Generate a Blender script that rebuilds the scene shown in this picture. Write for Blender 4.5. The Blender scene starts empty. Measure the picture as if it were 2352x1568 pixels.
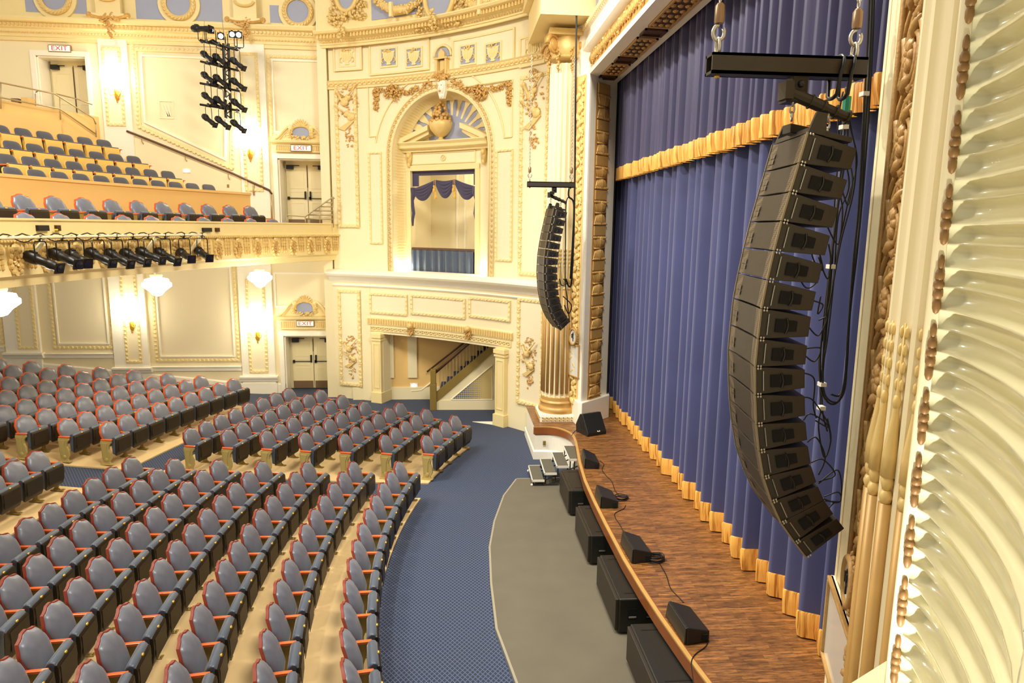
import bpy, math, random
import numpy as np
from mathutils import Matrix, Vector
random.seed(7)
PI = math.pi
SC = bpy.context.scene
COL = SC.collection
# ---------------------------------------------------------------- camera model
F_PX = 1580.0; CX, CY = 1176.0, 784.0; EYE = np.array([0.0, 0.0, 5.8])
def _ray(px, py): return np.array([px-CX, CY-py, -F_PX])
_dn = _ray(1060., 10300.); _dn /= np.linalg.norm(_dn); _up = -_dn
_yy = _ray(1043., 526.); _yy -= _up*_yy.dot(_up); _yy /= np.linalg.norm(_yy)
RM = np.stack([np.cross(_yy, _up), _yy, _up])
def ray(px, py): return RM @ _ray(px, py)
def proj(P):
    v = RM.T @ (np.array(P, float)-EYE)
    if v[2] > -0.2: return (-9999, -9999)
    return (CX+F_PX*v[0]/-v[2], CY-F_PX*v[1]/-v[2])
def atz(px, py, z):
    d = ray(px, py); return d*((z-EYE[2])/d[2])+EYE
def aty(px, py, y):
    d = ray(px, py); return d*(y/d[1])+EYE
def atx(px, py, x):
    d = ray(px, py); return d*(x/d[0])+EYE
def atcyl(px, py, Rr, C=(16.5, 10.2)):
    r = ray(px, py); a = r[0]**2+r[1]**2; b = -2*(r[0]*C[0]+r[1]*C[1]); c = C[0]**2+C[1]**2-Rr**2
    t = (-b+math.sqrt(b*b-4*a*c))/2/a
    return r*t+EYE
cam = bpy.data.cameras.new('camera'); cam.lens = F_PX/2352*36; cam.sensor_width = 36
cam.clip_start = .05; cam.clip_end = 200
co = bpy.data.objects.new('camera', cam); COL.objects.link(co)
M = Matrix.Identity(4)
for i in range(3):
    for j in range(3): M[i][j] = RM[i][j]
M[0][3], M[1][3], M[2][3] = 0, 0, 5.8
co.matrix_world = M; SC.camera = co
SC.view_settings.view_transform = 'Standard'; SC.view_settings.look = 'None'
SC.view_settings.gamma = 1; SC.view_settings.use_curve_mapping = False
# ---------------------------------------------------------------- materials
def srgb(r, g, b):
    f = lambda c: (c/255/12.92) if c/255 <= .04045 else ((c/255+.055)/1.055)**2.4
    return (f(r), f(g), f(b), 1)
MATS = {}
def mat(name, col, rough=.6, metal=0., noise=0., nscale=6., bump=0., bscale=40., sheen=0., emit=None, estr=0., coat=0., col2=None):
    m = bpy.data.materials.new(name); m.use_nodes = True; nt = m.node_tree; N = nt.nodes; L = nt.links
    b = N['Principled BSDF']; c = srgb(*col); b.inputs['Base Color'].default_value = c
    b.inputs['Roughness'].default_value = rough; b.inputs['Metallic'].default_value = metal
    if sheen: b.inputs['Sheen Weight'].default_value = sheen; b.inputs['Sheen Roughness'].default_value = .4
    if coat: b.inputs['Coat Weight'].default_value = coat
    tc = N.new('ShaderNodeTexCoord')
    if noise or col2:
        n = N.new('ShaderNodeTexNoise'); n.inputs['Scale'].default_value = nscale; n.inputs['Detail'].default_value = 3
        L.new(tc.outputs['Object'], n.inputs['Vector'])
        mx = N.new('ShaderNodeMix'); mx.data_type = 'RGBA'
        c2 = srgb(*col2) if col2 else tuple(x*(1-noise) for x in c[:3])+(1,)
        mx.inputs[6].default_value = c; mx.inputs[7].default_value = c2
        L.new(n.outputs['Fac'], mx.inputs[0]); L.new(mx.outputs[2], b.inputs['Base Color'])
    if bump:
        n2 = N.new('ShaderNodeTexNoise'); n2.inputs['Scale'].default_value = bscale; n2.inputs['Detail'].default_value = 4
        L.new(tc.outputs['Object'], n2.inputs['Vector'])
        bp = N.new('ShaderNodeBump'); bp.inputs['Strength'].default_value = bump; bp.inputs['Distance'].default_value = .02
        L.new(n2.outputs['Fac'], bp.inputs['Height']); L.new(bp.outputs['Normal'], b.inputs['Normal'])
    if emit:
        b.inputs['Emission Color'].default_value = srgb(*emit); b.inputs['Emission Strength'].default_value = estr
    MATS[name] = m; return m
cream = mat('cream_plaster', (243, 229, 186), .55, noise=.05, nscale=1.2)
cream_p = mat('pale_panel_plaster', (240, 227, 190), .6, noise=.04, nscale=.8)
creamy = mat('buttery_moulding', (242, 221, 160), .5, noise=.08, nscale=4)
white_p = mat('white_plaster', (247, 240, 220), .45, noise=.03, nscale=2)
goldp = mat('pale_gold_leaf', (238, 206, 132), .45, .1, noise=.22, nscale=9)
gold = mat('gold_leaf', (222, 176, 100), .4, .2, noise=.3, nscale=14, bump=.2)
gold_dk = mat('antique_gold', (200, 156, 90), .5, .05, noise=.35, nscale=10, bump=.3)
goldfl = mat('gold_flute', (208, 164, 92), .4, .15, noise=.25, nscale=5)
bronze = mat('dark_bronze_relief', (92, 56, 24), .45, .4, noise=.4, nscale=12, bump=.4)
bluep = mat('grey_blue_panel', (160, 166, 190), .55, noise=.1, nscale=3)
ochre = mat('ochre_wall_paint', (232, 194, 122), .6, noise=.06, nscale=1)
tanc = mat('tan_concrete', (222, 192, 138), .65, noise=.16, nscale=2.5, bump=.08, bscale=12)
fabric = mat('blue_grey_velvet', (112, 116, 130), .36, sheen=.2, noise=.3, nscale=5)
beadm = mat('dark_gold_bead', (152, 112, 62), .5, .1, noise=.3, nscale=20)
fabric_g = mat('slate_grey_velvet', (74, 74, 84), .7, sheen=.35, noise=.15, nscale=6)
fabric_c = mat('blue_cushion_velvet', (76, 88, 106), .45, sheen=.4, noise=.3, nscale=9)
mahog = mat('mahogany_back_frame', (138, 44, 14), .5, noise=.3, nscale=12)
armw = mat('orange_brown_armrest', (226, 104, 42), .35, noise=.1, nscale=15, coat=.2)
orangew = mat('orange_seat_frame', (212, 84, 28), .45, noise=.15, nscale=12)
olive = mat('olive_gold_metal', (150, 126, 62), .42, .2, noise=.12, nscale=8)
paleolive = mat('pale_gold_end_panel', (190, 170, 104), .4, .15, noise=.12, nscale=8)
panm = mat('dark_seat_pan', (44, 36, 24), .45, noise=.2, nscale=10)
brass = mat('brass_plate', (232, 190, 84), .22, .7)
yellowpan = mat('golden_seat_shell', (222, 182, 92), .45, noise=.06, nscale=4)
blackm = mat('black_metal', (22, 20, 19), .4, .2)
blackp = mat('black_speaker_paint', (44, 36, 26), .5, bump=.1, bscale=200)
blackp2 = mat('black_cabinet_paint', (28, 28, 25), .38, bump=.15, bscale=150)
rubber = mat('black_cable_rubber', (18, 18, 19), .45)
chrome = mat('bright_steel', (200, 196, 186), .22, .9)
steelg = mat('galvanised_steel', (190, 186, 172), .35, .7)
railm = mat('champagne_rail', (178, 158, 118), .35, .4)
darkrail = mat('dark_wood_handrail', (86, 56, 34), .35)
tread = mat('grey_step_tread', (98, 94, 78), .8, noise=.2, nscale=20)
pitm = mat('grey_felt_cover', (108, 101, 84), .9, noise=.28, nscale=1.6, bump=.1, bscale=60)
woodedge = mat('chestnut_wood_edge', (150, 84, 36), .35, noise=.3, nscale=4, coat=.2)
kick = mat('brown_kick_plate', (140, 112, 80), .35, .4)
doorp = mat('pale_door_paint', (238, 224, 178), .5, noise=.04, nscale=3)
darkv = mat('dark_stage_void', (8, 8, 9), .9)
purple = mat('dusky_violet_drape', (66, 60, 88), .7, sheen=.4, noise=.15, nscale=8)
tassel = mat('gold_tassel', (228, 178, 84), .6, bump=.3, bscale=120)
mirror = mat('pale_mirror_glass', (236, 238, 226), .12, .3)
shell = mat('ivory_gloss_plaster', (243, 236, 190), .33, noise=.2, nscale=5, coat=.5, bump=.12, bscale=9)
redm = mat('red_label', (200, 60, 50), .5)
glowwarm = mat('glowing_warm_glass', (255, 250, 235), .3, emit=(255, 246, 222), estr=14.)
glowbulb = mat('glowing_lamp_lens', (255, 255, 255), .3, emit=(250, 252, 255), estr=16.)
glowblue = mat('glowing_blue_step_lens', (240, 240, 255), .3, emit=(226, 226, 255), estr=5.)
glowsign = mat('lit_sign_face', (222, 236, 226), .3, emit=(240, 250, 240), estr=.35)
railg = mat('dusty_grille_rail', (140, 128, 102), .5, .2)
badgem = mat('faded_badge', (96, 84, 66), .6)
redtxt = mat('red_sign_letter', (205, 60, 50), .5, emit=(210, 60, 50), estr=.2)
tealtape = mat('green_tape', (20, 140, 110), .5)
whitetape = mat('white_tape', (235, 230, 215), .5)
bluelens = mat('blue_front_lens', (20, 22, 40), .15)

def carpet_mat():
    m = bpy.data.materials.new('navy_lattice_carpet'); m.use_nodes = True; nt = m.node_tree; N = nt.nodes; L = nt.links
    b = N['Principled BSDF']; b.inputs['Roughness'].default_value = .9
    tc = N.new('ShaderNodeTexCoord'); sp = N.new('ShaderNodeSeparateXYZ'); L.new(tc.outputs['Object'], sp.inputs[0])
    def math_(op, a, c=None, v=None):
        n = N.new('ShaderNodeMath'); n.operation = op
        for i, s in enumerate((a, c)):
            if s is None: continue
            if isinstance(s, (int, float)): n.inputs[i].default_value = s
            else: L.new(s, n.inputs[i])
        return n.outputs[0]
    X, Y = sp.outputs[0], sp.outputs[1]
    w = 1/.048
    outs = []
    for s in (1, -1):
        a = math_('ADD', math_('MULTIPLY', X, w*.72), math_('MULTIPLY', Y, s*w*.5))
        fr = math_('FRACT', a); d = math_('ABSOLUTE', math_('SUBTRACT', fr, .5))
        outs.append(math_('GREATER_THAN', d, .40))
    lat = math_('MAXIMUM', outs[0], outs[1])
    n = N.new('ShaderNodeTexNoise'); n.inputs['Scale'].default_value = 1.1; n.inputs['Detail'].default_value = 5
    L.new(tc.outputs['Object'], n.inputs['Vector'])
    cr = N.new('ShaderNodeMix'); cr.data_type = 'RGBA'; cr.inputs[6].default_value = srgb(34, 46, 74); cr.inputs[7].default_value = srgb(44, 48, 58)
    L.new(n.outputs['Fac'], cr.inputs[0])
    mx = N.new('ShaderNodeMix'); mx.data_type = 'RGBA'; mx.inputs[7].default_value = srgb(80, 92, 118)
    L.new(lat, mx.inputs[0]); L.new(cr.outputs[2], mx.inputs[6]); L.new(mx.outputs[2], b.inputs['Base Color'])
    return m
carpet = carpet_mat()
def plank_mat():
    m = bpy.data.materials.new('stained_plank_floor'); m.use_nodes = True; nt = m.node_tree; N = nt.nodes; L = nt.links
    b = N['Principled BSDF']; b.inputs['Roughness'].default_value = .42; b.inputs['Coat Weight'].default_value = .15
    tc = N.new('ShaderNodeTexCoord'); mp = N.new('ShaderNodeMapping'); L.new(tc.outputs['Object'], mp.inputs['Vector'])
    mp.inputs['Rotation'].default_value = (0, 0, 0.0)
    bk = N.new('ShaderNodeTexBrick'); bk.inputs['Scale'].default_value = 1; bk.inputs['Mortar Size'].default_value = .0012
    bk.inputs['Brick Width'].default_value = .42; bk.inputs['Row Height'].default_value = .06
    bk.inputs['Color1'].default_value = srgb(158, 110, 60); bk.inputs['Color2'].default_value = srgb(118, 79, 42); bk.inputs['Mortar'].default_value = srgb(40, 24, 14)
    bk.offset = .37; bk.inputs['Bias'].default_value = 0
    L.new(mp.outputs[0], bk.inputs['Vector'])
    mp2 = N.new('ShaderNodeMapping'); mp2.inputs['Scale'].default_value = (3, 22, 3); L.new(tc.outputs['Object'], mp2.inputs['Vector'])
    n = N.new('ShaderNodeTexNoise'); n.inputs['Scale'].default_value = 1.6; n.inputs['Detail'].default_value = 6; n.inputs['Roughness'].default_value = .7
    L.new(mp2.outputs[0], n.inputs['Vector'])
    cr = N.new('ShaderNodeValToRGB'); cr.color_ramp.elements[0].position = .36; cr.color_ramp.elements[0].color = (.30, .28, .26, 1)
    cr.color_ramp.elements[1].position = .62; cr.color_ramp.elements[1].color = (1.25, 1.15, 1.05, 1); L.new(n.outputs['Fac'], cr.inputs[0])
    mx = N.new('ShaderNodeMix'); mx.data_type = 'RGBA'; mx.blend_type = 'MULTIPLY'; mx.inputs[0].default_value = 1
    L.new(bk.outputs['Color'], mx.inputs[6]); L.new(cr.outputs[0], mx.inputs[7]); L.new(mx.outputs[2], b.inputs['Base Color'])
    return m
plank = plank_mat()
def velvet_curtain():
    m = mat('royal_blue_velvet', (72, 78, 126), .5, sheen=.8, noise=.3, nscale=1.3)
    return m
blueV = velvet_curtain()
valV = mat('violet_blue_velvet', (64, 60, 100), .5, sheen=.8, noise=.3, nscale=1.3)
def fringe_mat():
    m = bpy.data.materials.new('bullion_fringe'); m.use_nodes = True; nt = m.node_tree; N = nt.nodes; L = nt.links
    b = N['Principled BSDF']; b.inputs['Roughness'].default_value = .5
    tc = N.new('ShaderNodeTexCoord'); mp = N.new('ShaderNodeMapping'); mp.inputs['Scale'].default_value = (1, 60, 1.2)
    L.new(tc.outputs['Object'], mp.inputs['Vector'])
    n = N.new('ShaderNodeTexNoise'); n.inputs['Scale'].default_value = 1; n.inputs['Detail'].default_value = 3; L.new(mp.outputs[0], n.inputs['Vector'])
    cr = N.new('ShaderNodeValToRGB'); cr.color_ramp.elements[0].position = .36; cr.color_ramp.elements[0].color = srgb(176, 112, 30)
    cr.color_ramp.elements[1].position = .5; cr.color_ramp.elements[1].color = srgb(246, 186, 88); L.new(n.outputs['Fac'], cr.inputs[0])
    L.new(cr.outputs[0], b.inputs['Base Color'])
    bp = N.new('ShaderNodeBump'); bp.inputs['Strength'].default_value = .7; bp.inputs['Distance'].default_value = .02
    L.new(n.outputs['Fac'], bp.inputs['Height']); L.new(bp.outputs['Normal'], b.inputs['Normal'])
    return m
fringe = fringe_mat()
def grille_mat(name='perforated_speaker_grille'):
    m = bpy.data.materials.new(name); m.use_nodes = True; nt = m.node_tree; N = nt.nodes; L = nt.links
    b = N['Principled BSDF']; b.inputs['Roughness'].default_value = .5; b.inputs['Metallic'].default_value = .3
    tc = N.new('ShaderNodeTexCoord'); sp = N.new('ShaderNodeSeparateXYZ'); L.new(tc.outputs['Object'], sp.inputs[0])
    w = N.new('ShaderNodeTexVoronoi'); w.inputs['Scale'].default_value = 75; w.inputs['Randomness'].default_value = 0
    L.new(tc.outputs['Object'], w.inputs['Vector'])
    cr = N.new('ShaderNodeValToRGB'); cr.color_ramp.elements[0].position = .3; cr.color_ramp.elements[0].color = srgb(16, 13, 10)
    cr.color_ramp.elements[1].position = .5; cr.color_ramp.elements[1].color = srgb(112, 98, 78); L.new(w.outputs['Distance'], cr.inputs[0])
    L.new(cr.outputs[0], b.inputs['Base Color'])
    return m
grille = grille_mat()
def lattice_mat():
    m = bpy.data.materials.new('pierced_blue_lattice'); m.use_nodes = True; nt = m.node_tree; N = nt.nodes; L = nt.links
    b = N['Principled BSDF']; b.inputs['Roughness'].default_value = .5
    tc = N.new('ShaderNodeTexCoord')
    w = N.new('ShaderNodeTexVoronoi'); w.inputs['Scale'].default_value = 16; w.inputs['Randomness'].default_value = 0
    L.new(tc.outputs['Object'], w.inputs['Vector'])
    cr = N.new('ShaderNodeValToRGB'); cr.color_ramp.interpolation = 'CONSTANT'; cr.color_ramp.elements[0].color = srgb(74, 96, 140)
    cr.color_ramp.elements[1].position = .42; cr.color_ramp.elements[1].color = srgb(206, 182, 120); L.new(w.outputs['Distance'], cr.inputs[0])
    L.new(cr.outputs[0], b.inputs['Base Color'])
    return m
lattice = lattice_mat()
# ---------------------------------------------------------------- mesh builder
class MB:
    def __init__(s): s.v = []; s.f = []
    def add(s, vs, fs):
        o = len(s.v); s.v += [tuple(float(c) for c in p) for p in vs]; s.f += [tuple(i+o for i in f) for f in fs]; return s
    def box(s, a, b, T=None):
        x0, y0, z0 = [min(p, q) for p, q in zip(a, b)]; x1, y1, z1 = [max(p, q) for p, q in zip(a, b)]
        vs = [(x0,y0,z0),(x1,y0,z0),(x1,y1,z0),(x0,y1,z0),(x0,y0,z1),(x1,y0,z1),(x1,y1,z1),(x0,y1,z1)]
        if T: vs = [T(*p) for p in vs]
        return s.add(vs, [(0,3,2,1),(4,5,6,7),(0,1,5,4),(1,2,6,5),(2,3,7,6),(3,0,4,7)])
    def hexa(s, vs): return s.add(vs, [(0,3,2,1),(4,5,6,7),(0,1,5,4),(1,2,6,5),(2,3,7,6),(3,0,4,7)])
    def loft(s, rings, closed=True, cap0=True, cap1=True):
        n = len(rings[0]); o = len(s.v); fs = []
        vs = [p for r in rings for p in r]
        for i in range(len(rings)-1):
            for j in range(n if closed else n-1):
                k = (j+1) % n; fs.append((i*n+j, i*n+k, (i+1)*n+k, (i+1)*n+j))
        if closed and cap0: fs.append(tuple(range(n-1, -1, -1)))
        if closed and cap1: fs.append(tuple((len(rings)-1)*n+j for j in range(n)))
        return s.add(vs, fs)
    def tube(s, pts, r, n=8, cap=True, closed=False):
        pts = [np.array(p, float) for p in pts]; rings = []; m = len(pts); prev = None
        for i, p in enumerate(pts):
            if closed: d = pts[(i+1) % m]-pts[i-1]
            else: d = pts[min(i+1, m-1)]-pts[max(i-1, 0)]
            d = d/(np.linalg.norm(d)+1e-12)
            if prev is None:
                a = np.array([0, 0, 1.]) if abs(d[2]) < .9 else np.array([1., 0, 0])
                u = np.cross(d, a)
            else: u = prev-d*prev.dot(d)
            u /= np.linalg.norm(u)+1e-12; prev = u; w = np.cross(d, u)
            rr = r[i] if isinstance(r, (list, tuple)) else r
            rings.append([p+rr*(math.cos(2*PI*k/n)*u+math.sin(2*PI*k/n)*w) for k in range(n)])
        if closed: rings.append(rings[0]); return s.loft(rings, True, False, False)
        return s.loft(rings, True, cap, cap)
    def lathe(s, prof, c=(0, 0, 0), n=24, T=None, fl=None, a0=0, a1=2*PI, nfl=24):
        rings = []; full = abs(a1-a0-2*PI) < 1e-6; m = n if full else n+1
        for r, z in prof:
            ring = []
            for k in range(m):
                a = a0+(a1-a0)*k/n; rr = r
                if fl: rr = fl(r, a, z)
                p = (c[0]+rr*math.cos(a), c[1]+rr*math.sin(a), c[2]+z)
                ring.append(T(*p) if T else p)
            rings.append(ring)
        return s.loft(rings, full, True, True)
    def blob(s, c, ax, n=6, m=4):
        c = np.array(c, float); A = [np.array(a, float) for a in ax]; rings = []
        top = c+A[2]; bot = c-A[2]; vs = [bot]
        for i in range(1, m):
            t = -PI/2+PI*i/m
            for k in range(n):
                a = 2*PI*k/n; vs.append(c+A[0]*math.cos(t)*math.cos(a)+A[1]*math.cos(t)*math.sin(a)+A[2]*math.sin(t))
        vs.append(top); fs = []
        for k in range(n): fs.append((0, 1+(k+1) % n, 1+k))
        for i in range(m-2):
            for k in range(n): fs.append((1+i*n+k, 1+i*n+(k+1) % n, 1+(i+1)*n+(k+1) % n, 1+(i+1)*n+k))
        e = len(vs)-1
        for k in range(n): fs.append((e, 1+(m-2)*n+k, 1+(m-2)*n+(k+1) % n))
        return s.add(vs, fs)
    def prism(s, poly, d0, d1, T):
        n = len(poly); vs = [T(p[0], p[1], d0) for p in poly]+[T(p[0], p[1], d1) for p in poly]
        fs = [tuple(range(n-1, -1, -1)), tuple(range(n, 2*n))]+[(i, (i+1) % n, n+(i+1) % n, n+i) for i in range(n)]
        return s.add(vs, fs)
    def build(s, name, m, parent=None, smooth=False, bevel=0, auto=None):
        me = bpy.data.meshes.new(name); me.from_pydata(s.v, [], s.f); me.update()
        import bmesh
        bm = bmesh.new(); bm.from_mesh(me); bmesh.ops.recalc_face_normals(bm, faces=bm.faces[:]); bm.to_mesh(me); bm.free()
        me.materials.append(m)
        if smooth:
            me.polygons.foreach_set('use_smooth', [True]*len(me.polygons))
            if auto is not None: me.set_sharp_from_angle(angle=math.radians(auto))
        o = bpy.data.objects.new(name, me); COL.objects.link(o)
        if parent: o.parent = parent
        if bevel:
            md = o.modifiers.new('bevel', 'BEVEL'); md.width = bevel; md.segments = 2; md.limit_method = 'ANGLE'
        return o
def tag(o, label=None, cat=None, group=None, kind=None):
    if label: o['label'] = label
    if cat: o['category'] = cat
    if group: o['group'] = group
    if kind: o['kind'] = kind
    return o
def struct(o, label=None, cat=None): return tag(o, label, cat, None, 'structure')
def empty(name, loc=(0, 0, 0), rz=0., label=None, cat=None, group=None):
    o = bpy.data.objects.new(name, None); o.empty_display_size = .1; COL.objects.link(o)
    o.location = loc; o.rotation_euler = (0, 0, rz); tag(o, label, cat, group); return o
def kids(o): return [c for c in bpy.data.objects if c.parent == o]
def recenter(o):
    """origin of a one-mesh thing to its own centre-bottom"""
    vs = [v.co for v in o.data.vertices]; x = sum(v.x for v in vs)/len(vs); y = sum(v.y for v in vs)/len(vs); z = min(v.z for v in vs)
    for v in o.data.vertices: v.co -= Vector((x, y, z))
    o.location = Vector((x, y, z)); return o
# ---------------------------------------------------------------- wall frames
class Plane:
    """vertical plan line a->b, u along, o towards the house (camera side)"""
    def __init__(s, a, b, flip=False):
        s.a = np.array(a, float); d = np.array(b, float)-s.a; s.L = np.linalg.norm(d); s.d = d/s.L
        n = np.array([-s.d[1], s.d[0]])
        if n.dot(-s.a) < 0: n = -n
        s.n = n
    def P(s, u, z, o=0):
        p = s.a+s.d*u+s.n*o; return (p[0], p[1], z)
    def uz(s, px, py, o=0):
        r = ray(px, py); q = s.a+s.n*o; t = q.dot(s.n)/(r[:2].dot(s.n)); P = r*t+EYE
        return float((P[:2]-q).dot(s.d)), float(P[2])
    nseg = staticmethod(lambda L: 1)
class Arc:
    """concave plan arc through chord a->b bowing away from the camera by sag"""
    def __init__(s, a, b, sag):
        a = np.array(a, float); b = np.array(b, float); c = (b-a)/2; h = np.linalg.norm(c); s.R = (h*h+sag*sag)/(2*sag)
        n = np.array([-c[1], c[0]])/h
        if n.dot(-(a+b)/2) < 0: n = -n
        s.C = (a+b)/2+n*(s.R-sag); v = a-s.C; s.t0 = math.atan2(v[1], v[0]); w = b-s.C; t1 = math.atan2(w[1], w[0])
        dt = (t1-s.t0+PI) % (2*PI)-PI; s.sg = 1 if dt > 0 else -1; s.L = abs(dt)*s.R
    def P(s, u, z, o=0):
        t = s.t0+s.sg*u/s.R; r = s.R-o; return (s.C[0]+r*math.cos(t), s.C[1]+r*math.sin(t), z)
    def uz(s, px, py, o=0):
        r = ray(px, py); Rr = s.R-o; a = r[0]**2+r[1]**2; b = -2*(r[0]*s.C[0]+r[1]*s.C[1]); c = s.C.dot(s.C)-Rr**2
        t = (-b+math.sqrt(max(0, b*b-4*a*c)))/2/a; P = r*t+EYE; ang = math.atan2(P[1]-s.C[1], P[0]-s.C[0])
        dt = (ang-s.t0+PI) % (2*PI)-PI
        return float(dt*s.sg*s.R), float(P[2])
    nseg = staticmethod(lambda L: max(1, int(L/.35)+1))
def fbox(mb, F, u0, u1, z0, z1, o0, o1):
    """solid strip following frame F; z0,z1 may be functions of u"""
    n = F.nseg(abs(u1-u0)); rings = []
    for i in range(n+1):
        u = u0+(u1-u0)*i/n; a = z0(u) if callable(z0) else z0; b = z1(u) if callable(z1) else z1
        rings.append([F.P(u, a, o0), F.P(u, a, o1), F.P(u, b, o1), F.P(u, b, o0)])
    mb.loft(rings); return mb
def fprof(mb, F, u0, u1, prof):
    """moulding: profile [(o,z)...] swept along u"""
    n = F.nseg(abs(u1-u0)); mb.loft([[F.P(u0+(u1-u0)*i/n, z, o) for o, z in prof] for i in range(n+1)]); return mb
def fpoly(mb, F, poly, o0, o1): mb.prism(poly, o0, o1, lambda u, z, o: F.P(u, z, o)); return mb
def fborder(mb, F, u0, z0, u1, z1, w, o0, o1):
    fbox(mb, F, u0, u1, z0, z0+w, o0, o1); fbox(mb, F, u0, u1, z1-w, z1, o0, o1)
    fbox(mb, F, u0, u0+w, z0+w, z1-w, o0, o1); fbox(mb, F, u1-w, u1, z0+w, z1-w, o0, o1); return mb
def fblob(mb, F, u, z, o, ru, rz, ro, rot=0, n=6, m=4):
    c = np.array(F.P(u, z, o)); e = np.array(F.P(u+.01, z, o))-c; e /= np.linalg.norm(e)
    w = np.array([0, 0, 1.]); k = np.array(F.P(u, z, o+.01))-c; k /= np.linalg.norm(k)
    a = e*math.cos(rot)+w*math.sin(rot); b = -e*math.sin(rot)+w*math.cos(rot)
    mb.blob(c, [a*ru, k*ro, b*rz], n, m); return mb
def frow(mb, F, pts, step, fn):
    """call fn(u,z,angle,index) at equal steps along a polyline of (u,z)"""
    k = 0; acc = 0.
    for (a, b), (c, d) in zip(pts, pts[1:]):
        L = math.hypot(c-a, d-b)
        if L < 1e-6: continue
        t = acc
        while t < L:
            fn(a+(c-a)*t/L, b+(d-b)*t/L, math.atan2(d-b, c-a), k); t += step; k += 1
        acc = t-L
def leafrow(mb, F, pts, step, w, o, ro=.02):
    frow(mb, F, pts, step, lambda u, z, a, k: (fblob(mb, F, u, z, o, step*.42, w*.34, ro, a+.5, 5, 3), fblob(mb, F, u+w*.2*math.sin(a), z-w*.2*math.cos(a)*(1 if k % 2 else -1), o, step*.3, w*.2, ro*.8, a-.6, 5, 3)))
def tubeF(mb, F, pts, r, o, n=6): mb.tube([F.P(u, z, o) for u, z in pts], r, n)
def cluster(mb, F, u, z, o, ru, rz, n, sz=.05, seed=0, depth=.06):
    rr = random.Random(seed)
    for i in range(n):
        a = rr.uniform(0, 2*PI); q = math.sqrt(rr.random())
        fblob(mb, F, u+ru*q*math.cos(a), z+rz*q*math.sin(a), o+rr.uniform(0, depth)*(1-q*.6), sz*rr.uniform(.5, 1.1), sz*rr.uniform(.25, .6), sz*.45, rr.uniform(0, PI), 5, 3)
def arcpts(cu, cz, r, a0, a1, n=24, rz=None):
    rz = rz or r
    return [(cu+r*math.cos(a0+(a1-a0)*i/n), cz+rz*math.sin(a0+(a1-a0)*i/n)) for i in range(n+1)]
def lamp(name, kind, loc, power, size=.3, color=(1, .93, .8), target=None, spot=None, blend=.5):
    l = bpy.data.lights.new(name, kind); l.energy = power; l.color = color
    if kind == 'AREA': l.size = size
    else: l.shadow_soft_size = size
    if spot: l.spot_size = math.radians(spot); l.spot_blend = blend
    o = bpy.data.objects.new(name, l); COL.objects.link(o); o.location = loc
    if target is not None:
        d = Vector(target)-Vector(loc); o.rotation_euler = d.to_track_quat('-Z', 'Y').to_euler()
    return o
# ================================================================ GROUND FLOOR
CYR = 10.34
def rowc(k):
    if k <= 6.4: return 15.37+.522*k, 16.716+1.444*k
    return 19.4, 28.1+.87*(k-8)
def rowx(k, y):
    cx, Rr = rowc(k); return cx-math.sqrt(Rr*Rr-(y-CYR)**2)
def fl(x, y): return max(0., (math.hypot(x-19.4, min(y, 21.2)-10.3)-26.85)*.118-.07*max(0, y-21.2))
nx, ny = 62, 40; X0, X1, Y0, Y1 = -17., 5.2, -3., 25.2
mb = MB(); vs = []; fs = []
for i in range(nx+1):
    for j in range(ny+1):
        x = X0+(X1-X0)*i/nx; y = Y0+(Y1-Y0)*j/ny; vs.append((x, y, fl(x, y)))
for i in range(nx):
    for j in range(ny): a = i*(ny+1)+j; fs.append((a, a+ny+1, a+ny+2, a+1))
mb.add(vs, fs); struct(mb.build('floor', carpet), 'navy lattice-patterned carpet covering aisles and floor')
def pad(k0, k1, ylo, yhi, label, kb=0):
    mb = MB(); n = max(2, int((k1-k0)*3)); m = 26; top = []; bot = []
    for i in range(n+1):
        k = k0+(k1-k0)*i/n; a, b = ylo(k), yhi(k)
        for j in range(m+1):
            y = a+(b-a)*j/m; x = rowx(k, y); z = fl(x, y); top.append((x, y, z+.03)); bot.append((x, y, z-.06))
    N = len(top); f = []
    for i in range(n):
        for j in range(m):
            a = i*(m+1)+j; f.append((a, a+1, a+m+2, a+m+1)); f.append((N+a, N+a+m+1, N+a+m+2, N+a+1))
    edge = [j for j in range(m+1)]+[i*(m+1)+m for i in range(1, n+1)]+[n*(m+1)+j for j in range(m-1, -1, -1)]+[i*(m+1) for i in range(n-1, 0, -1)]
    for a, b in zip(edge, edge[1:]+edge[:1]): f.append((a, b, N+b, N+a))
    mb.add(top+bot, f); return struct(mb.build('floor', tanc), label)
def lerp(tab):
    return lambda k: float(np.interp(k, range(len(tab)), tab))
endA = lerp([14.05, 14.09, 14.13, 14.21, 14.33, 14.46, 14.60]); endB = lerp([15.26, 15.35, 15.47, 15.62, 15.80, 15.94, 16.12])
nB = [4, 5, 6, 6, 7, 8, 8]
pad(-.18, 6.6, lambda k: 2.5, lambda k: endA(k)+.12+.0*k, 'tan concrete seating floor of the near front block')
pad(-.08, 6.6, lambda k: endB(k)-.22, lambda k: endB(k)+nB[min(6, max(0, int(round(k))))]*.605*(1-.03*max(0, 4-k)*0)*.93+.1, 'tan concrete seating floor of the far front block')
pad(7.42, 18, lambda k: 16.0-.03*(k-8), lambda k: 21.6, 'tan sloping concrete seating floor of the rear side block')
pad(7.45, 14, lambda k: 10.5, lambda k: 14.85, 'tan concrete seating floor of the rear centre block')

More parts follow.
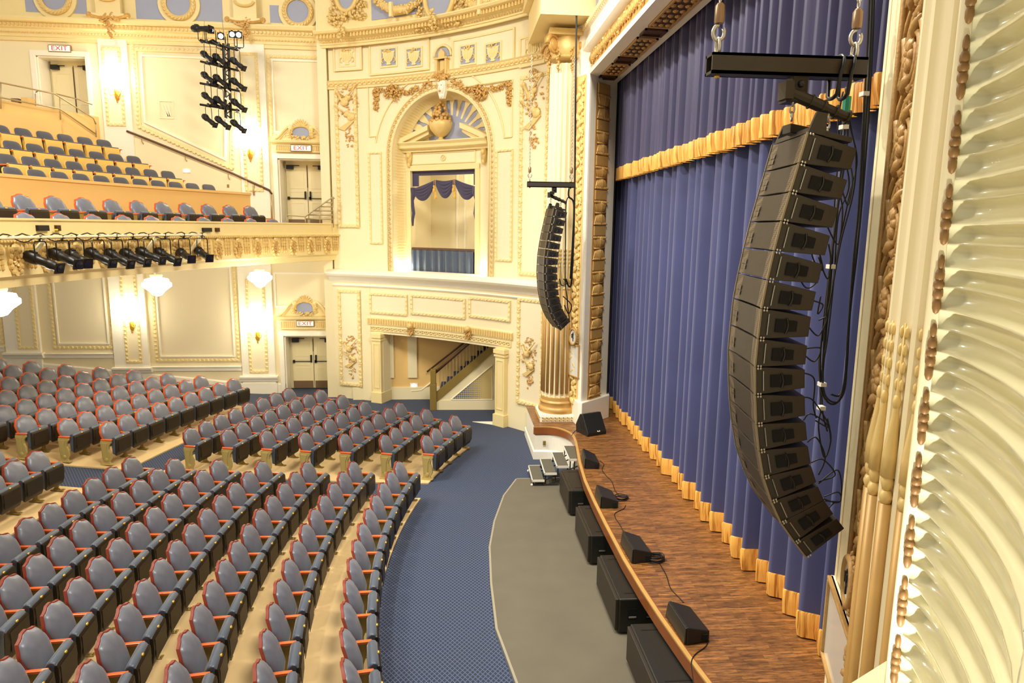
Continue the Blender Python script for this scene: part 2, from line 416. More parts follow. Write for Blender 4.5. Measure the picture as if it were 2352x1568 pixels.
# ---------------------------------------------------------------- theatre seat prototype
HALF = [(0, .95), (.055, .946), (.095, .922), (.15, .905), (.205, .895), (.226, .862), (.25, .81), (.278, .77), (.286, .70), (.278, .62), (.26, .54), (.235, .46), (.20, .40)]
def outline(sc=1., half=HALF, cz=.66):
    h = [(y*sc, cz+(z-cz)*sc) for y, z in half]
    return h+[(-y, z) for y, z in reversed(h) if y > 1e-6]
def bx(z, rec=.35, x0=.06): return x0-rec*(z-.6)
def back_parts(half=HALF, cz=.66, th=.022):
    fr = MB(); o = outline(1, half, cz)
    T = lambda y, z, d: (bx(z)+d, y, z)
    inn = outline(.945, half, cz)
    n = len(o); vs = [T(y, z, -th) for y, z in o]+[T(y, z, .014) for y, z in o]+[T(y, z, .014) for y, z in inn]+[T(y, z, -.004) for y, z in inn]
    f = [tuple(range(n))]
    for a in range(3):
        f += [(a*n+i, a*n+(i+1) % n, (a+1)*n+(i+1) % n, (a+1)*n+i) for i in range(n)]
    f.append(tuple(3*n+i for i in range(n)))
    fr.add(vs, f)
    pd = MB(); rings = []
    for sc, d in ((.955, -.002), (.945, .022), (.91, .046), (.82, .070), (.64, .090), (.4, .101), (.05, .106)):
        rings.append([T(y, z, d) for y, z in outline(sc, half, cz)])
    pd.loft(rings)
    return fr, pd
def arm_mb(y):
    m = MB(); pr = [(.04, .0), (.28, .0), (.305, .012), (.31, .026), (.30, .034), (.04, .034)]
    m.prism([(x, .583+z) for x, z in pr], y-.028, y+.028, lambda x, z, d: (x, d, z)); return m
def stand_mb(y, ornate=False):
    m = MB()
    if ornate:
        p = [(.03, .575), (.29, .575), (.29, .53), (.235, .46), (.225, .38), (.27, .28), (.27, .16), (.225, .08), (.26, .0), (.02, .0), (.045, .08), (.045, .25), (.035, .42), (.02, .53)]
        m.prism(p, y-.03, y+.02, lambda x, z, d: (x, d, z))
        q = [(.06, .53), (.22, .53), (.17, .40), (.16, .16), (.08, .16), (.06, .4)]
        m.prism(q, y-.042, y-.03, lambda x, z, d: (x, d, z))
        for cz, r in ((.13, .055), (.13, .03)): m.blob((.15, y-.035, cz), [(r, 0, 0), (0, .016, 0), (0, 0, r)], 10, 4)
        m.box((0, y-.05, 0), (.28, y+.05, .03))
    else:
        p = [(.04, .58), (.27, .58), (.25, .46), (.20, .30), (.19, .06), (.25, .02), (.25, 0), (.06, 0), (.11, .08), (.11, .28), (.07, .44)]
        m.prism(p, y-.014, y+.014, lambda x, z, d: (x, d, z))
        m.box((.03, y-.045, 0), (.30, y+.045, .014)); m.box((.27, y-.02, .012), (.285, y+.02, .03))
    return m
def pan_mb(w=.248):
    m = MB(); pr = [(.375, .625), (.392, .60), (.396, .45), (.378, .29), (.345, .20), (.325, .205), (.33, .3), (.345, .5), (.35, .625)]
    rings = []
    for y, s in ((-w, .94), (-w+.02, 1), (w-.02, 1), (w, .94)):
        cx, cz = .36, .42; rings.append([(cx+(x-cx)*s, y, cz+(z-cz)*s) for x, z in pr])
    m.loft(rings)
    m.prism([(-w+.04, .58), (w-.04, .58), (w-.04, .30), (-w+.04, .30)], .395, .402, lambda y, z, d: (d-.0*z, y, z))
    return m
def cush_mb(w=.248):
    m = MB(); pr = [(.25, .24), (.238, .45), (.242, .60), (.262, .642), (.305, .664), (.35, .652), (.368, .625), (.35, .60), (.335, .4), (.325, .22)]
    rings = []
    for y, s in ((-w, .8), (-w+.012, .93), (-w+.03, 1), (w-.03, 1), (w-.012, .93), (w, .8)):
        cx, cz = .315, .44; rings.append([(cx+(x-cx)*s, y, cz+(z-cz)*(1-(1-s)*.3)) for x, z in pr])
    m.loft(rings); return m
def plate_mb():
    m = MB(); m.blob((.376, 0, .632), [(.014, 0, .012), (0, .032, 0), (-.010, 0, .015)], 8, 4); return m
def make_seat(name, cat, sp=.605, frame=mahog, far_arm=False, ornate=False):
    r = empty(name); fr, pd = back_parts()
    fr.build('back_frame', frame, r, True, auto=35); pd.build('backrest', fabric, r, True)
    cush_mb().build('seat_cushion', fabric_c, r, True, auto=50); pan_mb().build('seat_pan', panm, r, True, auto=35)
    plate_mb().build('number_plate', brass, r, True)
    y = -sp/2
    arm_mb(y).build('armrest', armw, r, bevel=.006)
    stand_mb(y, ornate).build('end_panel' if ornate else 'standard', paleolive if ornate else olive, r, bevel=.004 if ornate else 0)
    if far_arm:
        arm_mb(-y).build('armrest', armw, r, bevel=.006); stand_mb(-y).build('standard', olive, r)
    return r
def copy_thing(src, loc, rz, label, group):
    c = src.copy(); COL.objects.link(c); c.location = loc; c.rotation_euler = (0, 0, rz); c['label'] = label; c['group'] = group
    for k in SRCKIDS[src.name]:
        d = k.copy(); COL.objects.link(d); d.parent = c
    return c
SRCKIDS = {}
class Pool:
    """first use places the prototype itself, later uses copy it"""
    def __init__(s, make): s.make = make; s.p = None
    def place(s, loc, rz, label, cat, group):
        if s.p is None:
            s.p = s.make(); SRCKIDS[s.p.name] = kids(s.p); o = s.p; o.location = loc; o.rotation_euler = (0, 0, rz); tag(o, label, cat, group)
            return o
        o = copy_thing(s.p, loc, rz, label, group); o['category'] = cat; return o
ORD = ['first', 'second', 'third', 'fourth', 'fifth', 'sixth', 'seventh', 'eighth', 'ninth', 'tenth', 'eleventh', 'twelfth', 'thirteenth', 'fourteenth', 'fifteenth', 'sixteenth', 'seventeenth', 'eighteenth', 'nineteenth', 'twentieth']
P_in = Pool(lambda: make_seat('theatre_seat', 'seat'))
P_far = Pool(lambda: make_seat('theatre_seat', 'seat', far_arm=True))
P_orn = Pool(lambda: make_seat('theatre_seat', 'seat', ornate=True))
P_cin = Pool(lambda: make_seat('theatre_seat', 'seat', frame=orangew))
P_cfar = Pool(lambda: make_seat('theatre_seat', 'seat', frame=orangew, far_arm=True))
P_corn = Pool(lambda: make_seat('theatre_seat', 'seat', frame=orangew, ornate=True))
def vis(x, y, z, m=90):
    a, b = proj((x, y, z)); return -m < a < 2352+m and -m < b < 1568+m
def put_row(k, y_start, direction, n, block, grp, pools, rowname, sp=.605, end_word='aisle'):
    """seats from y_start stepping along the row; direction -1 towards camera"""
    cx, Rr = rowc(k); t0 = math.asin((y_start-CYR)/Rr)
    for i in range(n):
        t = t0+direction*(i+.5)*sp/Rr; rr = Rr+.16
        x = cx-rr*math.cos(t); y = CYR+rr*math.sin(t); z = fl(x, y)+.03
        if not vis(x, y, z+.6): continue
        if direction < 0: pool = pools[1] if i == 0 else pools[0]
        else: pool = pools[2] if i == 0 else (pools[1] if i == n-1 else pools[0])
        lab = 'blue-grey tip-up seat, %s from the %s, %s row, %s' % (ORD[i], end_word, rowname, block)
        pool.place((x, y, z), -t, lab, 'seat', grp)
for k in range(7):
    put_row(k, endA(k), -1, 22, 'near front block', 'seats of the near front block', (P_in, P_far, P_orn), ORD[k])
for k in range(7):
    put_row(k, endB(k), 1, nB[k], 'far front block', 'seats of the far front block', (P_in, P_far, P_orn), ORD[k])
for j in range(9):
    k = 8+j; y0 = 16.16-.05*j
    n = int(round((21.32-y0)/.97/.605)) if j else 9
    put_row(k, y0, 1, n, 'rear side block', 'seats of the rear side block', (P_cin, P_cfar, P_corn), ORD[j])
for j in range(3):
    put_row(8+j, 14.6, -1, 8, 'rear centre block', 'seats of the rear centre block', (P_in, P_far, P_orn), ORD[j])

# ================================================================ BALCONY
BC = (16.5, 10.2)
def bp_(Rr, t, z): return (BC[0]-Rr*math.cos(t), BC[1]+Rr*math.sin(t), z)
def bang(Rr, y): return math.asin((y-BC[1])/Rr)
YW = 24.0
def ring(mb, r0, r1, z0, z1, y0=8., y1=YW+.05, n=36):
    rings = []
    for i in range(n+1):
        q = i/n; row = []
        for r, z in ((r0, z0), (r1, z0), (r1, z1), (r0, z1)):
            a0, a1 = bang(r, y0), bang(r, y1); row.append(bp_(r, a0+(a1-a0)*q, z))
        rings.append(row)
    mb.loft(rings); return mb
def rprof(mb, prof, y0=8., y1=YW+.05, n=40):
    rings = []
    for i in range(n+1):
        row = []
        for r, z in prof:
            a0, a1 = bang(r, y0), bang(r, y1); row.append(bp_(r, a0+(a1-a0)*i/n, z))
        rings.append(row)
    mb.loft(rings); return mb
bal = empty('balcony', (-7, 17, 4.6), 0, 'curved cream balcony with gilded front and stepped seating above the rear stalls', 'balcony')
def child(o, root=bal):
    o.parent = root; o.matrix_parent_inverse = Matrix.Translation(-root.location) if not root.rotation_euler.z else (Matrix.Translation(root.location) @ Matrix.Rotation(root.rotation_euler.z, 4, 'Z')).inverted(); return o
pf = MB()
rprof(pf, [(24.30, 4.66), (24.28, 4.80), (24.20, 4.86), (24.22, 5.42), (24.14, 5.46), (24.12, 5.50), (24.20, 5.54), (24.20, 5.80), (24.16, 5.82), (24.16, 5.855), (24.42, 5.855), (24.42, 4.98), (24.7, 4.98), (24.9, 4.60)])
child(pf.build('parapet', creamy, smooth=True, auto=30))
sf = MB(); rprof(sf, [(24.30, 4.66), (24.9, 4.62), (34, 4.95), (34, 5.2), (24.5, 5.0)]); child(sf.build('underside', white_p))
st = MB()
ring(st, 24.42, 25.62, 4.7, 5.03); ring(st, 25.62, 26.98, 4.7, 5.42)
child(st.build('lower_step', ochre))
lw = MB(); ring(lw, 26.98, 27.10, 5.3, 6.8); ring(lw, 26.94, 27.16, 6.75, 6.82); child(lw.build('dividing_wall', ochre))
ut = MB()
for r0, r1, z in ((27.1, 28.22, 6.13), (28.22, 29.12, 6.50), (29.12, 30.02, 6.94), (30.02, 31.0, 7.43)): ring(ut, r0, r1, 5.6, z)
child(ut.build('upper_step', ochre))
tw = MB(); ring(tw, 31.0, 31.1, 7.0, 8.8, y1=22.7); ring(tw, 31.1, 36, 7.0, float(aty(60, 260, 23.7)[2])-.01, y1=YW); child(tw.build('rear_wall', ochre))
# cast foliage ornaments on the balcony front
class BF:
    R = 24.2
    def P(s, u, z, o=0): r = s.R-o; t = u/s.R; return bp_(r, t, z)
    nseg = staticmethod(lambda L: max(1, int(L/.6)+1))
bfr = BF()
mb = MB(); rr = random.Random(3)
u = bfr.R*bang(24.2, 23.55); n_or = 0
cart = []
while u > bfr.R*bang(24.2, 10.5) and n_or < 24:
    cart.append(u); u -= .78; n_or += 1
for i, u in enumerate(cart):
    o = MB()
    fpoly(o, bfr, [(u-.17, 5.36), (u+.17, 5.36), (u+.15, 5.0), (u+.1, 4.93), (u, 4.86), (u-.1, 4.93), (u-.15, 5.0)], -.03, .03)
    fblob(o, bfr, u, 5.36, .03, .08, .07, .05)
    for s in (-1, 1):
        for q in range(5): fblob(o, bfr, u+s*(.15-.03*abs(q-2)), 5.3-.09*q, .04, .035, .05, .04)
    ob = child(o.build('cartouche', goldp, smooth=False)); ob['label'] = 'pale gold shield'
    o = MB()
    for q in range(10): fblob(o, bfr, u+rr.uniform(-.06, .06), 5.25-.03*q, .05, .035, .03, .02, rr.uniform(0, 3), 5, 3)
    child(o.build('leaf_spray', gold, smooth=False))
for u in cart:
    for du in (-.39, -.30, .30):
        o = MB(); uu = u+du
        for q, (w, z) in enumerate(((.035, 5.36), (.045, 5.28), (.04, 5.2), (.032, 5.1), (.025, 5.02))): fblob(o, bfr, uu, z, .01, w, .06, .04, 0, 6, 3)
        child(o.build('baluster_relief', goldp))
o = MB(); uu = cart[-1]
while uu < cart[0]+.3: fblob(o, bfr, uu, 5.46, .07, .03, .028, .03, 0, 5, 3); uu += .075
child(o.build('bead_moulding', goldp)); kids_b = None
# balcony seats
P_b = Pool(lambda: make_seat('balcony_armchair', 'seat', sp=.66, frame=orangew, far_arm=False))
def wide_seat():
    r = make_seat('balcony_armchair', 'seat', sp=.62, frame=orangew, far_arm=False); return r
P_b = Pool(wide_seat)
for name, Rr, y0, sp, n, zf, pre in (('front', 25.0, 13.94, .925, 10, 5.03, 1), ('second', 26.0, 15.23, .845, 10, 5.42, 1)):
    a0 = bang(Rr, y0)
    skip = (1,) if name == 'front' else ()
    idx = 0
    for i in range(-pre, n):
        if name == 'front' and i == 1: pass
        t = a0+(i*sp+.31)/Rr; x, y, z = bp_(Rr+.1, t, zf); idx += 1
        if y > 23.5: continue
        if not vis(x, y, z+.6, 60): continue
        P_b.place((x, y, zf), -t, 'orange-framed slate balcony seat, %s from left, %s balcony row' % (ORD[idx-1], name), 'seat', 'armchairs in the balcony %s row' % name)
UH = [(0, .90), (.08, .9), (.16, .892), (.215, .865), (.245, .81), (.255, .72), (.25, .6), (.24, .48), (.23, .42)]
def upper_seat(far=False):
    r = empty('upper_tier_seat')
    fr, pd = back_parts(UH, .62); fr.build('back_shell', yellowpan, r, True, auto=35)
    MBp = MB(); MBp.loft([[(bx(z)+d, y, z) for y, z in outline(sc, UH, .62)] for sc, d in ((1.0, .0), (.99, .03), (.9, .05), (.6, .06), (.2, .06))])
    MBp.build('backrest', fabric_g, r, True)
    m = MB(); pr = [(.30, .655), (.33, .66), (.36, .63), (.40, .4), (.37, .24), (.33, .22), (.30, .3), (.285, .5)]
    m.loft([[(x+(.0 if abs(y) < .22 else -.02), y, z) for x, z in pr] for y in (-.265, -.22, .22, .265)]); m.build('seat_pan', yellowpan, r, True, auto=40)
    m = MB(); pr = [(.24, .25), (.235, .6), (.26, .655), (.31, .67), (.335, .655), (.32, .62), (.29, .3)]
    m.loft([[(x, y, z) for x, z in pr] for y in (-.25, .25)]); m.build('seat_cushion', fabric_g, r, True, auto=40)
    for y in ((-.32, .32) if far else (-.32,)):
        m = MB(); m.box((.02, y-.03, .60), (.36, y+.03, .63)); m.build('armrest', armw, r, bevel=.008)
        m = MB(); m.prism([(.0, .6), (.30, .6), (.24, .3), (.22, 0), (.1, 0), (.08, .3)], y-.015, y+.015, lambda x, z, d: (x, d, z)); m.build('standard', blackm, r)
    return r
P_u = Pool(upper_seat); P_uf = Pool(lambda: upper_seat(True))
for name, Rr, y0, n, pre, zf in (('front', 27.6, 17.03, 11, 1, 6.13), ('second', 28.5, 18.6, 8, 1, 6.51), ('third', 29.4, 19.2, 7, 1, 6.95), ('fourth', 30.3, 19.95, 6, 1, 7.44)):
    a0 = bang(Rr, y0); idx = 0
    for i in range(-pre, n):
        t = a0+(i*.645+.30)/Rr; x, y, z = bp_(Rr+.08, t, zf)
        if not vis(x, y, z+.8, 40): continue
        idx += 1
        (P_uf if i == n-1 else P_u).place((x, y, zf+.01), -t, 'slate upper-tier seat with golden shell, %s from left, %s upper row' % (ORD[idx-1], name), 'seat', 'upper tier seats, %s row' % name)
# ================================================================ WALLS
# --- side wall (plan y = YW) -------------------------------------------------
SW = Plane((-20, YW), (-3.6, YW))
def su(x): return x+20.
def sxy(px, py, o=0): return SW.uz(px, py, o)
DY = YW+.62
doors = {'low': dict(x0=-5.98, x1=-4.28, z0=.12, z1=2.62), 'up': None}
# opening extents measured on the wall plane
def wx(px, py): u, z = sxy(px, py); return u, z
lo_u0, lo_z1 = wx(652, 771); lo_u1 = wx(762, 771)[0]; lo_z0 = .02
up_u0, up_z1 = wx(638, 364); up_u1 = wx(747, 366)[0]; up_z0 = 5.70
fu0, fz1 = wx(83, 128); fu1 = wx(197, 135)[0]; fz0 = 8.0
UE = SW.L
mb = MB()
# wall slabs around three door openings
def slab(u0, u1, z0, z1): fbox(mb, SW, u0, u1, z0, z1, -.7, 0)
slab(0, lo_u0, -.2, 5.0); slab(lo_u1, UE, -.2, 5.0); slab(lo_u0, lo_u1, lo_z1, 5.0)
slab(fu1, up_u0, 5.0, 14); slab(up_u1, UE, 5.0, 14); slab(up_u0, up_u1, up_z1, 14); slab(up_u0, up_u1, 5.0, up_z0)
slab(0, fu0, 5.0, 14); slab(fu0, fu1, fz1, 14); slab(fu0, fu1, 5.0, fz0)
struct(mb.build('wall_side', cream))
# pilaster strips standing forward of the wall
def corners(F, pts, o=0): return [F.uz(px, py, o) for px, py in pts]
trim = MB(); tgold = MB(); tpan = MB()
def panel(F, px0, py0, px1, py1, w=.1, o=0., gold_=True, inner=True, b=None):
    u0, z1 = F.uz(px0, py0, o); u1, z0 = F.uz(px1, py1, o); u0, u1 = min(u0, u1), max(u0, u1); z0, z1 = min(z0, z1), max(z0, z1)
    fborder(tgold if gold_ else trim, F, u0, z0, u1, z1, w, o-.01, o+.035)
    if gold_:
        pts = [(u0+w/2, z0+w/2), (u1-w/2, z0+w/2), (u1-w/2, z1-w/2), (u0+w/2, z1-w/2), (u0+w/2, z0+w/2)]
        leafrow(tgold, F, pts, .14, w*1.2, o+.04, .02)
    if inner:
        g = w*1.5; fborder(trim, F, u0+g, z0+g, u1-g, z1-g, .045, o-.01, o+.05)
    fbox(tpan, F, u0+w, u1-w, z0+w, z1-w, o-.012, o+.006)
    return u0, z0, u1, z1
# lower wall: tall panels, pilasters with sconces
def pil(F, mbx, px0, px1, pyt, pyb, o0=0, o1=.09):
    u0, z1 = F.uz(px0, pyt, o1); u1, _ = F.uz(px1, pyt, o1); _, z0 = F.uz(px0, pyb, o1)
    fbox(mbx, F, u0, u1, z0, z1, o0-.01, o1); return u0, u1, z0, z1
low_z1 = 4.9
for px0, px1, pyb in ((12, 92, 850), (262, 342, 880), (556, 632, 902)):
    u0 = SW.uz(px0, pyb-60, .1)[0]; u1 = SW.uz(px1, pyb-60, .1)[0]
    fbox(trim, SW, u0, u1, .0, 5.0, -.01, .10)
    zc = SW.uz(px0, {850: 812, 880: 846, 902: 866}[pyb], .16)[1]
    fprof(trim, SW, u0-.08, u1+.08, [(0, zc-.16), (.14, zc-.16), (.16, zc-.10), (.2, zc-.03), (.2, zc+.02), (0, zc+.04)])
    fbox(trim, SW, u0-.05, u1+.05, 0, .38, 0, .15)
panel(SW, 22, 600, 88, 802, .09, .1, inner=False)
panel(SW, 272, 600, 328, 833, .09, .1, inner=False)
panel(SW, 563, 640, 617, 856, .09, .1, inner=False)
panel(SW, 104, 600, 265, 801, .11, 0)
panel(SW, 341, 600, 553, 830, .11, 0)
panel(SW, -60, 600, 12, 790, .11, 0)
panel(SW, 628, 625, 760, 706, .06, 0, gold_=False, inner=False)
# dado rail pieces between pilasters, skirting
for px0, px1, py in ((92, 262, 815), (342, 556, 845), (-80, 12, 800)):
    u0 = SW.uz(px0, py)[0]; u1 = SW.uz(px1, py)[0]; z = SW.uz(px0, py)[1]
    fprof(trim, SW, u0, u1, [(0, z-.10), (.05, z-.10), (.06, z-.02), (.09, z+.05), (0, z+.07)])
rings = []
for i in range(31):
    u = i/30*lo_u0; x = -20+u; h = fl(x, YW)
    rings.append([SW.P(u, h-.1, -.01), SW.P(u, h-.1, .05), SW.P(u, h+.30, .05), SW.P(u, h+.34, .02), SW.P(u, h+.34, -.01)])
trim.loft(rings)
struct(trim.build('trim_1', white_p), 'white mouldings and pilasters of the side wall'); struct(tgold.build('trim_2', creamy), 'leaf-edged panel borders of the side wall'); struct(tpan.build('trim_3', cream_p), 'pale panel fields of the side wall')
# upper wall panels
trim = MB(); tgold = MB(); tpan = MB()
panel(SW, 232, 108, 290, 290, .09, .08, inner=False)
panel(SW, 548, 120, 606, 440, .09, .08, inner=False)
for px0, px1, py in ((228, 294, 150), (544, 610, 200)):
    fbox(trim, SW, SW.uz(px0, py, .08)[0], SW.uz(px1, py, .08)[0], 6.0, 11.6, -.01, .085)
# big raked panel on the stair wall
def rak(pts, w, mbx, o0, o1):
    P = [SW.uz(*p) for p in pts]; n = len(P); c = (sum(p[0] for p in P)/n, sum(p[1] for p in P)/n)
    Q = []
    for i in range(n):
        a, b, d = np.array(P[i-1]), np.array(P[i]), np.array(P[(i+1) % n])
        e1 = (b-a)/np.linalg.norm(b-a); e2 = (d-b)/np.linalg.norm(d-b); n1 = np.array([-e1[1], e1[0]]); n2 = np.array([-e2[1], e2[0]])
        if n1.dot(np.array(c)-b) < 0: n1 = -n1
        if n2.dot(np.array(c)-b) < 0: n2 = -n2
        m_ = n1+n2; m_ /= m_.dot(n1); Q.append(tuple(b+m_*w))
    for i in range(n):
        j = (i+1) % n; fpoly(mbx, SW, [P[i], P[j], Q[j], Q[i]], o0, o1)
    return P, Q
P_, Q_ = rak([(306, 110), (536, 118), (536, 390), (318, 292)], .10, tgold, -.01, .035)
leafrow(tgold, SW, P_+[P_[0]], .14, .12, .04, .02)
rak([(323, 126), (520, 134), (520, 370), (332, 282)], .05, trim, -.01, .05)
panel(SW, 612, 125, 757, 318, .10, 0)
# long cornice of the side wall: entablature with dentils
zc0 = SW.uz(300, 92, .2)[1]
def cornice(F, u0, u1, zb, zt, mbx, out=.42, step=0):
    H = zt-zb
    fprof(mbx, F, u0, u1, [(0, zb), (.06, zb), (.06, zb+.16*H), (.1, zb+.18*H), (.1, zb+.34*H), (.14, zb+.38*H), (.16, zb+.5*H), (out*.62, zb+.56*H), (out*.62, zb+.74*H), (out*.9, zb+.8*H), (out, zb+.93*H), (out, zt), (0, zt)])
ct = MB(); cd = MB()
cz0 = SW.uz(400, 105)[1]; cz1 = SW.uz(400, 48, .4)[1]
cornice(SW, SW.uz(0, 80)[0]-1, UE, cz0, cz1, ct, .4)
def dentils(mbx, F, u0, u1, z0, z1, o0, o1, step, w):
    u = u0
    while u < u1: fbox(mbx, F, u, u+w, z0, z1, o0, o1); u += step
dentils(cd, SW, 5, UE-.2, cz0+.60*(cz1-cz0), cz0+.72*(cz1-cz0), .2, .30, .12, .06)
frow(cd, SW, [(5, cz0+.36*(cz1-cz0)), (UE, cz0+.36*(cz1-cz0))], .1, lambda u, z, a, k: fblob(cd, SW, u, z, .14, .045, .025, .02, .5, 5, 3))
# attic frieze above the cornice with grey-blue fields
fbox(ct, SW, 0, UE, cz1, 14, -.02, .10)
struct(ct.build('trim_4', creamy), 'deep cream cornice of the side wall'); struct(cd.build('trim_5', goldp), 'dentil course of the side wall')
struct(trim.build('trim_6', white_p)); struct(tgold.build('trim_7', creamy), 'leaf-edged borders of the balcony side wall'); struct(tpan.build('trim_8', cream_p))
fld = MB()
for a, b, t, bt in ((60, 200, -40, 27), (314, 512, -40, 43), (621, 748, 12, 52)):
    u0 = SW.uz(a, bt, .1)[0]; u1 = SW.uz(b, bt, .1)[0]; fbox(fld, SW, u0, u1, SW.uz(a, bt, .1)[1], SW.uz(a, t, .1)[1], .1, .112)
struct(fld.build('trim_9', bluep), 'grey-blue frieze fields above the side wall cornice')
def wreath(F, px, py, r, o, label, cat='wreath'):
    u, z = F.uz(px, py, o); c = F.P(u, z, o); e = empty('wreath_roundel', c, 0, label, cat, 'frieze wreaths')
    m = MB(); fpoly(m, F, arcpts(u, z, r*1.28, 0, 2*PI, 28)[:-1], o-.02, o+.06); child(m.build('round_moulding', creamy), e)
    m = MB(); fpoly(m, F, arcpts(u, z, r*.72, 0, 2*PI, 24)[:-1], o+.05, o+.075); child(m.build('centre_disc', bluep), e)
    m = MB(); P = [F.P(a, b, o+.08) for a, b in arcpts(u, z, r*.88, 0, 2*PI, 28)[:-1]]; m.tube(P, r*.17, 6, closed=True)
    for i in range(26):
        a = 2*PI*i/26; fblob(m, F, u+r*.9*math.cos(a), z+r*.9*math.sin(a), o+.13, r*.2, r*.09, .05, a+PI/2+.5, 5, 3)
    child(m.build('leaf_ring', goldp), e); return e
wreath(SW, 412, 10, .50, .12, 'gilded leaf wreath in a round frame on the frieze, left of the lighting rig')
wreath(SW, 685, 28, .47, .12, 'gilded leaf wreath in a round frame right of the lighting rig')
wreath(SW, 128, -4, .50, .12, 'gilded leaf wreath in a round frame above the upper left exit door')
def consorn(F, px, py, h, w, o, label, seed):
    u, z = F.uz(px, py, o); e = empty('frieze_bracket', F.P(u, z, o), 0, label, 'plaster ornament', 'scrolled frieze brackets')
    m = MB(); fbox(m, F, u-w*.32, u+w*.32, z+h*.1, z+h*.8, o, o+.12); fbox(m, F, u-w*.42, u+w*.42, z+h*.06, z+h*.14, o, o+.18); child(m.build('bracket_block', creamy), e)
    m = MB()
    for s in (-1, 1):
        m.tube([F.P(u+s*w*(.5*t), z+h*(.06-.12*t+.18*t*t), o+.14) for t in (0, .25, .5, .75, 1)], .05, 6)
        fblob(m, F, u+s*w*.5, z+h*.1, o+.12, .09, .09, .06)
    cluster(m, F, u, z-.0*h, o+.14, w*.28, h*.12, 22, .09, seed); cluster(m, F, u, z-h*.28, o+.1, w*.09, h*.24, 16, .08, seed+1)
    child(m.build('scrollwork', gold), e)
    m = MB(); m.tube([F.P(a, b, o+.16) for a, b in arcpts(u, z+h*.62, w*.26, PI, 2*PI, 8, h*.14)], .04, 6); child(m.build('swag', goldp), e)
consorn(SW, 254, 46, 1.1, 1.15, .3, 'gold scrolled bracket on the cornice left of the lighting rig', 5)
consorn(SW, 566, 56, 1.05, 1.1, .3, 'gold scrolled bracket on the cornice behind the lighting rig', 9)
# --- exit doors --------------------------------------------------------------
def add_text(body, size, m, M4, parent, name='sign_letters', ext=.004):
    c = bpy.data.curves.new(name, 'FONT'); c.body = body; c.size = size; c.extrude = ext; c.align_x = 'CENTER'; c.align_y = 'CENTER'
    o = bpy.data.objects.new(name, c); COL.objects.link(o); dg = bpy.context.evaluated_depsgraph_get()
    me = bpy.data.meshes.new_from_object(o.evaluated_get(dg)); bpy.data.objects.remove(o); me.materials.clear(); me.materials.append(m)
    o = bpy.data.objects.new(name, me); COL.objects.link(o); me.transform(M4)
    if parent: child(o, parent)
    return o
def fmat(F, u, z, o):
    p = Vector(F.P(u, z, o)); e = (Vector(F.P(u+.01, z, o))-p).normalized(); n = (Vector(F.P(u, z, o+.01))-p).normalized(); k = Vector((0, 0, 1))
    M = Matrix.Identity(4)
    for i in range(3): M[i][0], M[i][1], M[i][2], M[i][3] = e[i], k[i], n[i], p[i]
    return M
def door(num, u0, u1, z0, z1, label, panic=True):
    c = SW.P((u0+u1)/2, z0, -.6); e = empty('door_%d' % num, c); struct(e, label)
    m = MB(); fbox(m, SW, u0-.16, u0, z0, z1+.16, -.02, .07); fbox(m, SW, u1, u1+.12, z0, z1+.16, -.02, .07); fbox(m, SW, u0, u1, z1, z1+.16, -.02, .07)
    fbox(m, SW, u0, u0+.05, z0, z1, -.6, 0); fbox(m, SW, u1-.04, u1, z0, z1, -.6, 0); fbox(m, SW, u0, u1, z1-.04, z1, -.6, 0)
    child(m.build('door_casing', white_p, bevel=.01), e)
    m = MB(); fbox(m, SW, u0, u1, z0, z1, -.72, -.64); child(m.build('door_backing', doorp), e)
    mid = (u0+u1)/2+.05
    for a, b in ((u0+.12, mid-.015), (mid+.015, u1-.05)):
        m = MB(); fbox(m, SW, a, b, z0+.02, z1-.15, -.62, -.575)
        for q0, q1 in ((.30, .98), (1.1, 1.42), (1.52, 2.25)):
            hh = (z1-z0)/2.6; fborder(m, SW, a+.1, z0+q0*hh, b-.1, z0+q1*hh, .03, -.58, -.565)
        d = child(m.build('door_leaf', doorp), e)
        def sub(mb_, nm, mt): o = mb_.build(nm, mt); o.parent = d; return o
        m = MB(); fbox(m, SW, a+.02, b-.02, z0+.03, z0+.28, -.578, -.562); sub(m, 'kick_plate', kick)
        m = MB(); zb = z0+.98; fbox(m, SW, a+.04, b-.06, zb, zb+.022, -.55, -.52); fbox(m, SW, (a+.03), (a+.1), zb-.04, zb+.06, -.56, -.5)
        hx = b-.06 if a < mid-.3 else a+.08
        fbox(m, SW, hx-.025, hx+.025, zb-.02, zb+.24, -.56, -.5); sub(m, 'panic_bar', blackm)
        m = MB(); s = a+.16 if a < mid-.3 else b-.16
        fbox(m, SW, s-.12, s+.1, z1-.3, z1-.16, -.57, -.42); fbox(m, SW, s-.02, s+.3*(1 if a < mid-.3 else -1), z1-.19, z1-.165, -.5, -.47); sub(m, 'door_closer', blackm)
    m = MB(); m.tube([SW.P(mid, z0+1.35, -.55), SW.P(mid, z1-.2, -.55)], .012, 6); child(m.build('vertical_rod', bronze), e)
    m = MB(); fbox(m, SW, u0+.12, u1, z1-.15, z1-.04, -.62, -.56); child(m.build('door_head', doorp), e)
    return e
door(1, lo_u0, lo_u1, lo_z0, lo_z1, 'cream double exit doors under the balcony')
door(2, up_u0, up_u1, up_z0, up_z1, 'cream double exit doors at the end of the balcony')
door(3, fu0, fu1, fz0, fz1, 'cream double exit doors at the top of the balcony')
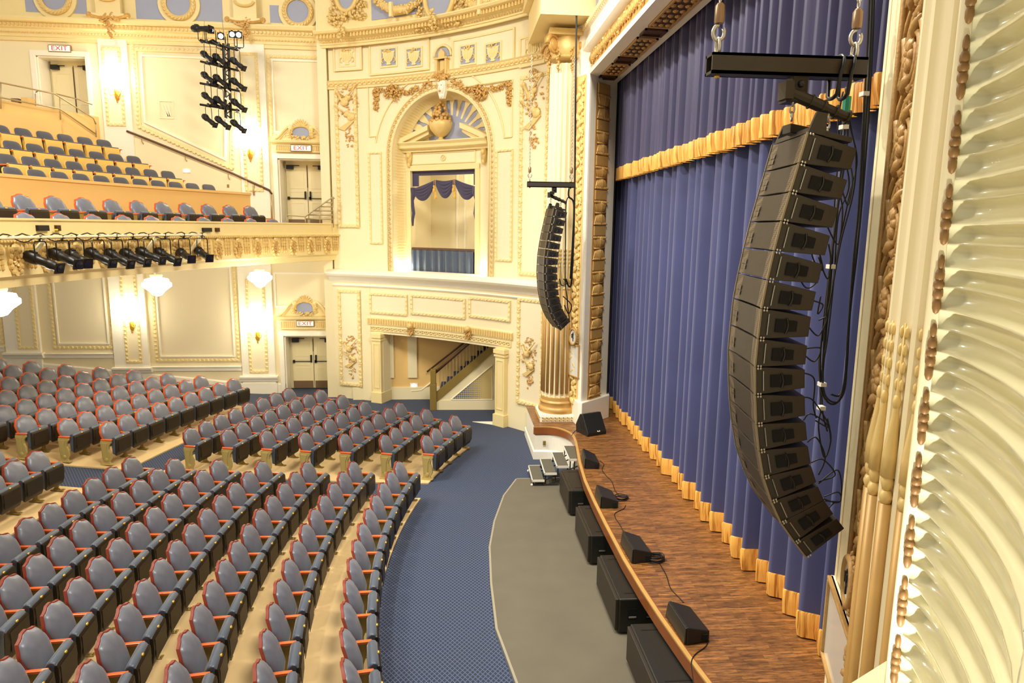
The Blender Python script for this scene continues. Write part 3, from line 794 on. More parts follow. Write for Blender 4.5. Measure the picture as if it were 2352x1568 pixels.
# exit signs
def exit_sign(px, py, w, h, o, label):
    u, z = SW.uz(px, py, o+.08); e = empty('exit_sign', SW.P(u, z-h/2, o), 0, label, 'sign')
    m = MB(); fbox(m, SW, u-w/2, u+w/2, z-h/2, z+h/2, o, o+.07); child(m.build('sign_box', olive, bevel=.01), e)
    m = MB(); fbox(m, SW, u-w/2+.025, u+w/2-.025, z-h/2+.025, z+h/2-.025, o+.065, o+.076); child(m.build('sign_face', glowsign), e)
    M = fmat(SW, u, z, o+.078) @ Matrix.Diagonal((1.25, 1, 1, 1)); add_text('EXIT', h*.88, redtxt, M, e, 'sign_lettering', .003)
exit_sign(701, 743, .60, .21, .10, 'lit EXIT sign over the ground-floor exit doors')
exit_sign(691, 340, .68, .22, .10, 'lit EXIT sign over the balcony-end exit doors')
exit_sign(136, 111, .68, .22, .02, 'lit EXIT sign at the top left balcony doors')
# overdoors: fluted frieze block, scrolled pediment, cartouche
def overdoor(pxl, pxr, py_top, py_bot, pyc, label, out=.1):
    u0, zt = SW.uz(pxl, py_top, out); u1, zb = SW.uz(pxr, py_bot, out); c = (u0+u1)/2; W = u1-u0
    e = empty('overdoor_pediment', SW.P(c, zb, 0), 0, label, 'plaster ornament')
    m = MB(); fbox(m, SW, u0, u1, zb, zt, 0, out-.02); fprof(m, SW, u0-.08, u1+.06, [(0, zt), (out+.03, zt), (out+.10, zt+.05), (out+.12, zt+.12), (0, zt+.14)])
    fborder(m, SW, u0+.03, zb+.02, u1-.03, zt-.02, .03, out-.03, out+.01)
    child(m.build('frieze_block', creamy), e)
    m = MB(); q = u0+.12
    while q < u1-.14:
        if abs(q+.02-c) > .34: fbox(m, SW, q, q+.035, zb+.07, zt-.06, out-.03, out+.005)
        q += .07
    child(m.build('fluting', goldp), e)
    zt2 = zt+.14; H = SW.uz(pxl, pyc, out)[1]-zt2
    for s in (-1, 1):
        m = MB(); P = []
        for i in range(13):
            t = i/12; x = c+s*(W/2*(1-t)+.33*t); y = zt2+H*(.08+.80*(3*t*t-2*t**3)); P.append((x, y))
        m.tube([SW.P(a, b, .08) for a, b in P], .045, 6); m.tube([SW.P(a-s*.0, b-.09, .05) for a, b in P], .03, 6)
        fpoly(m, SW, P+[(P[-1][0], zt2), (P[0][0], zt2)], 0, .03)
        fblob(m, SW, P[-1][0], P[-1][1]-.05, .1, .085, .085, .06); child(m.build('scroll_pediment', creamy), e)
        m = MB(); fblob(m, SW, c+s*.36, zt2+H*.45, .1, .05, .17, .05); cluster(m, SW, c+s*.36, zt2+H*.45, .1, .05, .14, 12, .06, 3); child(m.build('fruit_drop', gold_dk if 0 else goldp), e)
    m = MB(); fpoly(m, SW, arcpts(c, zt2+H*.5, .30, 0, 2*PI, 24, H*.36)[:-1], 0, .07); child(m.build('oval_field', bluep), e)
    m = MB(); m.tube([SW.P(a, b, .09) for a, b in arcpts(c, zt2+H*.5, .31, -.3, PI+.3, 18, H*.40)], .04, 6)
    for i in range(9):
        a = PI*(i+.5)/9; fblob(m, SW, c+.17*math.cos(a), zt2+H*.82+.16*math.sin(a), .1, .12, .035, .04, a, 5, 3)
    cluster(m, SW, c, zt2+H*.14, .09, .3, .07, 18, .06, 4); child(m.build('shell_crest', goldp), e)
overdoor(641, 761, 735, 757, 688, 'plaster overdoor with scroll pediment above the ground-floor exit doors')
overdoor(630, 754, 330, 352, 284, 'plaster overdoor with scroll pediment above the balcony-end exit doors')

# --- far box wall (concave bay between side wall and column) ------------------
BA = Arc((-4.02, 23.30), (2.35, 18.62), .55)
def bay_struct():
    lo = MB(); L = BA.L
    oL, z_o = BA.uz(880, 770); oR = BA.uz(1144, 785)[0]; oz = BA.uz(1010, 780)[1]
    zl = BA.uz(1000, 640, .35)[1]
    fbox(lo, BA, 0, oL, -.1, zl, -.5, 0); fbox(lo, BA, oR, L+.7, -.1, zl, -.5, 0); fbox(lo, BA, oL, oR, oz, zl, -.5, 0)
    # side return of the corner pier towards the side wall
    a = BA.P(0, 0, 0); lo.box((a[0]-.28, a[1], -.1), (a[0]+.0, 24.3, 14))
    return lo, oL, oR, oz, zl
lo, oL, oR, oz, zl = bay_struct()
# upper wall, set back, with box opening
bL, b1 = BA.uz(944, 393, -.62); bR = BA.uz(1093, 393, -.62)[0]
UO = -.12
aL = BA.uz(905, 600, UO)[0]; aR = BA.uz(1121, 600, UO)[0]; acu = (aL+aR)/2; aRad = (aR-aL)/2
azs = BA.uz(1012, 232, UO)[1]-aRad*.0
azt = BA.uz(1012, 209, UO)[1]; asp = azt-aRad
top_z = 14.
up = MB()
fbox(up, BA, 0, aL, zl-.1, asp, UO-.3, UO); fbox(up, BA, aR, BA.L+.7, zl-.1, asp, UO-.3, UO)
N = 22
for i in range(N):     # spandrels above the springing line
    a0 = PI-PI*i/N; a1 = PI-PI*(i+1)/N
    u0, u1 = acu+aRad*math.cos(a0), acu+aRad*math.cos(a1); z0, z1 = asp+aRad*math.sin(a0), asp+aRad*math.sin(a1)
    vs = [BA.P(u0, z0, UO-.3), BA.P(u1, z1, UO-.3), BA.P(u1, z1, UO), BA.P(u0, z0, UO), BA.P(u0, azt+.05, UO-.3), BA.P(u1, azt+.05, UO-.3), BA.P(u1, azt+.05, UO), BA.P(u0, azt+.05, UO)]
    up.hexa(vs)
fbox(up, BA, 0, aL, asp, azt+.05, UO-.3, UO); fbox(up, BA, aR, BA.L+.7, asp, azt+.05, UO-.3, UO)
fbox(up, BA, 0, BA.L+.7, azt+.05, top_z, UO-.3, UO)
for v, f in ((up.v, up.f),): lo.add(v, f)
struct(lo.build('wall_far', cream), 'concave cream wall of the stage box bay')
# ledge between the storeys
lg = MB(); fprof(lg, BA, -.1, BA.L+.6, [(-.5, zl-.28), (.02, zl-.28), (.06, zl-.2), (.10, zl-.12), (.26, zl-.06), (.30, zl+.0), (.30, zl+.06), (.2, zl+.12), (-.5, zl+.14)])
fprof(lg, BA, .0, BA.L+.5, [(-.2, zl-.42), (.03, zl-.42), (.06, zl-.38), (.03, zl-.34), (-.2, zl-.34)])
struct(lg.build('trim_10', white_p, smooth=True, auto=30), 'moulded ledge below the stage box')
bw = MB(); bg = MB(); bp2 = MB(); bgo = MB()
trim, tgold, tpan = bw, bg, bp2
# lower storey: three panels, fluted band, scroll band, pilasters of the opening
panel(BA, 849, 672, 936, 725, .07, .02, inner=False); panel(BA, 944, 676, 1069, 733, .07, .02, inner=False); panel(BA, 1078, 681, 1172, 739, .07, .02, inner=False)
zf1 = BA.uz(1010, 745, .05)[1]; zf0 = BA.uz(1010, 757, .05)[1]; uL = BA.uz(845, 735)[0]; uR = BA.uz(1178, 760)[0]
fbox(bw, BA, uL, uR, zf0-.03, zf1+.03, -.01, .04); dentils(bgo, BA, uL+.02, uR-.03, zf0, zf1, .03, .07, .095, .055)
zs1 = BA.uz(1010, 763, .03)[1]; zs0 = BA.uz(1010, 774, .03)[1]
fborder(bg, BA, uL+.1, zs0, uR-.05, zs1, .025, 0, .04)
frow(bg, BA, [(uL+.18, (zs0+zs1)/2), (uR-.1, (zs0+zs1)/2)], .17, lambda u, z, a, k: (tubeF(bg, BA, arcpts(u, z, .045, 0, 2*PI, 8), .012, .03, 4), fblob(bg, BA, u+.085, z, .03, .05, .02, .02, .6, 5, 3)))
for a, b in ((oL-.35, oL-.02), (oR+.02, oR+.38)):
    fbox(bw, BA, a, b, 0, oz+.02, -.48, .14); fbox(bw, BA, a-.04, b+.04, oz-.12, oz+.0, -.5, .19); fbox(bw, BA, a-.03, b+.03, oz-.22, oz-.16, -.48, .17); fbox(bw, BA, a-.04, b+.04, 0, .35, -.48, .19)
    fborder(bg, BA, a+.05, .5, b-.05, oz-.32, .025, .13, .155)
# side pilaster fields with leaf borders
T_low = panel(BA, 776, 664, 832, 888, .10, .03, inner=False); T_lowR = panel(BA, 1190, 682, 1246, 940, .10, .03, inner=False)
T_up = panel(BA, 769, 194, 826, 522, .10, UO+.03, inner=False); T_upR = panel(BA, 1197, 176, 1254, 635, .10, UO+.03, inner=False)
for (u0, z0, u1, z1), oo in ((T_low, .05), (T_lowR, .05), (T_up, UO+.05), (T_upR, UO+.05)):
    leafrow(bgo, BA, [(u0+.05, z0+.05), (u0+.05, z1-.05)], .24, .13, oo+.01, .03); leafrow(bgo, BA, [(u1-.05, z0+.05), (u1-.05, z1-.05)], .24, .13, oo+.01, .03)
# narrow fields beside the arch and spandrel fields
panel(BA, 847, 350, 880, 560, .05, UO+.01, inner=False); panel(BA, 1141, 345, 1176, 600, .05, UO+.01, inner=False)
for s, (pa, pb) in ((-1, (846, 194)), (1, (1178, 183))):
    u0, z1 = BA.uz(pa, pb, UO); z0 = BA.uz(pa, 314, UO)[1]
    P = [(u0, z0), (u0, z1), (acu+s*.55, z1)]
    for i in range(10):
        a = math.radians(72-62*i/9); P.append((acu+s*(aRad+.62)*math.cos(a), asp+(aRad+.62)*math.sin(a)))
    P = [p for p in P if (p[0]-u0)*s <= 0.001]; P.append((P[-1][0], z0)); P.append(P[0])
    tubeF(bg, BA, P, .022, UO+.02, 5)
# upper entablature of the bay
z_a0 = BA.uz(1010, 180, UO)[1]; z_a1 = BA.uz(1010, 166, UO+.1)[1]
fprof(bw, BA, -.1, BA.L+.6, [(UO-.1, z_a0-.06), (UO+.05, z_a0-.06), (UO+.06, z_a0), (UO+.09, z_a0+.02), (UO+.09, z_a1), (UO+.13, z_a1+.04), (UO-.1, z_a1+.06)])
frow(bgo, BA, [(.05, (z_a0+z_a1)/2+.01), (BA.L+.4, (z_a0+z_a1)/2+.01)], .17, lambda u, z, a, k: (fblob(bgo, BA, u, z, UO+.10, .05, .07, .03, .5, 6, 3), fblob(bgo, BA, u+.085, z, UO+.10, .03, .03, .03, 0, 5, 3)))
z_c0 = BA.uz(1010, 82, UO+.1)[1]; z_c1 = BA.uz(1010, 34, UO+.55)[1]
cc = MB(); cornice(Arc((-4.02-.0, 23.30), (2.35, 18.62), .55), -.15, BA.L+.8, z_c0, z_c1, cc, .5)
struct(cc.build('trim_11', creamy), 'curved cream cornice over the stage box')
for zz, st_, oo in ((z_c0+.645*(z_c1-z_c0), .12, .30), ): dentils(bgo, BA, -.1, BA.L+.5, zz-.06, zz+.06, oo, oo+.06, st_, .06)
frow(bgo, BA, [(0, z_c0+.36*(z_c1-z_c0)), (BA.L+.4, z_c0+.36*(z_c1-z_c0))], .1, lambda u, z, a, k: fblob(bgo, BA, u, z, .14, .045, .025, .02, .5, 5, 3))
fbox(bw, BA, -.2, BA.L+.8, z_c1-.02, 14, UO-.3, .12)
# frieze blocks
for px0, px1, t, b in ((766, 832, 100, 168), (1195, 1252, 82, 152)):
    panel(BA, px0, t+5, px1, b-8, .05, UO+.04, inner=False, gold_=False)
panel(BA, 848, 103, 987, 160, .05, UO+.02, inner=False, gold_=False); panel(BA, 1040, 92, 1182, 150, .05, UO+.02, inner=False, gold_=False)
struct(bw.build('trim_12', creamy), 'cream mouldings of the stage box bay'); struct(bg.build('trim_13', creamy), 'leaf-edged borders of the stage box bay'); struct(bp2.build('trim_14', cream_p)); struct(bgo.build('trim_15', goldp), 'gilded dentils and leaf mouldings of the stage box bay')
# urn reliefs in blue squares
def urn(px, py, label):
    o = UO+.02; u, z = BA.uz(px, py, o); e = empty('urn_relief', BA.P(u, z-.25, o), 0, label, 'plaster ornament', 'urn reliefs along the frieze')
    m = MB(); fbox(m, BA, u-.26, u+.26, z-.24, z+.24, o, o+.02); child(m.build('blue_field', bluep), e)
    fr_ = MB(); fborder(fr_, BA, u-.31, z-.29, u+.31, z+.29, .05, o, o+.04); child(fr_.build('square_moulding', creamy), e)
    m = MB(); prof = [(.05, -.22), (.09, -.2), (.05, -.16), (.10, -.12), (.17, -.04), (.20, .06), (.20, .12), (.23, .14), (.23, .17), (.18, .17)]
    P = [(u+r, z+h) for r, h in prof]+[(u-r, z+h) for r, h in reversed(prof)]; fpoly(m, BA, P, o, o+.05)
    for k in range(5): fblob(m, BA, u+(k-2)*.065, z+.0, o+.05, .028, .13, .03)
    child(m.build('urn_body', creamy), e)
    m = MB(); cluster(m, BA, u, z+.19, o+.04, .17, .045, 14, .05, int(px)); 
    for s in (-1, 1): tubeF(m, BA, arcpts(u+s*.18, z-.08, .07, -PI/2 if s > 0 else PI/2, PI/2 if s > 0 else 3*PI/2, 8), .018, o+.04, 5)
    child(m.build('fruit_and_handles', goldp), e)
ds = ('directly above the left trophy', 'second from the left', 'third from the left, beside the arched niche', 'first right of the arched niche', 'second right of the arched niche', 'directly above the right trophy')
for (x, y), d in zip(((798, 132), (894, 132), (952, 132), (1076, 126), (1134, 122), (1226, 110)), ds): urn(x, y, 'cream urn relief on blue square in frieze, '+d)
# ================================================================ STAGE BOX NICHE
zsill = zl+.13
rin = aRad-.17
NB = -.66
class Cove:
    pass
def cove_mesh(F, cu, sp, R0, zb, ob0, R1, ob1, nfl_per_m=11, amp=.022, m=7, sub=4):
    """fluted cove: jamb - arch - jamb, from radius R0 at offset ob0 to R1 at ob1"""
    mb = MB(); path = []
    Lj = sp-zb; La = PI*R0; tot = 2*Lj+La; n = int(tot*nfl_per_m)*sub
    for i in range(n+1):
        d = tot*i/n
        if d < Lj: path.append(('j', -1, zb+d, d))
        elif d < Lj+La: path.append(('a', PI-(d-Lj)/R0, 0, d))
        else: path.append(('j', 1, sp-(d-Lj-La), d))
    rings = []
    for k, a, z, d in path:
        row = []; w = abs(math.sin(PI*(d*nfl_per_m)))
        for j in range(m+1):
            t = j/m; q = t*PI/2
            r = R0+(R1-R0)*(1-math.cos(q)) if True else 0
            o = ob0+(ob1-ob0)*math.sin(q)
            env = math.sin(PI*min(1, max(0, t*1.15))) if t < .9 else .0
            r2 = r+amp*w*min(1, t*5)*min(1, (1-t)*5+.0); 
            if k == 'j': row.append(F.P(cu+a*r2, z, o))
            else: row.append(F.P(cu+r2*math.cos(a), sp+r2*math.sin(a), o))
        rings.append(row)
    mb.loft(rings, closed=False); return mb
cm = cove_mesh(BA, acu, asp, aRad, zsill-.02, UO, rin, NB)
niche = empty('arched_niche', BA.P(acu, zsill, NB), 0, 'tall fluted arched niche with pediment around the curtained stage box', 'niche')
child(cm.build('fluted_cove', goldp if 0 else creamy, smooth=True, auto=60), niche)
m = MB()
def archpath(r, n=30): return [(acu-r, zsill)]+arcpts(acu, asp, r, PI, 0, n)+[(acu+r, zsill)]
frow(m, BA, archpath(aRad+.11), .15, lambda u, z, a, k: (tubeF(m, BA, arcpts(u, z, .055, a, a+PI, 6), .016, UO+.03, 4), fblob(m, BA, u, z, UO+.01, .03, .03, .03, 0, 5, 3)))
child(m.build('scallop_border', goldp), niche)
m = MB()
tubeF(m, BA, archpath(aRad+.21), .025, UO+.01); tubeF(m, BA, archpath(aRad+.02), .028, UO+.02); child(m.build('arch_moulding', creamy, smooth=True), niche)
# back wall of the niche with the box opening
bL, b1 = BA.uz(944, 393, NB); bR = BA.uz(1093, 393, NB)[0]
cor_z0 = BA.uz(1010, 345, NB+.1)[1]; cor_z1 = BA.uz(1010, 322, NB+.3)[1]
m = MB(); ua, ub = acu-rin-.03, acu+rin+.03
fbox(m, BA, ua, bL, zsill-.05, cor_z1, NB-.2, NB); fbox(m, BA, bR, ub, zsill-.05, cor_z1, NB-.2, NB); fbox(m, BA, bL, bR, b1, cor_z1, NB-.2, NB)
fpoly(m, BA, [(acu-rin-.03, cor_z1-.02)]+arcpts(acu, asp, rin+.03, PI, 0, 24)+[(acu+rin+.03, cor_z1-.02)], NB-.2, NB-.1)
child(m.build('niche_back', cream), niche)
m = MB(); rf = rin*.92; fz = max(cor_z1, asp-.05)
fpoly(m, BA, arcpts(acu, fz, rf, PI, 0, 28), NB-.1, NB-.085); child(m.build('fan_field', bluep), niche)
nr = 13
for i in range(nr):
    a = PI*(i+.5)/nr
    m = MB(); P = []
    for r, w in ((.25, .012), (.45, .016), (.62, .026), (.72, .03), (.80, .055), (.86, .07), (.93, .062), (1., .075)):
        P.append((r*rf, w*rf*1.05))
    A = [(acu+r*math.cos(a)-w*math.sin(a), fz+r*math.sin(a)+w*math.cos(a)) for r, w in P]; B = [(acu+r*math.cos(a)+w*math.sin(a), fz+r*math.sin(a)-w*math.cos(a)) for r, w in P]
    fpoly(m, BA, A+B[::-1], NB-.085, NB-.03); child(m.build('fan_ray', creamy), niche)
for i in range(1, nr):
    a = PI*i/nr; m = MB(); 
    for q in range(5):
        r = rf*(.42+.07*q)
        for s in (-1, 1):
            fblob(m, BA, acu+r*math.cos(a)-s*.035*math.sin(a), fz+r*math.sin(a)+s*.035*math.cos(a), NB-.07, .06, .022, .015, a+s*.6, 5, 3)
    fblob(m, BA, acu+rf*.77*math.cos(a), fz+rf*.77*math.sin(a), NB-.07, .06, .022, .015, a, 5, 3)
    child(m.build('leaf_spray', goldp), niche)
m = MB(); pts = arcpts(acu, fz, rf*1.03, PI, 0, 24); tubeF(m, BA, pts, .04, NB-.06); child(m.build('fan_rim', creamy, smooth=True), niche)
# entablature and broken pediment
eL = BA.uz(907, 325, NB+.34)[0]; eR = BA.uz(1118, 325, NB+.34)[0]
m = MB(); fprof(m, BA, eL+.06, eR-.06, [(NB, cor_z0-.02), (NB+.1, cor_z0-.02), (NB+.12, cor_z0+.06), (NB+.26, cor_z0+.09), (NB+.28, cor_z1-.10), (NB+.36, cor_z1-.03), (NB+.36, cor_z1), (NB, cor_z1)])
child(m.build('entablature', creamy), niche)
zap = BA.uz(985, 292, NB+.3)[1]
for s in (-1, 1):
    e_ = eL if s < 0 else eR; ce = acu+s*(abs(e_-acu)*.35)
    P = [(e_, cor_z1), (e_-s*0, cor_z1+.05), (ce, zap+.06), (ce, zap-.09), (e_-s*.25, cor_z1)]
    m = MB(); fpoly(m, BA, P, NB-.08, NB+.34); fpoly(m, BA, [(e_-s*.3, cor_z1), (ce+s*.02, zap-.08), (ce+s*.02, zap-.2), (e_-s*.62, cor_z1)], NB-.08, NB+.24)
    child(m.build('pediment_half', creamy), niche)
    br = eL+.33 if s < 0 else eR-.33
    zb0 = BA.uz(1010, 384, NB+.1)[1]
    m = MB(); fpoly(m, BA, [(br-.08, cor_z0), (br+.08, cor_z0), (br+.07, cor_z0-.2), (br+.05, zb0+.1), (br-.05, zb0+.1), (br-.07, cor_z0-.2)], NB, NB+.1)
    fblob(m, BA, br, cor_z0-.12, NB+.1, .09, .09, .08); fblob(m, BA, br, zb0+.1, NB+.08, .06, .09, .06); child(m.build('console_bracket', goldp, smooth=True), niche)
pz0 = BA.uz(1010, 376, NB)[1]; pz1 = BA.uz(1010, 349, NB)[1]
m = MB(); fborder(m, BA, bL, pz0, bR, pz1, .03, NB, NB+.03); tubeF(m, BA, arcpts((bL+bR)/2, (pz0+pz1)/2, .085, 0, 2*PI, 16), .014, NB+.02)
fbox(m, BA, bL-.16, bL, zsill, b1+.12, NB, NB+.05); fbox(m, BA, bR, bR+.16, zsill, b1+.12, NB, NB+.05); fbox(m, BA, bL-.16, bR+.16, b1, b1+.16, NB, NB+.06)
for s, e_ in ((1, bL), (1, bR-.22)): pass
tubeF(m, BA, [((bL+bR)/2-.05, (pz0+pz1)/2-.05), ((bL+bR)/2+.05, (pz0+pz1)/2+.05)], .01, NB+.02); tubeF(m, BA, [((bL+bR)/2-.05, (pz0+pz1)/2+.05), ((bL+bR)/2+.05, (pz0+pz1)/2-.05)], .01, NB+.02)
child(m.build('opening_surround', creamy), niche)
# urn of fruit in the pediment
ux, uz_ = BA.uz(1013, 316, NB+.15)
urn_ = empty('fruit_urn', BA.P(ux, cor_z1, NB+.14), 0, 'gilded urn overflowing with fruit standing in the broken pediment', 'urn')
c0 = BA.P(ux, cor_z1, NB+.16)
m = MB(); m.lathe([(.02, 0), (.14, 0), (.15, .03), (.08, .06), (.06, .10), (.2, .18), (.33, .34), (.37, .5), (.34, .58), (.3, .6)], c0, 20); child(m.build('urn_bowl', goldp, smooth=True, auto=50), urn_)
m = MB(); rr = random.Random(8)
for i in range(70):
    h = rr.random(); r = .34*(1-h)**.8; a = rr.uniform(0, 2*PI)
    m.blob((c0[0]+r*math.cos(a), c0[1]+r*math.sin(a), c0[2]+.52+h*.62), [(.06, 0, .02), (0, .06, 0), (-.01, .01, .06)], 6, 4)
child(m.build('fruit_pile', gold, smooth=True), urn_)
# stage box room behind the opening
m = MB(); a_, b_ = bL-.5, bR+.5
fbox(m, BA, a_, b_, zsill-.2, b1+.5, NB-2.1, NB-2.0); fbox(m, BA, a_, a_+.05, zsill-.2, b1+.5, NB-2.1, NB-.2); fbox(m, BA, b_-.05, b_, zsill-.2, b1+.5, NB-2.1, NB-.2)
fbox(m, BA, a_, b_, zsill-.3, zsill-.2, NB-2.1, NB-.2); fbox(m, BA, a_, b_, b1+.4, b1+.5, NB-2.1, NB-.2)
struct(m.build('wall_box', cream_p), 'pale wall inside the stage box')
m = MB()
for q in (.28, .36, .60, .68): uu = a_+(b_-a_)*q; fbox(m, BA, uu, uu+.05, zsill, b1+.3, NB-2.0, NB-1.95)
struct(m.build('trim_16', white_p), 'panel mouldings inside the stage box')
ztop = BA.uz(1010, 571, NB)[1]
def pleats(F, u0, u1, z0, z1, o, amp, period, name, mt, nz=3, seed=1, top_o=None, fn=None):
    rr = random.Random(seed); n = int((u1-u0)/period*9)+2; ph = []; cur = 0
    for i in range(n+1): ph.append(cur); cur += 2*PI/9*rr.uniform(.75, 1.25)
    mb = MB(); rings = []
    for i in range(n+1):
        u = u0+(u1-u0)*i/n; s = amp*(math.sin(ph[i])+.25*math.sin(2.3*ph[i]+1))
        rings.append([F.P(u, (z0+(z1-z0)*k/nz), o+s*(1 if fn is None else fn(k/nz))) for k in range(nz+1)])
    mb.loft(rings, closed=False); return mb
bd = empty('box_parapet_drape', BA.P(acu, zsill, NB+.05), 0, 'pleated slate-blue drape across the front of the stage box', 'drape')
child(pleats(BA, bL+.02, bR-.02, zsill, ztop-.06, NB+.06, .045, .26, 'd', purple, 4, 5).build('pleated_cloth', fabric_c, smooth=True), bd)
m = MB(); fbox(m, BA, bL, bR, ztop-.10, ztop+.02, NB-.08, NB+.0); child(m.build('backing_rail', darkrail), bd)
m = MB(); fbox(m, BA, bL, bR, zsill, ztop-.1, NB-.08, NB-.04); child(m.build('backing_board', purple), bd)
sd = empty('box_swag_valance', BA.P(acu, b1, NB), 0, 'dusky violet swag valance with gold tassels over the stage box opening', 'drape')
zs = BA.uz(1010, 415, NB)[1]; W_ = bR-bL
m = MB(); fbox(m, BA, bL, bR, b1-.14, b1, NB-.14, NB-.08); fbox(m, BA, bL, bL+.2, zs-.15, b1, NB-.14, NB-.08); fbox(m, BA, bR-.14, bR, zs-.15, b1, NB-.14, NB-.08); child(m.build('flat_valance', purple), sd)
def swag(p0, p1, sag, w0, w1):
    m = MB(); n = 14
    for k in range(9):
        P = []
        for i in range(n+1):
            t = i/n; th = w0+(w1-w0)*math.sin(PI*t); P.append(BA.P(p0[0]+(p1[0]-p0[0])*t, p0[1]+(p1[1]-p0[1])*t-sag*math.sin(PI*t)*(.45+.75*k/8)-th*k*.09, NB-.05+.02*(k % 2)))
        m.tube(P, [.02+.03*math.sin(PI*i/n) for i in range(n+1)], 6)
    return m
uA, uB = bL+W_*.36, bL+W_*.66
for p0, p1, sg_ in (((bL+.02, zs-.25), (uA, zs+.02), .10), ((uA, zs+.02), (uB, zs+.02), .16), ((uB, zs+.02), (bR-.02, zs-.22), .10)):
    child(swag(p0, p1, sg_, .1, .45).build('swag', purple, smooth=True), sd)
for u_, s_ in ((bL+.03, 1), (bR-.03, -1)):
    m = MB(); m.tube([BA.P(u_+s_*.03*math.sin(q*2), zs-.2-.2*q, NB-.04) for q in range(7)], [.09, .08, .055, .06, .05, .05, .03], 8); child(m.build('side_tail', purple, smooth=True), sd)
for u_ in (uA, uB):
    for k in (0, 1):
        m = MB(); x = u_+.05*k-.02; zt_ = zs-.02-.2*k; m.tube([BA.P(x, zs+.05, NB-.0), BA.P(x, zt_-.1, NB+.0)], .008, 5); c = BA.P(x, zt_-.34, NB+.0)
        m.lathe([(.05, 0), (.045, .1), (.02, .16), (.035, .19), (.02, .23)], c, 8); child(m.build('tassel', tassel, smooth=True), sd)
# mask keystone, tabernacle, garlands and swags around the arch
ku, kz = BA.uz(1012, 201, UO+.15)
ks = empty('keystone_mask', BA.P(ku, kz-.3, UO), 0, 'gilded theatrical mask keystone at the crown of the arched niche', 'plaster ornament')
m = MB(); fpoly(m, BA, [(ku-.14, kz+.22), (ku+.14, kz+.22), (ku+.13, kz-.1), (ku+.07, kz-.3), (ku-.07, kz-.3), (ku-.13, kz-.1)], UO, UO+.12)
fblob(m, BA, ku, kz, UO+.12, .12, .2, .09, 0, 10, 8); fblob(m, BA, ku, kz+.0, UO+.21, .025, .06, .03); fblob(m, BA, ku, kz-.22, UO+.12, .08, .08, .06); child(m.build('mask_face', white_p, smooth=True, auto=50), ks)
m = MB(); fblob(m, BA, ku, kz-.1, UO+.20, .05, .03, .012); fblob(m, BA, ku-.05, kz+.06, UO+.19, .025, .018, .012); fblob(m, BA, ku+.05, kz+.06, UO+.19, .025, .018, .012); child(m.build('eyes_and_mouth', gold_dk), ks)
m = MB(); cluster(m, BA, ku, kz+.36, UO+.1, .3, .1, 26, .09, 2); cluster(m, BA, ku, kz+.25, UO+.12, .16, .1, 16, .08, 12); child(m.build('leaf_crest', gold), ks)
tz0 = BA.uz(1013, 172, UO+.1)[1]; tz1 = BA.uz(1013, 112, UO+.1)[1]
tb = empty('frieze_tabernacle', BA.P(ku, tz0, UO), 0, 'small pillared shrine ornament above the keystone mask', 'plaster ornament')
m = MB(); Hh = tz1-tz0
for s in (-1, 1): fbox(m, BA, ku+s*.17-.03, ku+s*.17+.03, tz0, tz0+Hh*.6, UO, UO+.14)
fbox(m, BA, ku-.24, ku+.24, tz0+Hh*.6, tz0+Hh*.66, UO, UO+.17); fbox(m, BA, ku-.09, ku+.09, tz0+.05, tz0+Hh*.55, UO, UO+.06)
fpoly(m, BA, [(ku-.11, tz0+Hh*.6), (ku-.11, tz0+Hh*.85), (ku, tz0+Hh), (ku+.11, tz0+Hh*.85), (ku+.11, tz0+Hh*.6)], UO+.04, UO+.12); child(m.build('pillared_shrine', goldp), tb)
m = MB(); fpoly(m, BA, arcpts(ku, tz0+Hh*.72, .25, 0, PI, 14), UO+.01, UO+.03); child(m.build('blue_arch_field', bluep), tb)
m = MB(); tubeF(m, BA, arcpts(ku, tz0+Hh*.72, .31, 0, PI, 16), .04, UO+.05); child(m.build('arch_hood', creamy, smooth=True), tb)
def garland(pts, label, drop=None):
    P = [BA.uz(x, y, UO+.08) for x, y in pts]; e = empty('fruit_garland', BA.P(P[0][0], P[0][1], UO), 0, label, 'plaster ornament', 'garlands beside the keystone')
    m = MB(); k = 0
    for (a, b), (c, d) in zip(P, P[1:]):
        L = math.hypot(c-a, d-b); n = max(1, int(L/.16))
        for i in range(n):
            t = i/n; cluster(m, BA, a+(c-a)*t, b+(d-b)*t, UO+.02, .12, .10, 8, .075, k, .1); k += 1
    mid = P[len(P)//2]; cluster(m, BA, mid[0], mid[1]-.03, UO+.05, .28, .26, 46, .085, k+3, .12)
    child(m.build('garland', gold, smooth=True), e)
    if drop:
        D = [BA.uz(x, y, UO+.08) for x, y in drop]; m = MB()
        for i in range(8):
            t = i/7; cluster(m, BA, D[0][0]+(D[1][0]-D[0][0])*t, D[0][1]+(D[1][1]-D[0][1])*t, UO+.02, .12*(1-.4*t), .09, 9, .07, k+i, .08)
        child(m.build('hanging_drop', gold, smooth=True), e)
garland([(985, 188), (958, 203), (930, 212), (900, 212), (872, 206), (858, 203)], 'gold fruit garland left of the keystone mask', ((861, 205), (862, 248)))
garland([(1042, 186), (1070, 205), (1102, 207), (1135, 203), (1165, 194)], 'gold fruit garland right of the keystone mask', ((1166, 194), (1168, 234)))
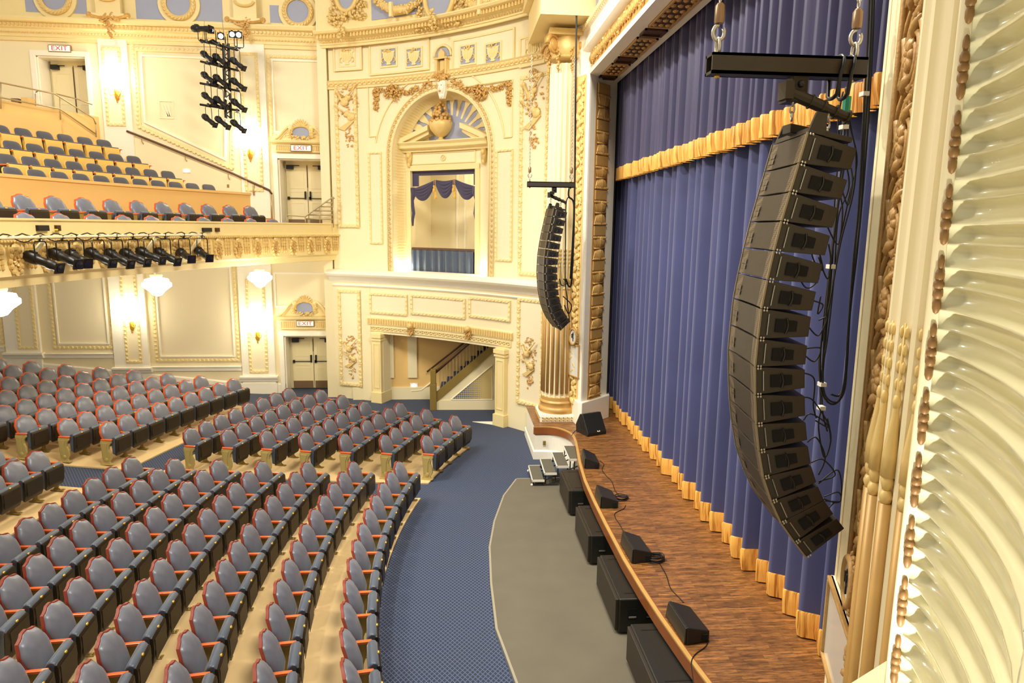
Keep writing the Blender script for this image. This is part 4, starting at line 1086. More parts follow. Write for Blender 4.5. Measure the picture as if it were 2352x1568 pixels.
def trophy(cx, cy, s, o, label, hpx=100):
    u, z = BA.uz(cx, cy, o); e = empty('musical_trophy', BA.P(u, z-.6*s, o), 0, label, 'plaster ornament', 'musical trophies on the bay wall')
    def instr(cu_, cz_, ang, L, name):
        m = MB(); ca, sa = math.cos(ang), math.sin(ang)
        for d, r in ((0, .13), (.16, .10), (.08, .085)): fblob(m, BA, cu_+d*ca*L, cz_+d*sa*L, o+.05, r*L, r*L*.9, .045, 0, 10, 5)
        m.tube([BA.P(cu_+t*ca*L, cz_+t*sa*L, o+.08) for t in (.2, .55)], .02*L, 6); fblob(m, BA, cu_+.58*ca*L, cz_+.58*sa*L, o+.08, .04*L, .025*L, .03, ang)
        child(m.build(name, goldp, smooth=True), e)
    instr(u-.08*s, z+.18*s, math.radians(48), 1.0*s, 'violin'); instr(u+.12*s, z-.22*s, math.radians(148), 1.0*s, 'lute')
    m = MB(); P = [(u-.30*s, z-.52*s), (u-.1*s, z-.58*s), (u+.25*s, z-.30*s), (u+.2*s, z-.26*s)]; fpoly(m, BA, P, o, o+.05); child(m.build('harp_base', goldp), e)
    m = MB(); m.tube([BA.P(u-.28*s, z+.42*s, o+.05), BA.P(u-.05*s, z+.05*s, o+.06)], [.045*s, .015*s], 7); fblob(m, BA, u-.3*s, z+.46*s, o+.05, .06*s, .06*s, .05); child(m.build('horn', goldp, smooth=True), e)
    m = MB(); cluster(m, BA, u, z+.1*s, o+.01, .34*s, .5*s, 44, .05*s, int(cx), .04); cluster(m, BA, u+.05*s, z-.75*s, o+.01, .16*s, .3*s, 26, .05*s, int(cx)+1, .03); cluster(m, BA, u, z+.62*s, o+.01, .22*s, .14*s, 20, .05*s, int(cx)+2, .03)
    child(m.build('foliage', gold), e)
trophy(799, 250, 1.15, UO+.04, 'gilded violin and lute trophy on the left panel beside the arched niche'); trophy(1226, 238, 1.15, UO+.04, 'gilded violin and lute trophy on the right panel behind the far speaker array')
trophy(807, 812, .82, .04, 'gilded violin and lute trophy low on the panel beside the exit doors'); trophy(1216, 826, .85, .04, 'gilded violin and lute trophy low on the panel beside the fluted column')
for px in (941, 1073):
    u, z = BA.uz(px, 756 if px < 1000 else 763, .12); e = empty('cherub_mask', BA.P(u, z-.2, .05), 0, 'small cherub mask on the fluted band, %s of the pair' % ('left' if px < 1000 else 'right'), 'plaster ornament', 'cherub masks')
    m = MB(); fblob(m, BA, u, z+.1, .12, .1, .1, .09, 0, 8, 6); fblob(m, BA, u, z+.14, .18, .03, .04, .03); child(m.build('cherub_head', goldp, smooth=True), e)
    m = MB(); fpoly(m, BA, [(u-.11, z+.04), (u+.11, z+.04), (u+.09, z-.14), (u, z-.24), (u-.09, z-.14)], .05, .11); cluster(m, BA, u, z+.0, .11, .12, .2, 22, .04, px); child(m.build('shield', gold), e)

# ================================================================ LOWER VESTIBULE AND STAIR
m = MB(); m.box((-2.75, 22.95, -.1), (3.4, 23.05, 4)); m.box((2.9, 20, -.1), (3.0, 23, 4)); m.box((-2.75, 22.75, -.1), (-2.7, 23.0, 4))
cpl = [BA.P(oL-.3+(oR-oL+.9)*i/8, 0, -.5)[:2] for i in range(9)]; m.prism(cpl+[(2.95, 23.0), (-2.7, 23.0)], oz+.25, oz+.3, lambda x, y, d: (x, y, d))
struct(m.build('wall_back', ochre), 'warm painted wall of the stair lobby')
VB = Plane((-3.4, 22.95), (3.2, 22.95))
m = MB()
for a, b in ((892, 905), (937, 958)): fbox(m, VB, VB.uz(a, 850)[0], VB.uz(b, 850)[0], .75, 4, 0, .06)
z_ = VB.uz(900, 897)[1]; fbox(m, VB, 0, 5, 0, .42, 0, .05)
tubeF(m, VB, [VB.uz(945, 897), VB.uz(968, 895), VB.uz(990, 878)], .035, .03); 
struct(m.build('trim_17', cream), 'panel mouldings on the stair lobby wall')
SWL = Plane((-.75, 21.53), (1.9, 21.46))
stair = empty('staircase', (-.6, 21.6, 0), 0, 'cream staircase with dark handrail rising to the right inside the wall opening', 'staircase')
A0 = SWL.uz(1003, 940); s0 = SWL.uz(1002, 922); s1 = SWL.uz(1150, 798); t0 = SWL.uz(1002, 902); t1 = SWL.uz(1143, 780); r0 = SWL.uz(1000, 857); r1 = SWL.uz(1092, 782)
sl = (t1[1]-t0[1])/(t1[0]-t0[0]); uE = 2.75
def ln(p, u): return p[1]+(u-p[0])*sl
m = MB(); fpoly(m, SWL, [(A0[0], 0), (uE, 0), (uE, ln(s0, uE)), (A0[0], s0[1])], -.12, 0); fbox(m, SWL, A0[0], uE, 0, .32, 0, .02); child(m.build('side_wall', cream), stair)
m = MB(); fpoly(m, SWL, [(A0[0]-.02, s0[1]-.02), (uE, ln(s0, uE)), (uE, ln(t0, uE)), (A0[0]-.02, t0[1])], -.14, .04); child(m.build('stringer', olive), stair)
m = MB(); n0 = SWL.uz(988, 940); n1 = SWL.uz(1002, 848); fbox(m, SWL, n0[0], n1[0], 0, .85, -.16, .1); fbox(m, SWL, n0[0]+.02, n1[0]-.01, .85, n1[1], -.14, .08); child(m.build('newel_post', olive, bevel=.01), stair)
a = SWL.uz(1036, 917); b = SWL.uz(1131, 917); c = SWL.uz(1131, 838)
m = MB(); fpoly(m, SWL, [a, b, c], 0, .012); child(m.build('lattice_grille', lattice), stair)
m = MB(); tubeF(m, SWL, [a, b, c, a], .02, .015, 5); child(m.build('grille_frame', white_p), stair)
k = 0; u = t0[0]+.12
while u < 2.5 and k < 30:
    m = MB(); fbox(m, SWL, u-.01, u+.01, ln(t0, u), ln(r0, u), -.06, -.04); child(m.build('baluster', railm), stair); u += .105; k += 1
m = MB(); m.tube([SWL.P(u_, ln(r0, u_)+.02, -.05) for u_ in (r0[0]-.05, 2.6)], .045, 8); child(m.build('handrail', darkrail, smooth=True), stair)
m = MB(); q0 = VB.uz(981, 852); q1 = VB.uz(1070, 782); m.tube([VB.P(q0[0], q0[1], .12), VB.P(q1[0]+1., q1[1]+(q1[1]-q0[1])/(q1[0]-q0[0]), .12)], .03, 8); child(m.build('wall_handrail', darkrail, smooth=True), stair)
for i in range(15):
    m = MB(); u0_ = A0[0]+.1+.2*i; h = (t0[1]-.02+(u0_-t0[0])*sl); m.add([SWL.P(u0_, 0, -1.3), SWL.P(u0_+.2, 0, -1.3), SWL.P(u0_+.2, 0, -.14), SWL.P(u0_, 0, -.14), SWL.P(u0_, h, -1.3), SWL.P(u0_+.2, h, -1.3), SWL.P(u0_+.2, h, -.14), SWL.P(u0_, h, -.14)], [(0,3,2,1),(4,5,6,7),(0,1,5,4),(1,2,6,5),(2,3,7,6),(3,0,4,7)])
    child(m.build('carpeted_step', carpet), stair)
m = MB(); a = atz(1085, 968, .0); b = atz(1142, 976, 0); c = atz(1142, 971, .0); m.add([tuple(a+np.array([0, 0, .005])), tuple(b+np.array([0, 0, .005])), tuple(c+np.array([0, 0, .05])), tuple(b+np.array([0, -.1, -.01])), tuple(a+np.array([0, -.03, -.01]))], [(0, 1, 2), (0, 3, 1), (0, 4, 3)])
struct(m.build('trim_18', white_p), 'white edge of the lobby threshold')

# ================================================================ STAGE, PLATFORM, PROSCENIUM
ZS = .85
sg = empty('stage', (3.5, 11, 0), 0, 'dark plank stage with chestnut wooden edge', 'stage')
edge = [(2.86, 15.34), (2.80, 14.9), (2.68, 13.9), (2.60, 12.9), (2.575, 11.9), (2.57, 10.9), (2.58, 9.6), (2.62, 8.7), (2.67, 8.0), (2.75, 7.2), (2.83, 6.6), (2.98, 5.8), (3.1, 5.2), (3.15, 4.95)]
cor = [tuple(atz(px, py, ZS)[:2]) for px, py in ((1324, 1015), (1315, 997), (1295, 986), (1268, 980), (1228.5, 979.5))]
def smooth_(P, n=5):
    P = [np.array(p) for p in P]; out = []
    for i in range(len(P)-1):
        p0, p1, p2, p3 = P[max(0, i-1)], P[i], P[i+1], P[min(len(P)-1, i+2)]
        for k in range(n): t = k/n; out.append(tuple(.5*((2*p1)+(-p0+p2)*t+(2*p0-5*p1+4*p2-p3)*t*t+(-p0+3*p1-3*p2+p3)*t**3)))
    return out+[tuple(P[-1])]
cor0 = cor; cors = smooth_(cor)
plat_in = [tuple(atz(px, py, ZS)[:2]) for px, py in ((1240, 970.5), (1224.6, 932), (1208, 930.4))]
def slabp(poly, z0, z1):
    m = MB(); m.prism(poly, z0, z1, lambda x, y, d: (x, y, d)); return m
full = [edge[0]]+edge[1:]+[(7.5, 4.95), (7.5, 19.5), (3.2, 19.5), (2.5, 18.6), plat_in[2]]+cors[:0:-1]
child(slabp(full, ZS-.035, ZS).build('deck', plank), sg)
nos = MB(); E = [tuple(c) for c in cors[::-1]]+edge[1:]
def off(P, d):
    out = []
    for i, p in enumerate(P):
        a = np.array(P[max(0, i-1)]); b = np.array(P[min(len(P)-1, i+1)]); t = (b-a)/np.linalg.norm(b-a); n = np.array([t[1], -t[0]])
        if n[0] > 0 and i > 4: n = -n
        out.append(tuple(np.array(p)+n*d))
    return out
E2 = [(x-.035, y-.01) for x, y in E]
rings = [[(a[0]+.03, a[1], ZS+.004), (b[0], b[1], ZS+.004), (b[0], b[1], ZS-.19), (a[0]+.02, a[1], ZS-.22)] for a, b in zip(E, E2)]
nos.loft(rings); child(nos.build('wood_edge', woodedge), sg)
nos = MB(); nos.loft([[(b[0]-.004, b[1], ZS+.004), (b[0]-.004, b[1], ZS-.02), (b[0]+.05, b[1], ZS-.02), (b[0]+.05, b[1], ZS+.007)] for b in E2]); child(nos.build('pale_nosing', armw if 0 else goldfl), sg)
under = [(x+.75, y) for x, y in edge[2:]]+[(7, 4.95), (7, 14.6)]
child(slabp(under, 0, ZS-.04).build('recessed_front', darkv), sg)
child(slabp([(x+.005, y+.01) for x, y in cors[2:]]+[ (plat_in[2][0]+.02, plat_in[2][1]), (3.2, 18.8), (3.3, 15.4), (2.95, 15.4)], 0, ZS-.21).build('white_base', white_p), sg)
sk = MB(); P_ = cors[3:]+[plat_in[2]]
sk.loft([[(x-.0, y-.0, 0), (x-.03, y-.03, 0), (x-.03, y-.03, .2), (x-.0, y-.0, .24)] for x, y in P_]); child(sk.build('base_skirting', white_p), sg)
m = MB(); pc = atz(1254, 1020, .45); 
oo = empty('floor_socket', (pc[0], pc[1]-.0, .4), 0)
bpy.data.objects.remove(oo)
sx = (cor[3][0]+cor[4][0])/2+.03; m.box((sx-.035, cor[4][1]-.035, .37), (sx+.035, cor[4][1]-.02, .48)); tag(recenter(m.build('power_socket', olive)), 'small brass power socket on the white platform front', 'socket')
# stage darkness behind the jamb, wall behind curtain, unseen slab overhead added to shade its top
m = MB(); m.box((4.9, 4.0, ZS), (5.0, 19.6, 14)); m.box((4.0, 19.2, ZS), (5, 19.3, 14)); m.box((3.25, 4.3, 13.4), (5, 19.3, 13.5)); struct(m.build('wall_stage', darkv), 'black void behind the house curtain, with an added shading slab above')
# far jamb reveal and header
J1 = np.array((3.22, 16.72)); J2 = np.array((4.02, 17.5)); JF = Plane(J1, J2)
Z_HD = 9.36
JA = np.array((2.62, 18.1))
m = MB(); m.prism([tuple(J1), tuple(J2), (4.1, 19.4), (2.7, 19.4), tuple(JA)], ZS, 14, lambda x, y, d: (x, y, d))
struct(m.build('wall_jamb', white_p), 'cream proscenium jamb')
m = MB(); d_ = (J2-J1)/np.linalg.norm(J2-J1)
b0 = aty(1324, 979, 16.5)
m.prism([(J1[0]-.12, J1[1]-.05), (J1[0]-.03, J1[1]-.16), (J2[0]+.06, J2[1]-.1), (J2[0]+.1, J2[1]+.3), (3.0, 17.4)], ZS, ZS+.62, lambda x, y, d: (x, y, d)); struct(m.build('baseboard_jamb', white_p, bevel=.015), 'stepped base of the far jamb')
# acanthus strip on the jamb reveal
aS = empty('acanthus_panel', (J1[0]+.3, J1[1]+.3, 1.4), 0, 'tall gilt strip of acanthus and square blocks on the far proscenium jamb', 'plaster ornament')
pu0 = JF.uz(1361, 500)[0]; pu1 = JF.uz(1391, 500)[0]; pzt = JF.uz(1378, 193)[1]; pzb = JF.uz(1360, 926)[1]
m = MB(); fbox(m, JF, pu0, pu1, pzb, pzt, -.01, .012); child(m.build('strip_ground', gold_dk), aS)
sq = [202, 287.5, 369, 448, 530, 609.7, 689, 765, 840.7, 916]
zq = [JF.uz(1375, y)[1] for y in sq]
for z in zq:
    m = MB(); h = .125; fbox(m, JF, pu0+.03, pu1-.04, z-h, z+h, .01, .05); child(m.build('square_block', gold, bevel=.03), aS)
for za, zb in zip(zq, zq[1:]):
    zm = (za+zb)/2; cu_ = (pu0+pu1)/2-.01; m = MB(); hw = (pu1-pu0)*.44; hh = (za-zb)/2-.15
    fbox(m, JF, cu_-hw*.85, cu_+hw*.85, zm-.02, zm+.02, .01, .06)
    for s in (-1, 1):
        for k in range(9):
            x = (k-4)/4; fblob(m, JF, cu_+x*hw*.75, zm+s*hh*.55, .03+.03*(1-abs(x)), .028, hh*.5, .03, -s*x*.35, 5, 5); fblob(m, JF, cu_+x*hw*.98, zm+s*hh*.93, .05, .03, .045, .03, -s*x*.8, 5, 3)
    child(m.build('acanthus_leaf', gold, smooth=True), aS)
# front face strips at both jambs
def jamb_front(F, uL, w1, w2, w3, ztop, zbot, nm, sgn=1):
    """white band, cove, gold fillet, scroll strip from the stage edge outwards"""
    pass
N1 = np.array((3.10, 4.94)); NDIR = np.array((-.36, -.933)); NDIR /= np.linalg.norm(NDIR)
NF = Plane(N1, N1+NDIR*3)
NF.n = np.array([-NDIR[1]*-1, 0]) if 0 else NF.n
q = [NF.uz(x, 300)[0] for x in (2019, 2032, 2059, 2066, 2120)]
band = [0, max(.05, q[1]), q[2], q[3], q[4]+.35]
m = MB(); P_ = [tuple(N1), tuple(N1+NDIR*2.6), (N1[0]+1.2, N1[1]-2.3), (4.1, 4.2)]
m.prism(P_, .0, 14, lambda x, y, d: (x, y, d)); struct(m.build('wall_near_jamb', white_p), 'cream near proscenium jamb')
m = MB(); fprof(m, NF, band[1], band[2], [(0, ZS), (.0, ZS)]) if 0 else None
m = MB(); nn = 8; rings = []
for i in range(nn+1):
    t = i/nn; u = band[1]+(band[2]-band[1])*t; o = .03-.05*math.sin(PI*t*.5)*1.0; rings.append([NF.P(u, ZS, -.08), NF.P(u, ZS, o), NF.P(u, 12, o), NF.P(u, 12, -.08)])
m.loft(rings); fbox(m, NF, -.0, band[1], ZS, 12, -.0, .035); struct(m.build('trim_19', cream, smooth=True, auto=40), 'plain cream bands of the near jamb')
m = MB(); fbox(m, NF, band[2], band[3], ZS, 12, -.02, .05); fbox(m, NF, band[3], band[4], ZS, 12, -.03, .004); struct(m.build('trim_20', gold_dk), 'tan gilt ground of the near jamb ornament')
m = MB(); m.tube([NF.P(band[3], z, .045) for z in (ZS, 12)], .018, 6); struct(m.build('trim_21', gold_dk, smooth=True))
def scroll_motif(F, u, z, w, h, o, name, mt, parent, seed=0):
    m = MB(); rr = random.Random(seed)
    for k in range(2):          # volutes
        cz_ = z; cu_ = u+w*.06; P = []
        for i in range(26):
            a = i/25*3.2*PI; r = (w*.36)*(1-i/30); P.append((cu_+r*math.cos(a+1.2+k*PI), cz_+r*1.25*math.sin(a+1.2+k*PI)))
        m.tube([F.P(a, b, o+.012+.02*i/25) for i, (a, b) in enumerate(P)], [w*.045*(1.1-.5*i/25) for i in range(26)], 6)
    for i in range(7):
        a = 2*PI*i/7; fblob(m, F, u+w*.08*math.cos(a), z+w*.1*math.sin(a), o+.04, w*.09, w*.06, w*.05, a, 6, 3)
    m.tube([F.P(u-w*.36+w*.05*math.cos(t*6), z+t*h*.62, o+.02) for t in [x/8-.5 for x in range(9)]], w*.04, 5)
    for i in range(4):
        t = i/3-.5; fblob(m, F, u-w*.40, z+t*h*.5, o+.02, w*.07, w*.025, w*.03, .9+t, 6, 4)
    for s in (-1, 1):
        m.tube([F.P(u+w*(.0+.25*s*t), z+s*h*(.22+.2*t), o+.02+.02*math.sin(t*3)) for t in (0, .3, .6, .9)], [w*.045, w*.06, w*.05, w*.02], 6)
        for k in range(3): fblob(m, F, u+w*(.14*k-.18), z+s*h*(.37+.03*k), o+.02, w*.07, w*.025, w*.03, .7*s+k*.4, 6, 4)
        m.tube([F.P(u+w*.42*math.cos(a_), z+s*h*.3+w*.3*math.sin(a_), o+.02) for a_ in [PI*x/6 for x in range(7)]], w*.03, 5)
    return child(m.build(name, mt, smooth=True), parent)
rs = empty('scroll_relief_strip', (N1[0], N1[1], ZS), 0, 'tall carved acanthus scroll strip on the near proscenium jamb', 'plaster ornament')
uw = q[4]-q[3]+.06; per = .50; z = 1.35; k = 0
while z < 9.5: scroll_motif(NF, q[3]+uw*.50, z, uw*.95, per, .012, 'acanthus_scroll', gold_dk, rs, k); z += per; k += 1
# far jamb front: narrow strips seen edge-on
FFa = Plane(J1, JA)
m = MB(); fbox(m, FFa, 0, .14, ZS, 9.4, 0, .04); struct(m.build('trim_22', white_p))
m = MB(); fbox(m, FFa, .2, .75, ZS, 9.4, 0, .012); z = 1.6; k = 0
frow(m, FFa, [(.42, 1.4), (.42, 9.3)], .16, lambda u, z, a, k: (fblob(m, FFa, u+.08*math.sin(k*1.9), z, .03, .14, .07, .05, .7*(-1)**k, 6, 4), fblob(m, FFa, u-.12, z+.05, .03, .07, .04, .04, 1., 5, 3)))
struct(m.build('trim_23', goldp), 'gilt scroll strip on the far jamb')
# header
PX = J1[0]; y0h, y1h = 4.3, 18.3
def hprof(mb, pr, ya=y0h, yb=y1h): mb.loft([[(PX-o, y, z) for o, z in pr] for y in (ya, yb)]); return mb
hd = MB(); hprof(hd, [(-1.2, Z_HD+.4), (0, Z_HD+.05), (.0, 14), (-1.2, 14)])
# splayed soffit
x0s, x1s, zf_, zb_ = PX, 4.02, Z_HD, Z_HD-.02
hd.loft([[(x0s, y, zf_), (x1s, y, zb_), (x1s+.1, y, zb_+.4), (x0s, y, zf_+.4)] for y in (y0h, y1h)])
struct(hd.build('wall_header', white_p), 'cream proscenium header and soffit')
m = MB(); hprof(m, [(0, Z_HD+.0), (.05, Z_HD+.0), (.06, Z_HD+.09), (.03, Z_HD+.13), (0, Z_HD+.13)]); hprof(m, [(0, Z_HD+.50), (.08, Z_HD+.52), (.16, Z_HD+.60), (.17, Z_HD+.72), (.10, Z_HD+.86), (.10, Z_HD+.98), (.15, Z_HD+1.02), (.15, Z_HD+1.12), (0, Z_HD+1.14)])
hprof(m, [(0, Z_HD+1.9), (.2, Z_HD+1.95), (.3, Z_HD+2.1), (0, Z_HD+2.15)])
struct(m.build('trim_24', white_p, smooth=True, auto=40), 'white mouldings over the proscenium')
HF = Plane((PX, y1h), (PX, y0h))
m = MB(); hprof(m, [(0, Z_HD+.13), (.02, Z_HD+.13), (.02, Z_HD+.50), (0, Z_HD+.50)])
yy = 16.6; k = 0
rr = random.Random(5)
while yy > 5.2:
    u = y1h-yy
    fblob(m, HF, u, Z_HD+.31, .05, .09, .10, .05, .8, 7, 4); 
    for q_ in range(5): fblob(m, HF, u+rr.uniform(-.11, .11), Z_HD+.31+rr.uniform(-.13, .13), .04, .06, .03, .04, rr.uniform(0, 3), 5, 3)
    yy -= .2
struct(m.build('trim_25', gold), 'gilt acanthus band along the proscenium header')
m = MB(); dentils(m, HF, .6, 13, Z_HD+1.02, Z_HD+1.11, .14, .2, .14, .07); struct(m.build('trim_26', creamy))
m = MB(); uu = 1.9
while uu < 12: fbox(m, HF, uu, uu+.5, Z_HD+1.3, Z_HD+1.8, 0, .012); uu += 1.15
struct(m.build('trim_27', bluep), 'grey-blue fields of the proscenium frieze')
m = MB(); uu = 1.55
while uu < 12:
    fborder(m, HF, uu+.28, Z_HD+1.24, uu+.92, Z_HD+1.86, .05, 0, .05)
    tubeF(m, HF, arcpts(uu+.12, Z_HD+1.55, .13, .4, 2*PI-.4, 10), .025, .03); uu += 1.15
struct(m.build('trim_28', creamy))
# soffit coffers
class Soff:
    nseg = staticmethod(lambda L: 1)
    def P(s, u, z, o=0): # u along -y from the far end, z across 0..1
        x = x0s+(x1s-x0s)*z; return (x, 17.2-u, zf_+(zb_-zf_)*z-o)
SF = Soff()
cf = MB(); u = .12; pat = [(.35, 0), (1.05, 1), (.42, 0), (1.35, 1), (.42, 0), (1.6, 1)]; k = 0
sp_ = empty('soffit_coffers', (3.6, 11, Z_HD-.1), 0, 'row of dark bronze coffers under the proscenium header', 'plaster ornament')
while u < 11.5:
    L_, kind = pat[k % 6]
    m = MB(); fborder(m, SF, u, .28, u+L_, .80, .0, 0, .0) if 0 else None
    fbox(m, SF, u, u+L_, .26, .78, .0, .012)
    child(m.build('coffer_panel', bronze), sp_)
    m = MB(); w_ = .04
    fbox(m, SF, u, u+L_, .26, .30, .01, .04); fbox(m, SF, u, u+L_, .72, .78, .01, .04); fbox(m, SF, u, u+w_, .26, .78, .01, .04); fbox(m, SF, u+L_-w_, u+L_, .26, .78, .01, .04)
    if kind:
        nr_ = int(L_/.25)
        for i in range(nr_):
            for j in range(3): m.blob(SF.P(u+L_*(i+.5)/nr_, .36+.15*j, .02), [(.05, 0, 0), (0, .07, 0), (0, 0, .03)], 7, 4)
    child(m.build('coffer_relief', gold_dk if kind else bronze), sp_)
    u += L_+.16; k += 1
# columns
def column(cx, cy, r, label, z0=ZS, ztop=10.55, ph=-4.5):
    e = empty('fluted_column', (cx, cy, z0), 0, label, 'column', 'giant columns beside the stage')
    c = (cx, cy, 0); NF_ = 20; ph = math.radians(ph)
    m = MB(); m.box((cx-r*1.24, cy-r*1.24, z0), (cx+r*1.24, cy+r*1.24, z0+.16)); m.box((cx-r*1.2, cy-r*1.2, z0+.16), (cx+r*1.2, cy+r*1.2, z0+.19)); child(m.build('plinth', white_p, bevel=.01), e)
    m = MB()
    for s in (-1, 1):
        for ax in (0, 1):
            for i in range(9):
                t = (i-4)*r*.25
                p = (cx+t, cy+s*r*1.245, z0+.08) if ax else (cx+s*r*1.245, cy+t, z0+.08)
                d = .045
                if ax: m.box((p[0]-d, p[1]-.01, p[2]-d), (p[0]+d, p[1]+.01, p[2]-d+.02)); m.box((p[0]-d, p[1]-.01, p[2]+d-.02), (p[0]+d, p[1]+.01, p[2]+d)); m.box((p[0]-d, p[1]-.01, p[2]-d), (p[0]-d+.02, p[1]+.01, p[2]+d)); m.box((p[0]-.01, p[1]-.01, p[2]-.01), (p[0]+d, p[1]+.01, p[2]+.01))
                else: m.box((p[0]-.01, p[1]-d, p[2]-d), (p[0]+.01, p[1]+d, p[2]-d+.02)); m.box((p[0]-.01, p[1]-d, p[2]+d-.02), (p[0]+.01, p[1]+d, p[2]+d)); m.box((p[0]-.01, p[1]-d, p[2]-d), (p[0]+.01, p[1]-d+.02, p[2]+d))
    child(m.build('key_pattern', goldp), e)
    zb = z0+.19; m = MB(); m.lathe([(r*1.0, 0), (r*1.14, 0), (r*1.2, .05), (r*1.2, .10), (r*1.14, .15), (r*1.09, .16), (r*1.07, .21), (r*1.10, .24), (r*1.13, .28), (r*1.10, .31), (r*1.05, .33), (r*1.05, .42), (r*1.0, .44)], (cx, cy, zb), 40); child(m.build('base', goldfl, smooth=True, auto=40), e)
    zs0 = zb+.42; zs1 = ztop-.85
    def fl_(rr_, a, z):
        t = ((a-ph)/(2*PI)*NF_) % 1.; d = 0 if (t < .14 or t > .86) else math.sin((t-.14)/.72*PI); return rr_-r*.075*(d**.6 if d > 0 else 0)
    m = MB(); prof = [(r*1.04, 0), (r, .12)]+[(r*(1-.12*(i/6)**1.6), .12+(zs1-zs0-.12)*i/6) for i in range(1, 7)]
    m.lathe(prof, (cx, cy, zs0), NF_*8, fl=fl_); child(m.build('shaft', cream, smooth=True, auto=25), e)
    zc1 = 4.25; m = MB()
    for k in range(NF_):
        a = 2*PI*(k+.5)/NF_+ph; f = lambda rr_, z: (cx+rr_*math.cos(a), cy+rr_*math.sin(a), z)
        m.tube([f(r*.985, zs0+.12), f(r*.965, zc1)], r*.105, 8)
    child(m.build('gilded_cable', goldfl, smooth=True), e)
    m = MB()
    for k in range(NF_):
        a = 2*PI*(k+.5)/NF_+ph; f = lambda rr_, z, da=0: (cx+rr_*math.cos(a+da), cy+rr_*math.sin(a+da), z)
        m.blob(f(r*.99, zc1+.04), [(r*.1, 0, 0), (0, r*.1, 0), (0, 0, .05)], 6, 4); m.blob(f(r*.99, zc1+.13), [(r*.095, 0, 0), (0, r*.095, 0), (0, 0, .06)], 6, 4)
        m.tube([f(r*.99, zc1+.16), f(r*.985, zc1+.3), f(r*.97, zc1+.52), f(r*.96, zc1+.66), f(r*.96, zc1+1.05)], [r*.1, r*.1, r*.05, r*.03, r*.012], 7); m.blob(f(r*.97, zc1+.60), [(r*.06, 0, 0), (0, r*.06, 0), (0, 0, .05)], 6, 4)
        for q_ in range(4):
            for s in (-1, 1): m.blob(f(r*.965, zc1+.70+.1*q_, s*.045), [(r*.035, 0, 0), (0, r*.035, 0), (0, 0, .04)], 5, 3)
    child(m.build('leaf_husk', goldp, smooth=True), e)
    # ionic-like capital with angle volutes, drops, abacus
    zc = ztop-.85; m = MB(); m.lathe([(r*.9, 0), (r*.96, .03), (r*.9, .06), (r*.95, .1), (r*1.02, .2), (r*1.02, .3), (r*.9, .42), (r*.9, .5)], (cx, cy, zc+.12), 32); 
    m.prism([(cx+1.45*r*math.cos(PI*i/4+PI/4+(0 if i % 2 == 0 else 0))*(1.08 if i % 2 == 0 else .72), cy+1.45*r*math.sin(PI*i/4+PI/4)*(1.08 if i % 2 == 0 else .72)) for i in range(8)], zc+.62, zc+.76, lambda x, y, d: (x, y, d))
    child(m.build('capital', goldp, smooth=True, auto=40), e)
    for i in range(4):
        a = PI/4+i*PI/2; ca, sa = math.cos(a), math.sin(a); m = MB(); P = []
        for j in range(30):
            t = j/29*4.2*PI; rr_ = .24*(1-j/33); P.append((cx+(r*1.18+rr_*math.cos(t))*ca, cy+(r*1.18+rr_*math.cos(t))*sa, zc+.40+rr_*math.sin(t)))
        m.tube(P, [.05-.02*j/29 for j in range(30)], 7)
        m.blob((cx+r*1.18*ca, cy+r*1.18*sa, zc+.40), [(-sa*.08, ca*.08, 0), (ca*.15, sa*.15, 0), (0, 0, .15)], 12, 6); child(m.build('volute', gold, smooth=True), e)
    for i in range(8):
        a = i*PI/4+.2; m = MB(); rr2 = random.Random(i)
        for j in range(16): t = j/15; m.blob((cx+(r*1.03)*math.cos(a)+rr2.uniform(-.04, .04)*(1-t*.5), cy+(r*1.03)*math.sin(a)+rr2.uniform(-.04, .04)*(1-t*.5), zc+.34-.5*t), [(.035, 0, 0), (0, .035, 0), (0, 0, .035)], 5, 3)
        child(m.build('bellflower_drop', gold, smooth=True), e)
    return e
column(2.73, 17.55, .43, 'giant fluted column with gilded lower flutes behind the far speaker array')
column(2.90, 3.62, .42, 'giant fluted column with gilded lower flutes at the right, seen close up')
m = MB(); m.box((1.95, 16.4, 10.55), (3.3, 19, 11.5)); m.box((1.8, 16.25, 11.3), (3.3, 19, 14)); struct(m.build('trim_29', creamy), 'entablature block above the far column')
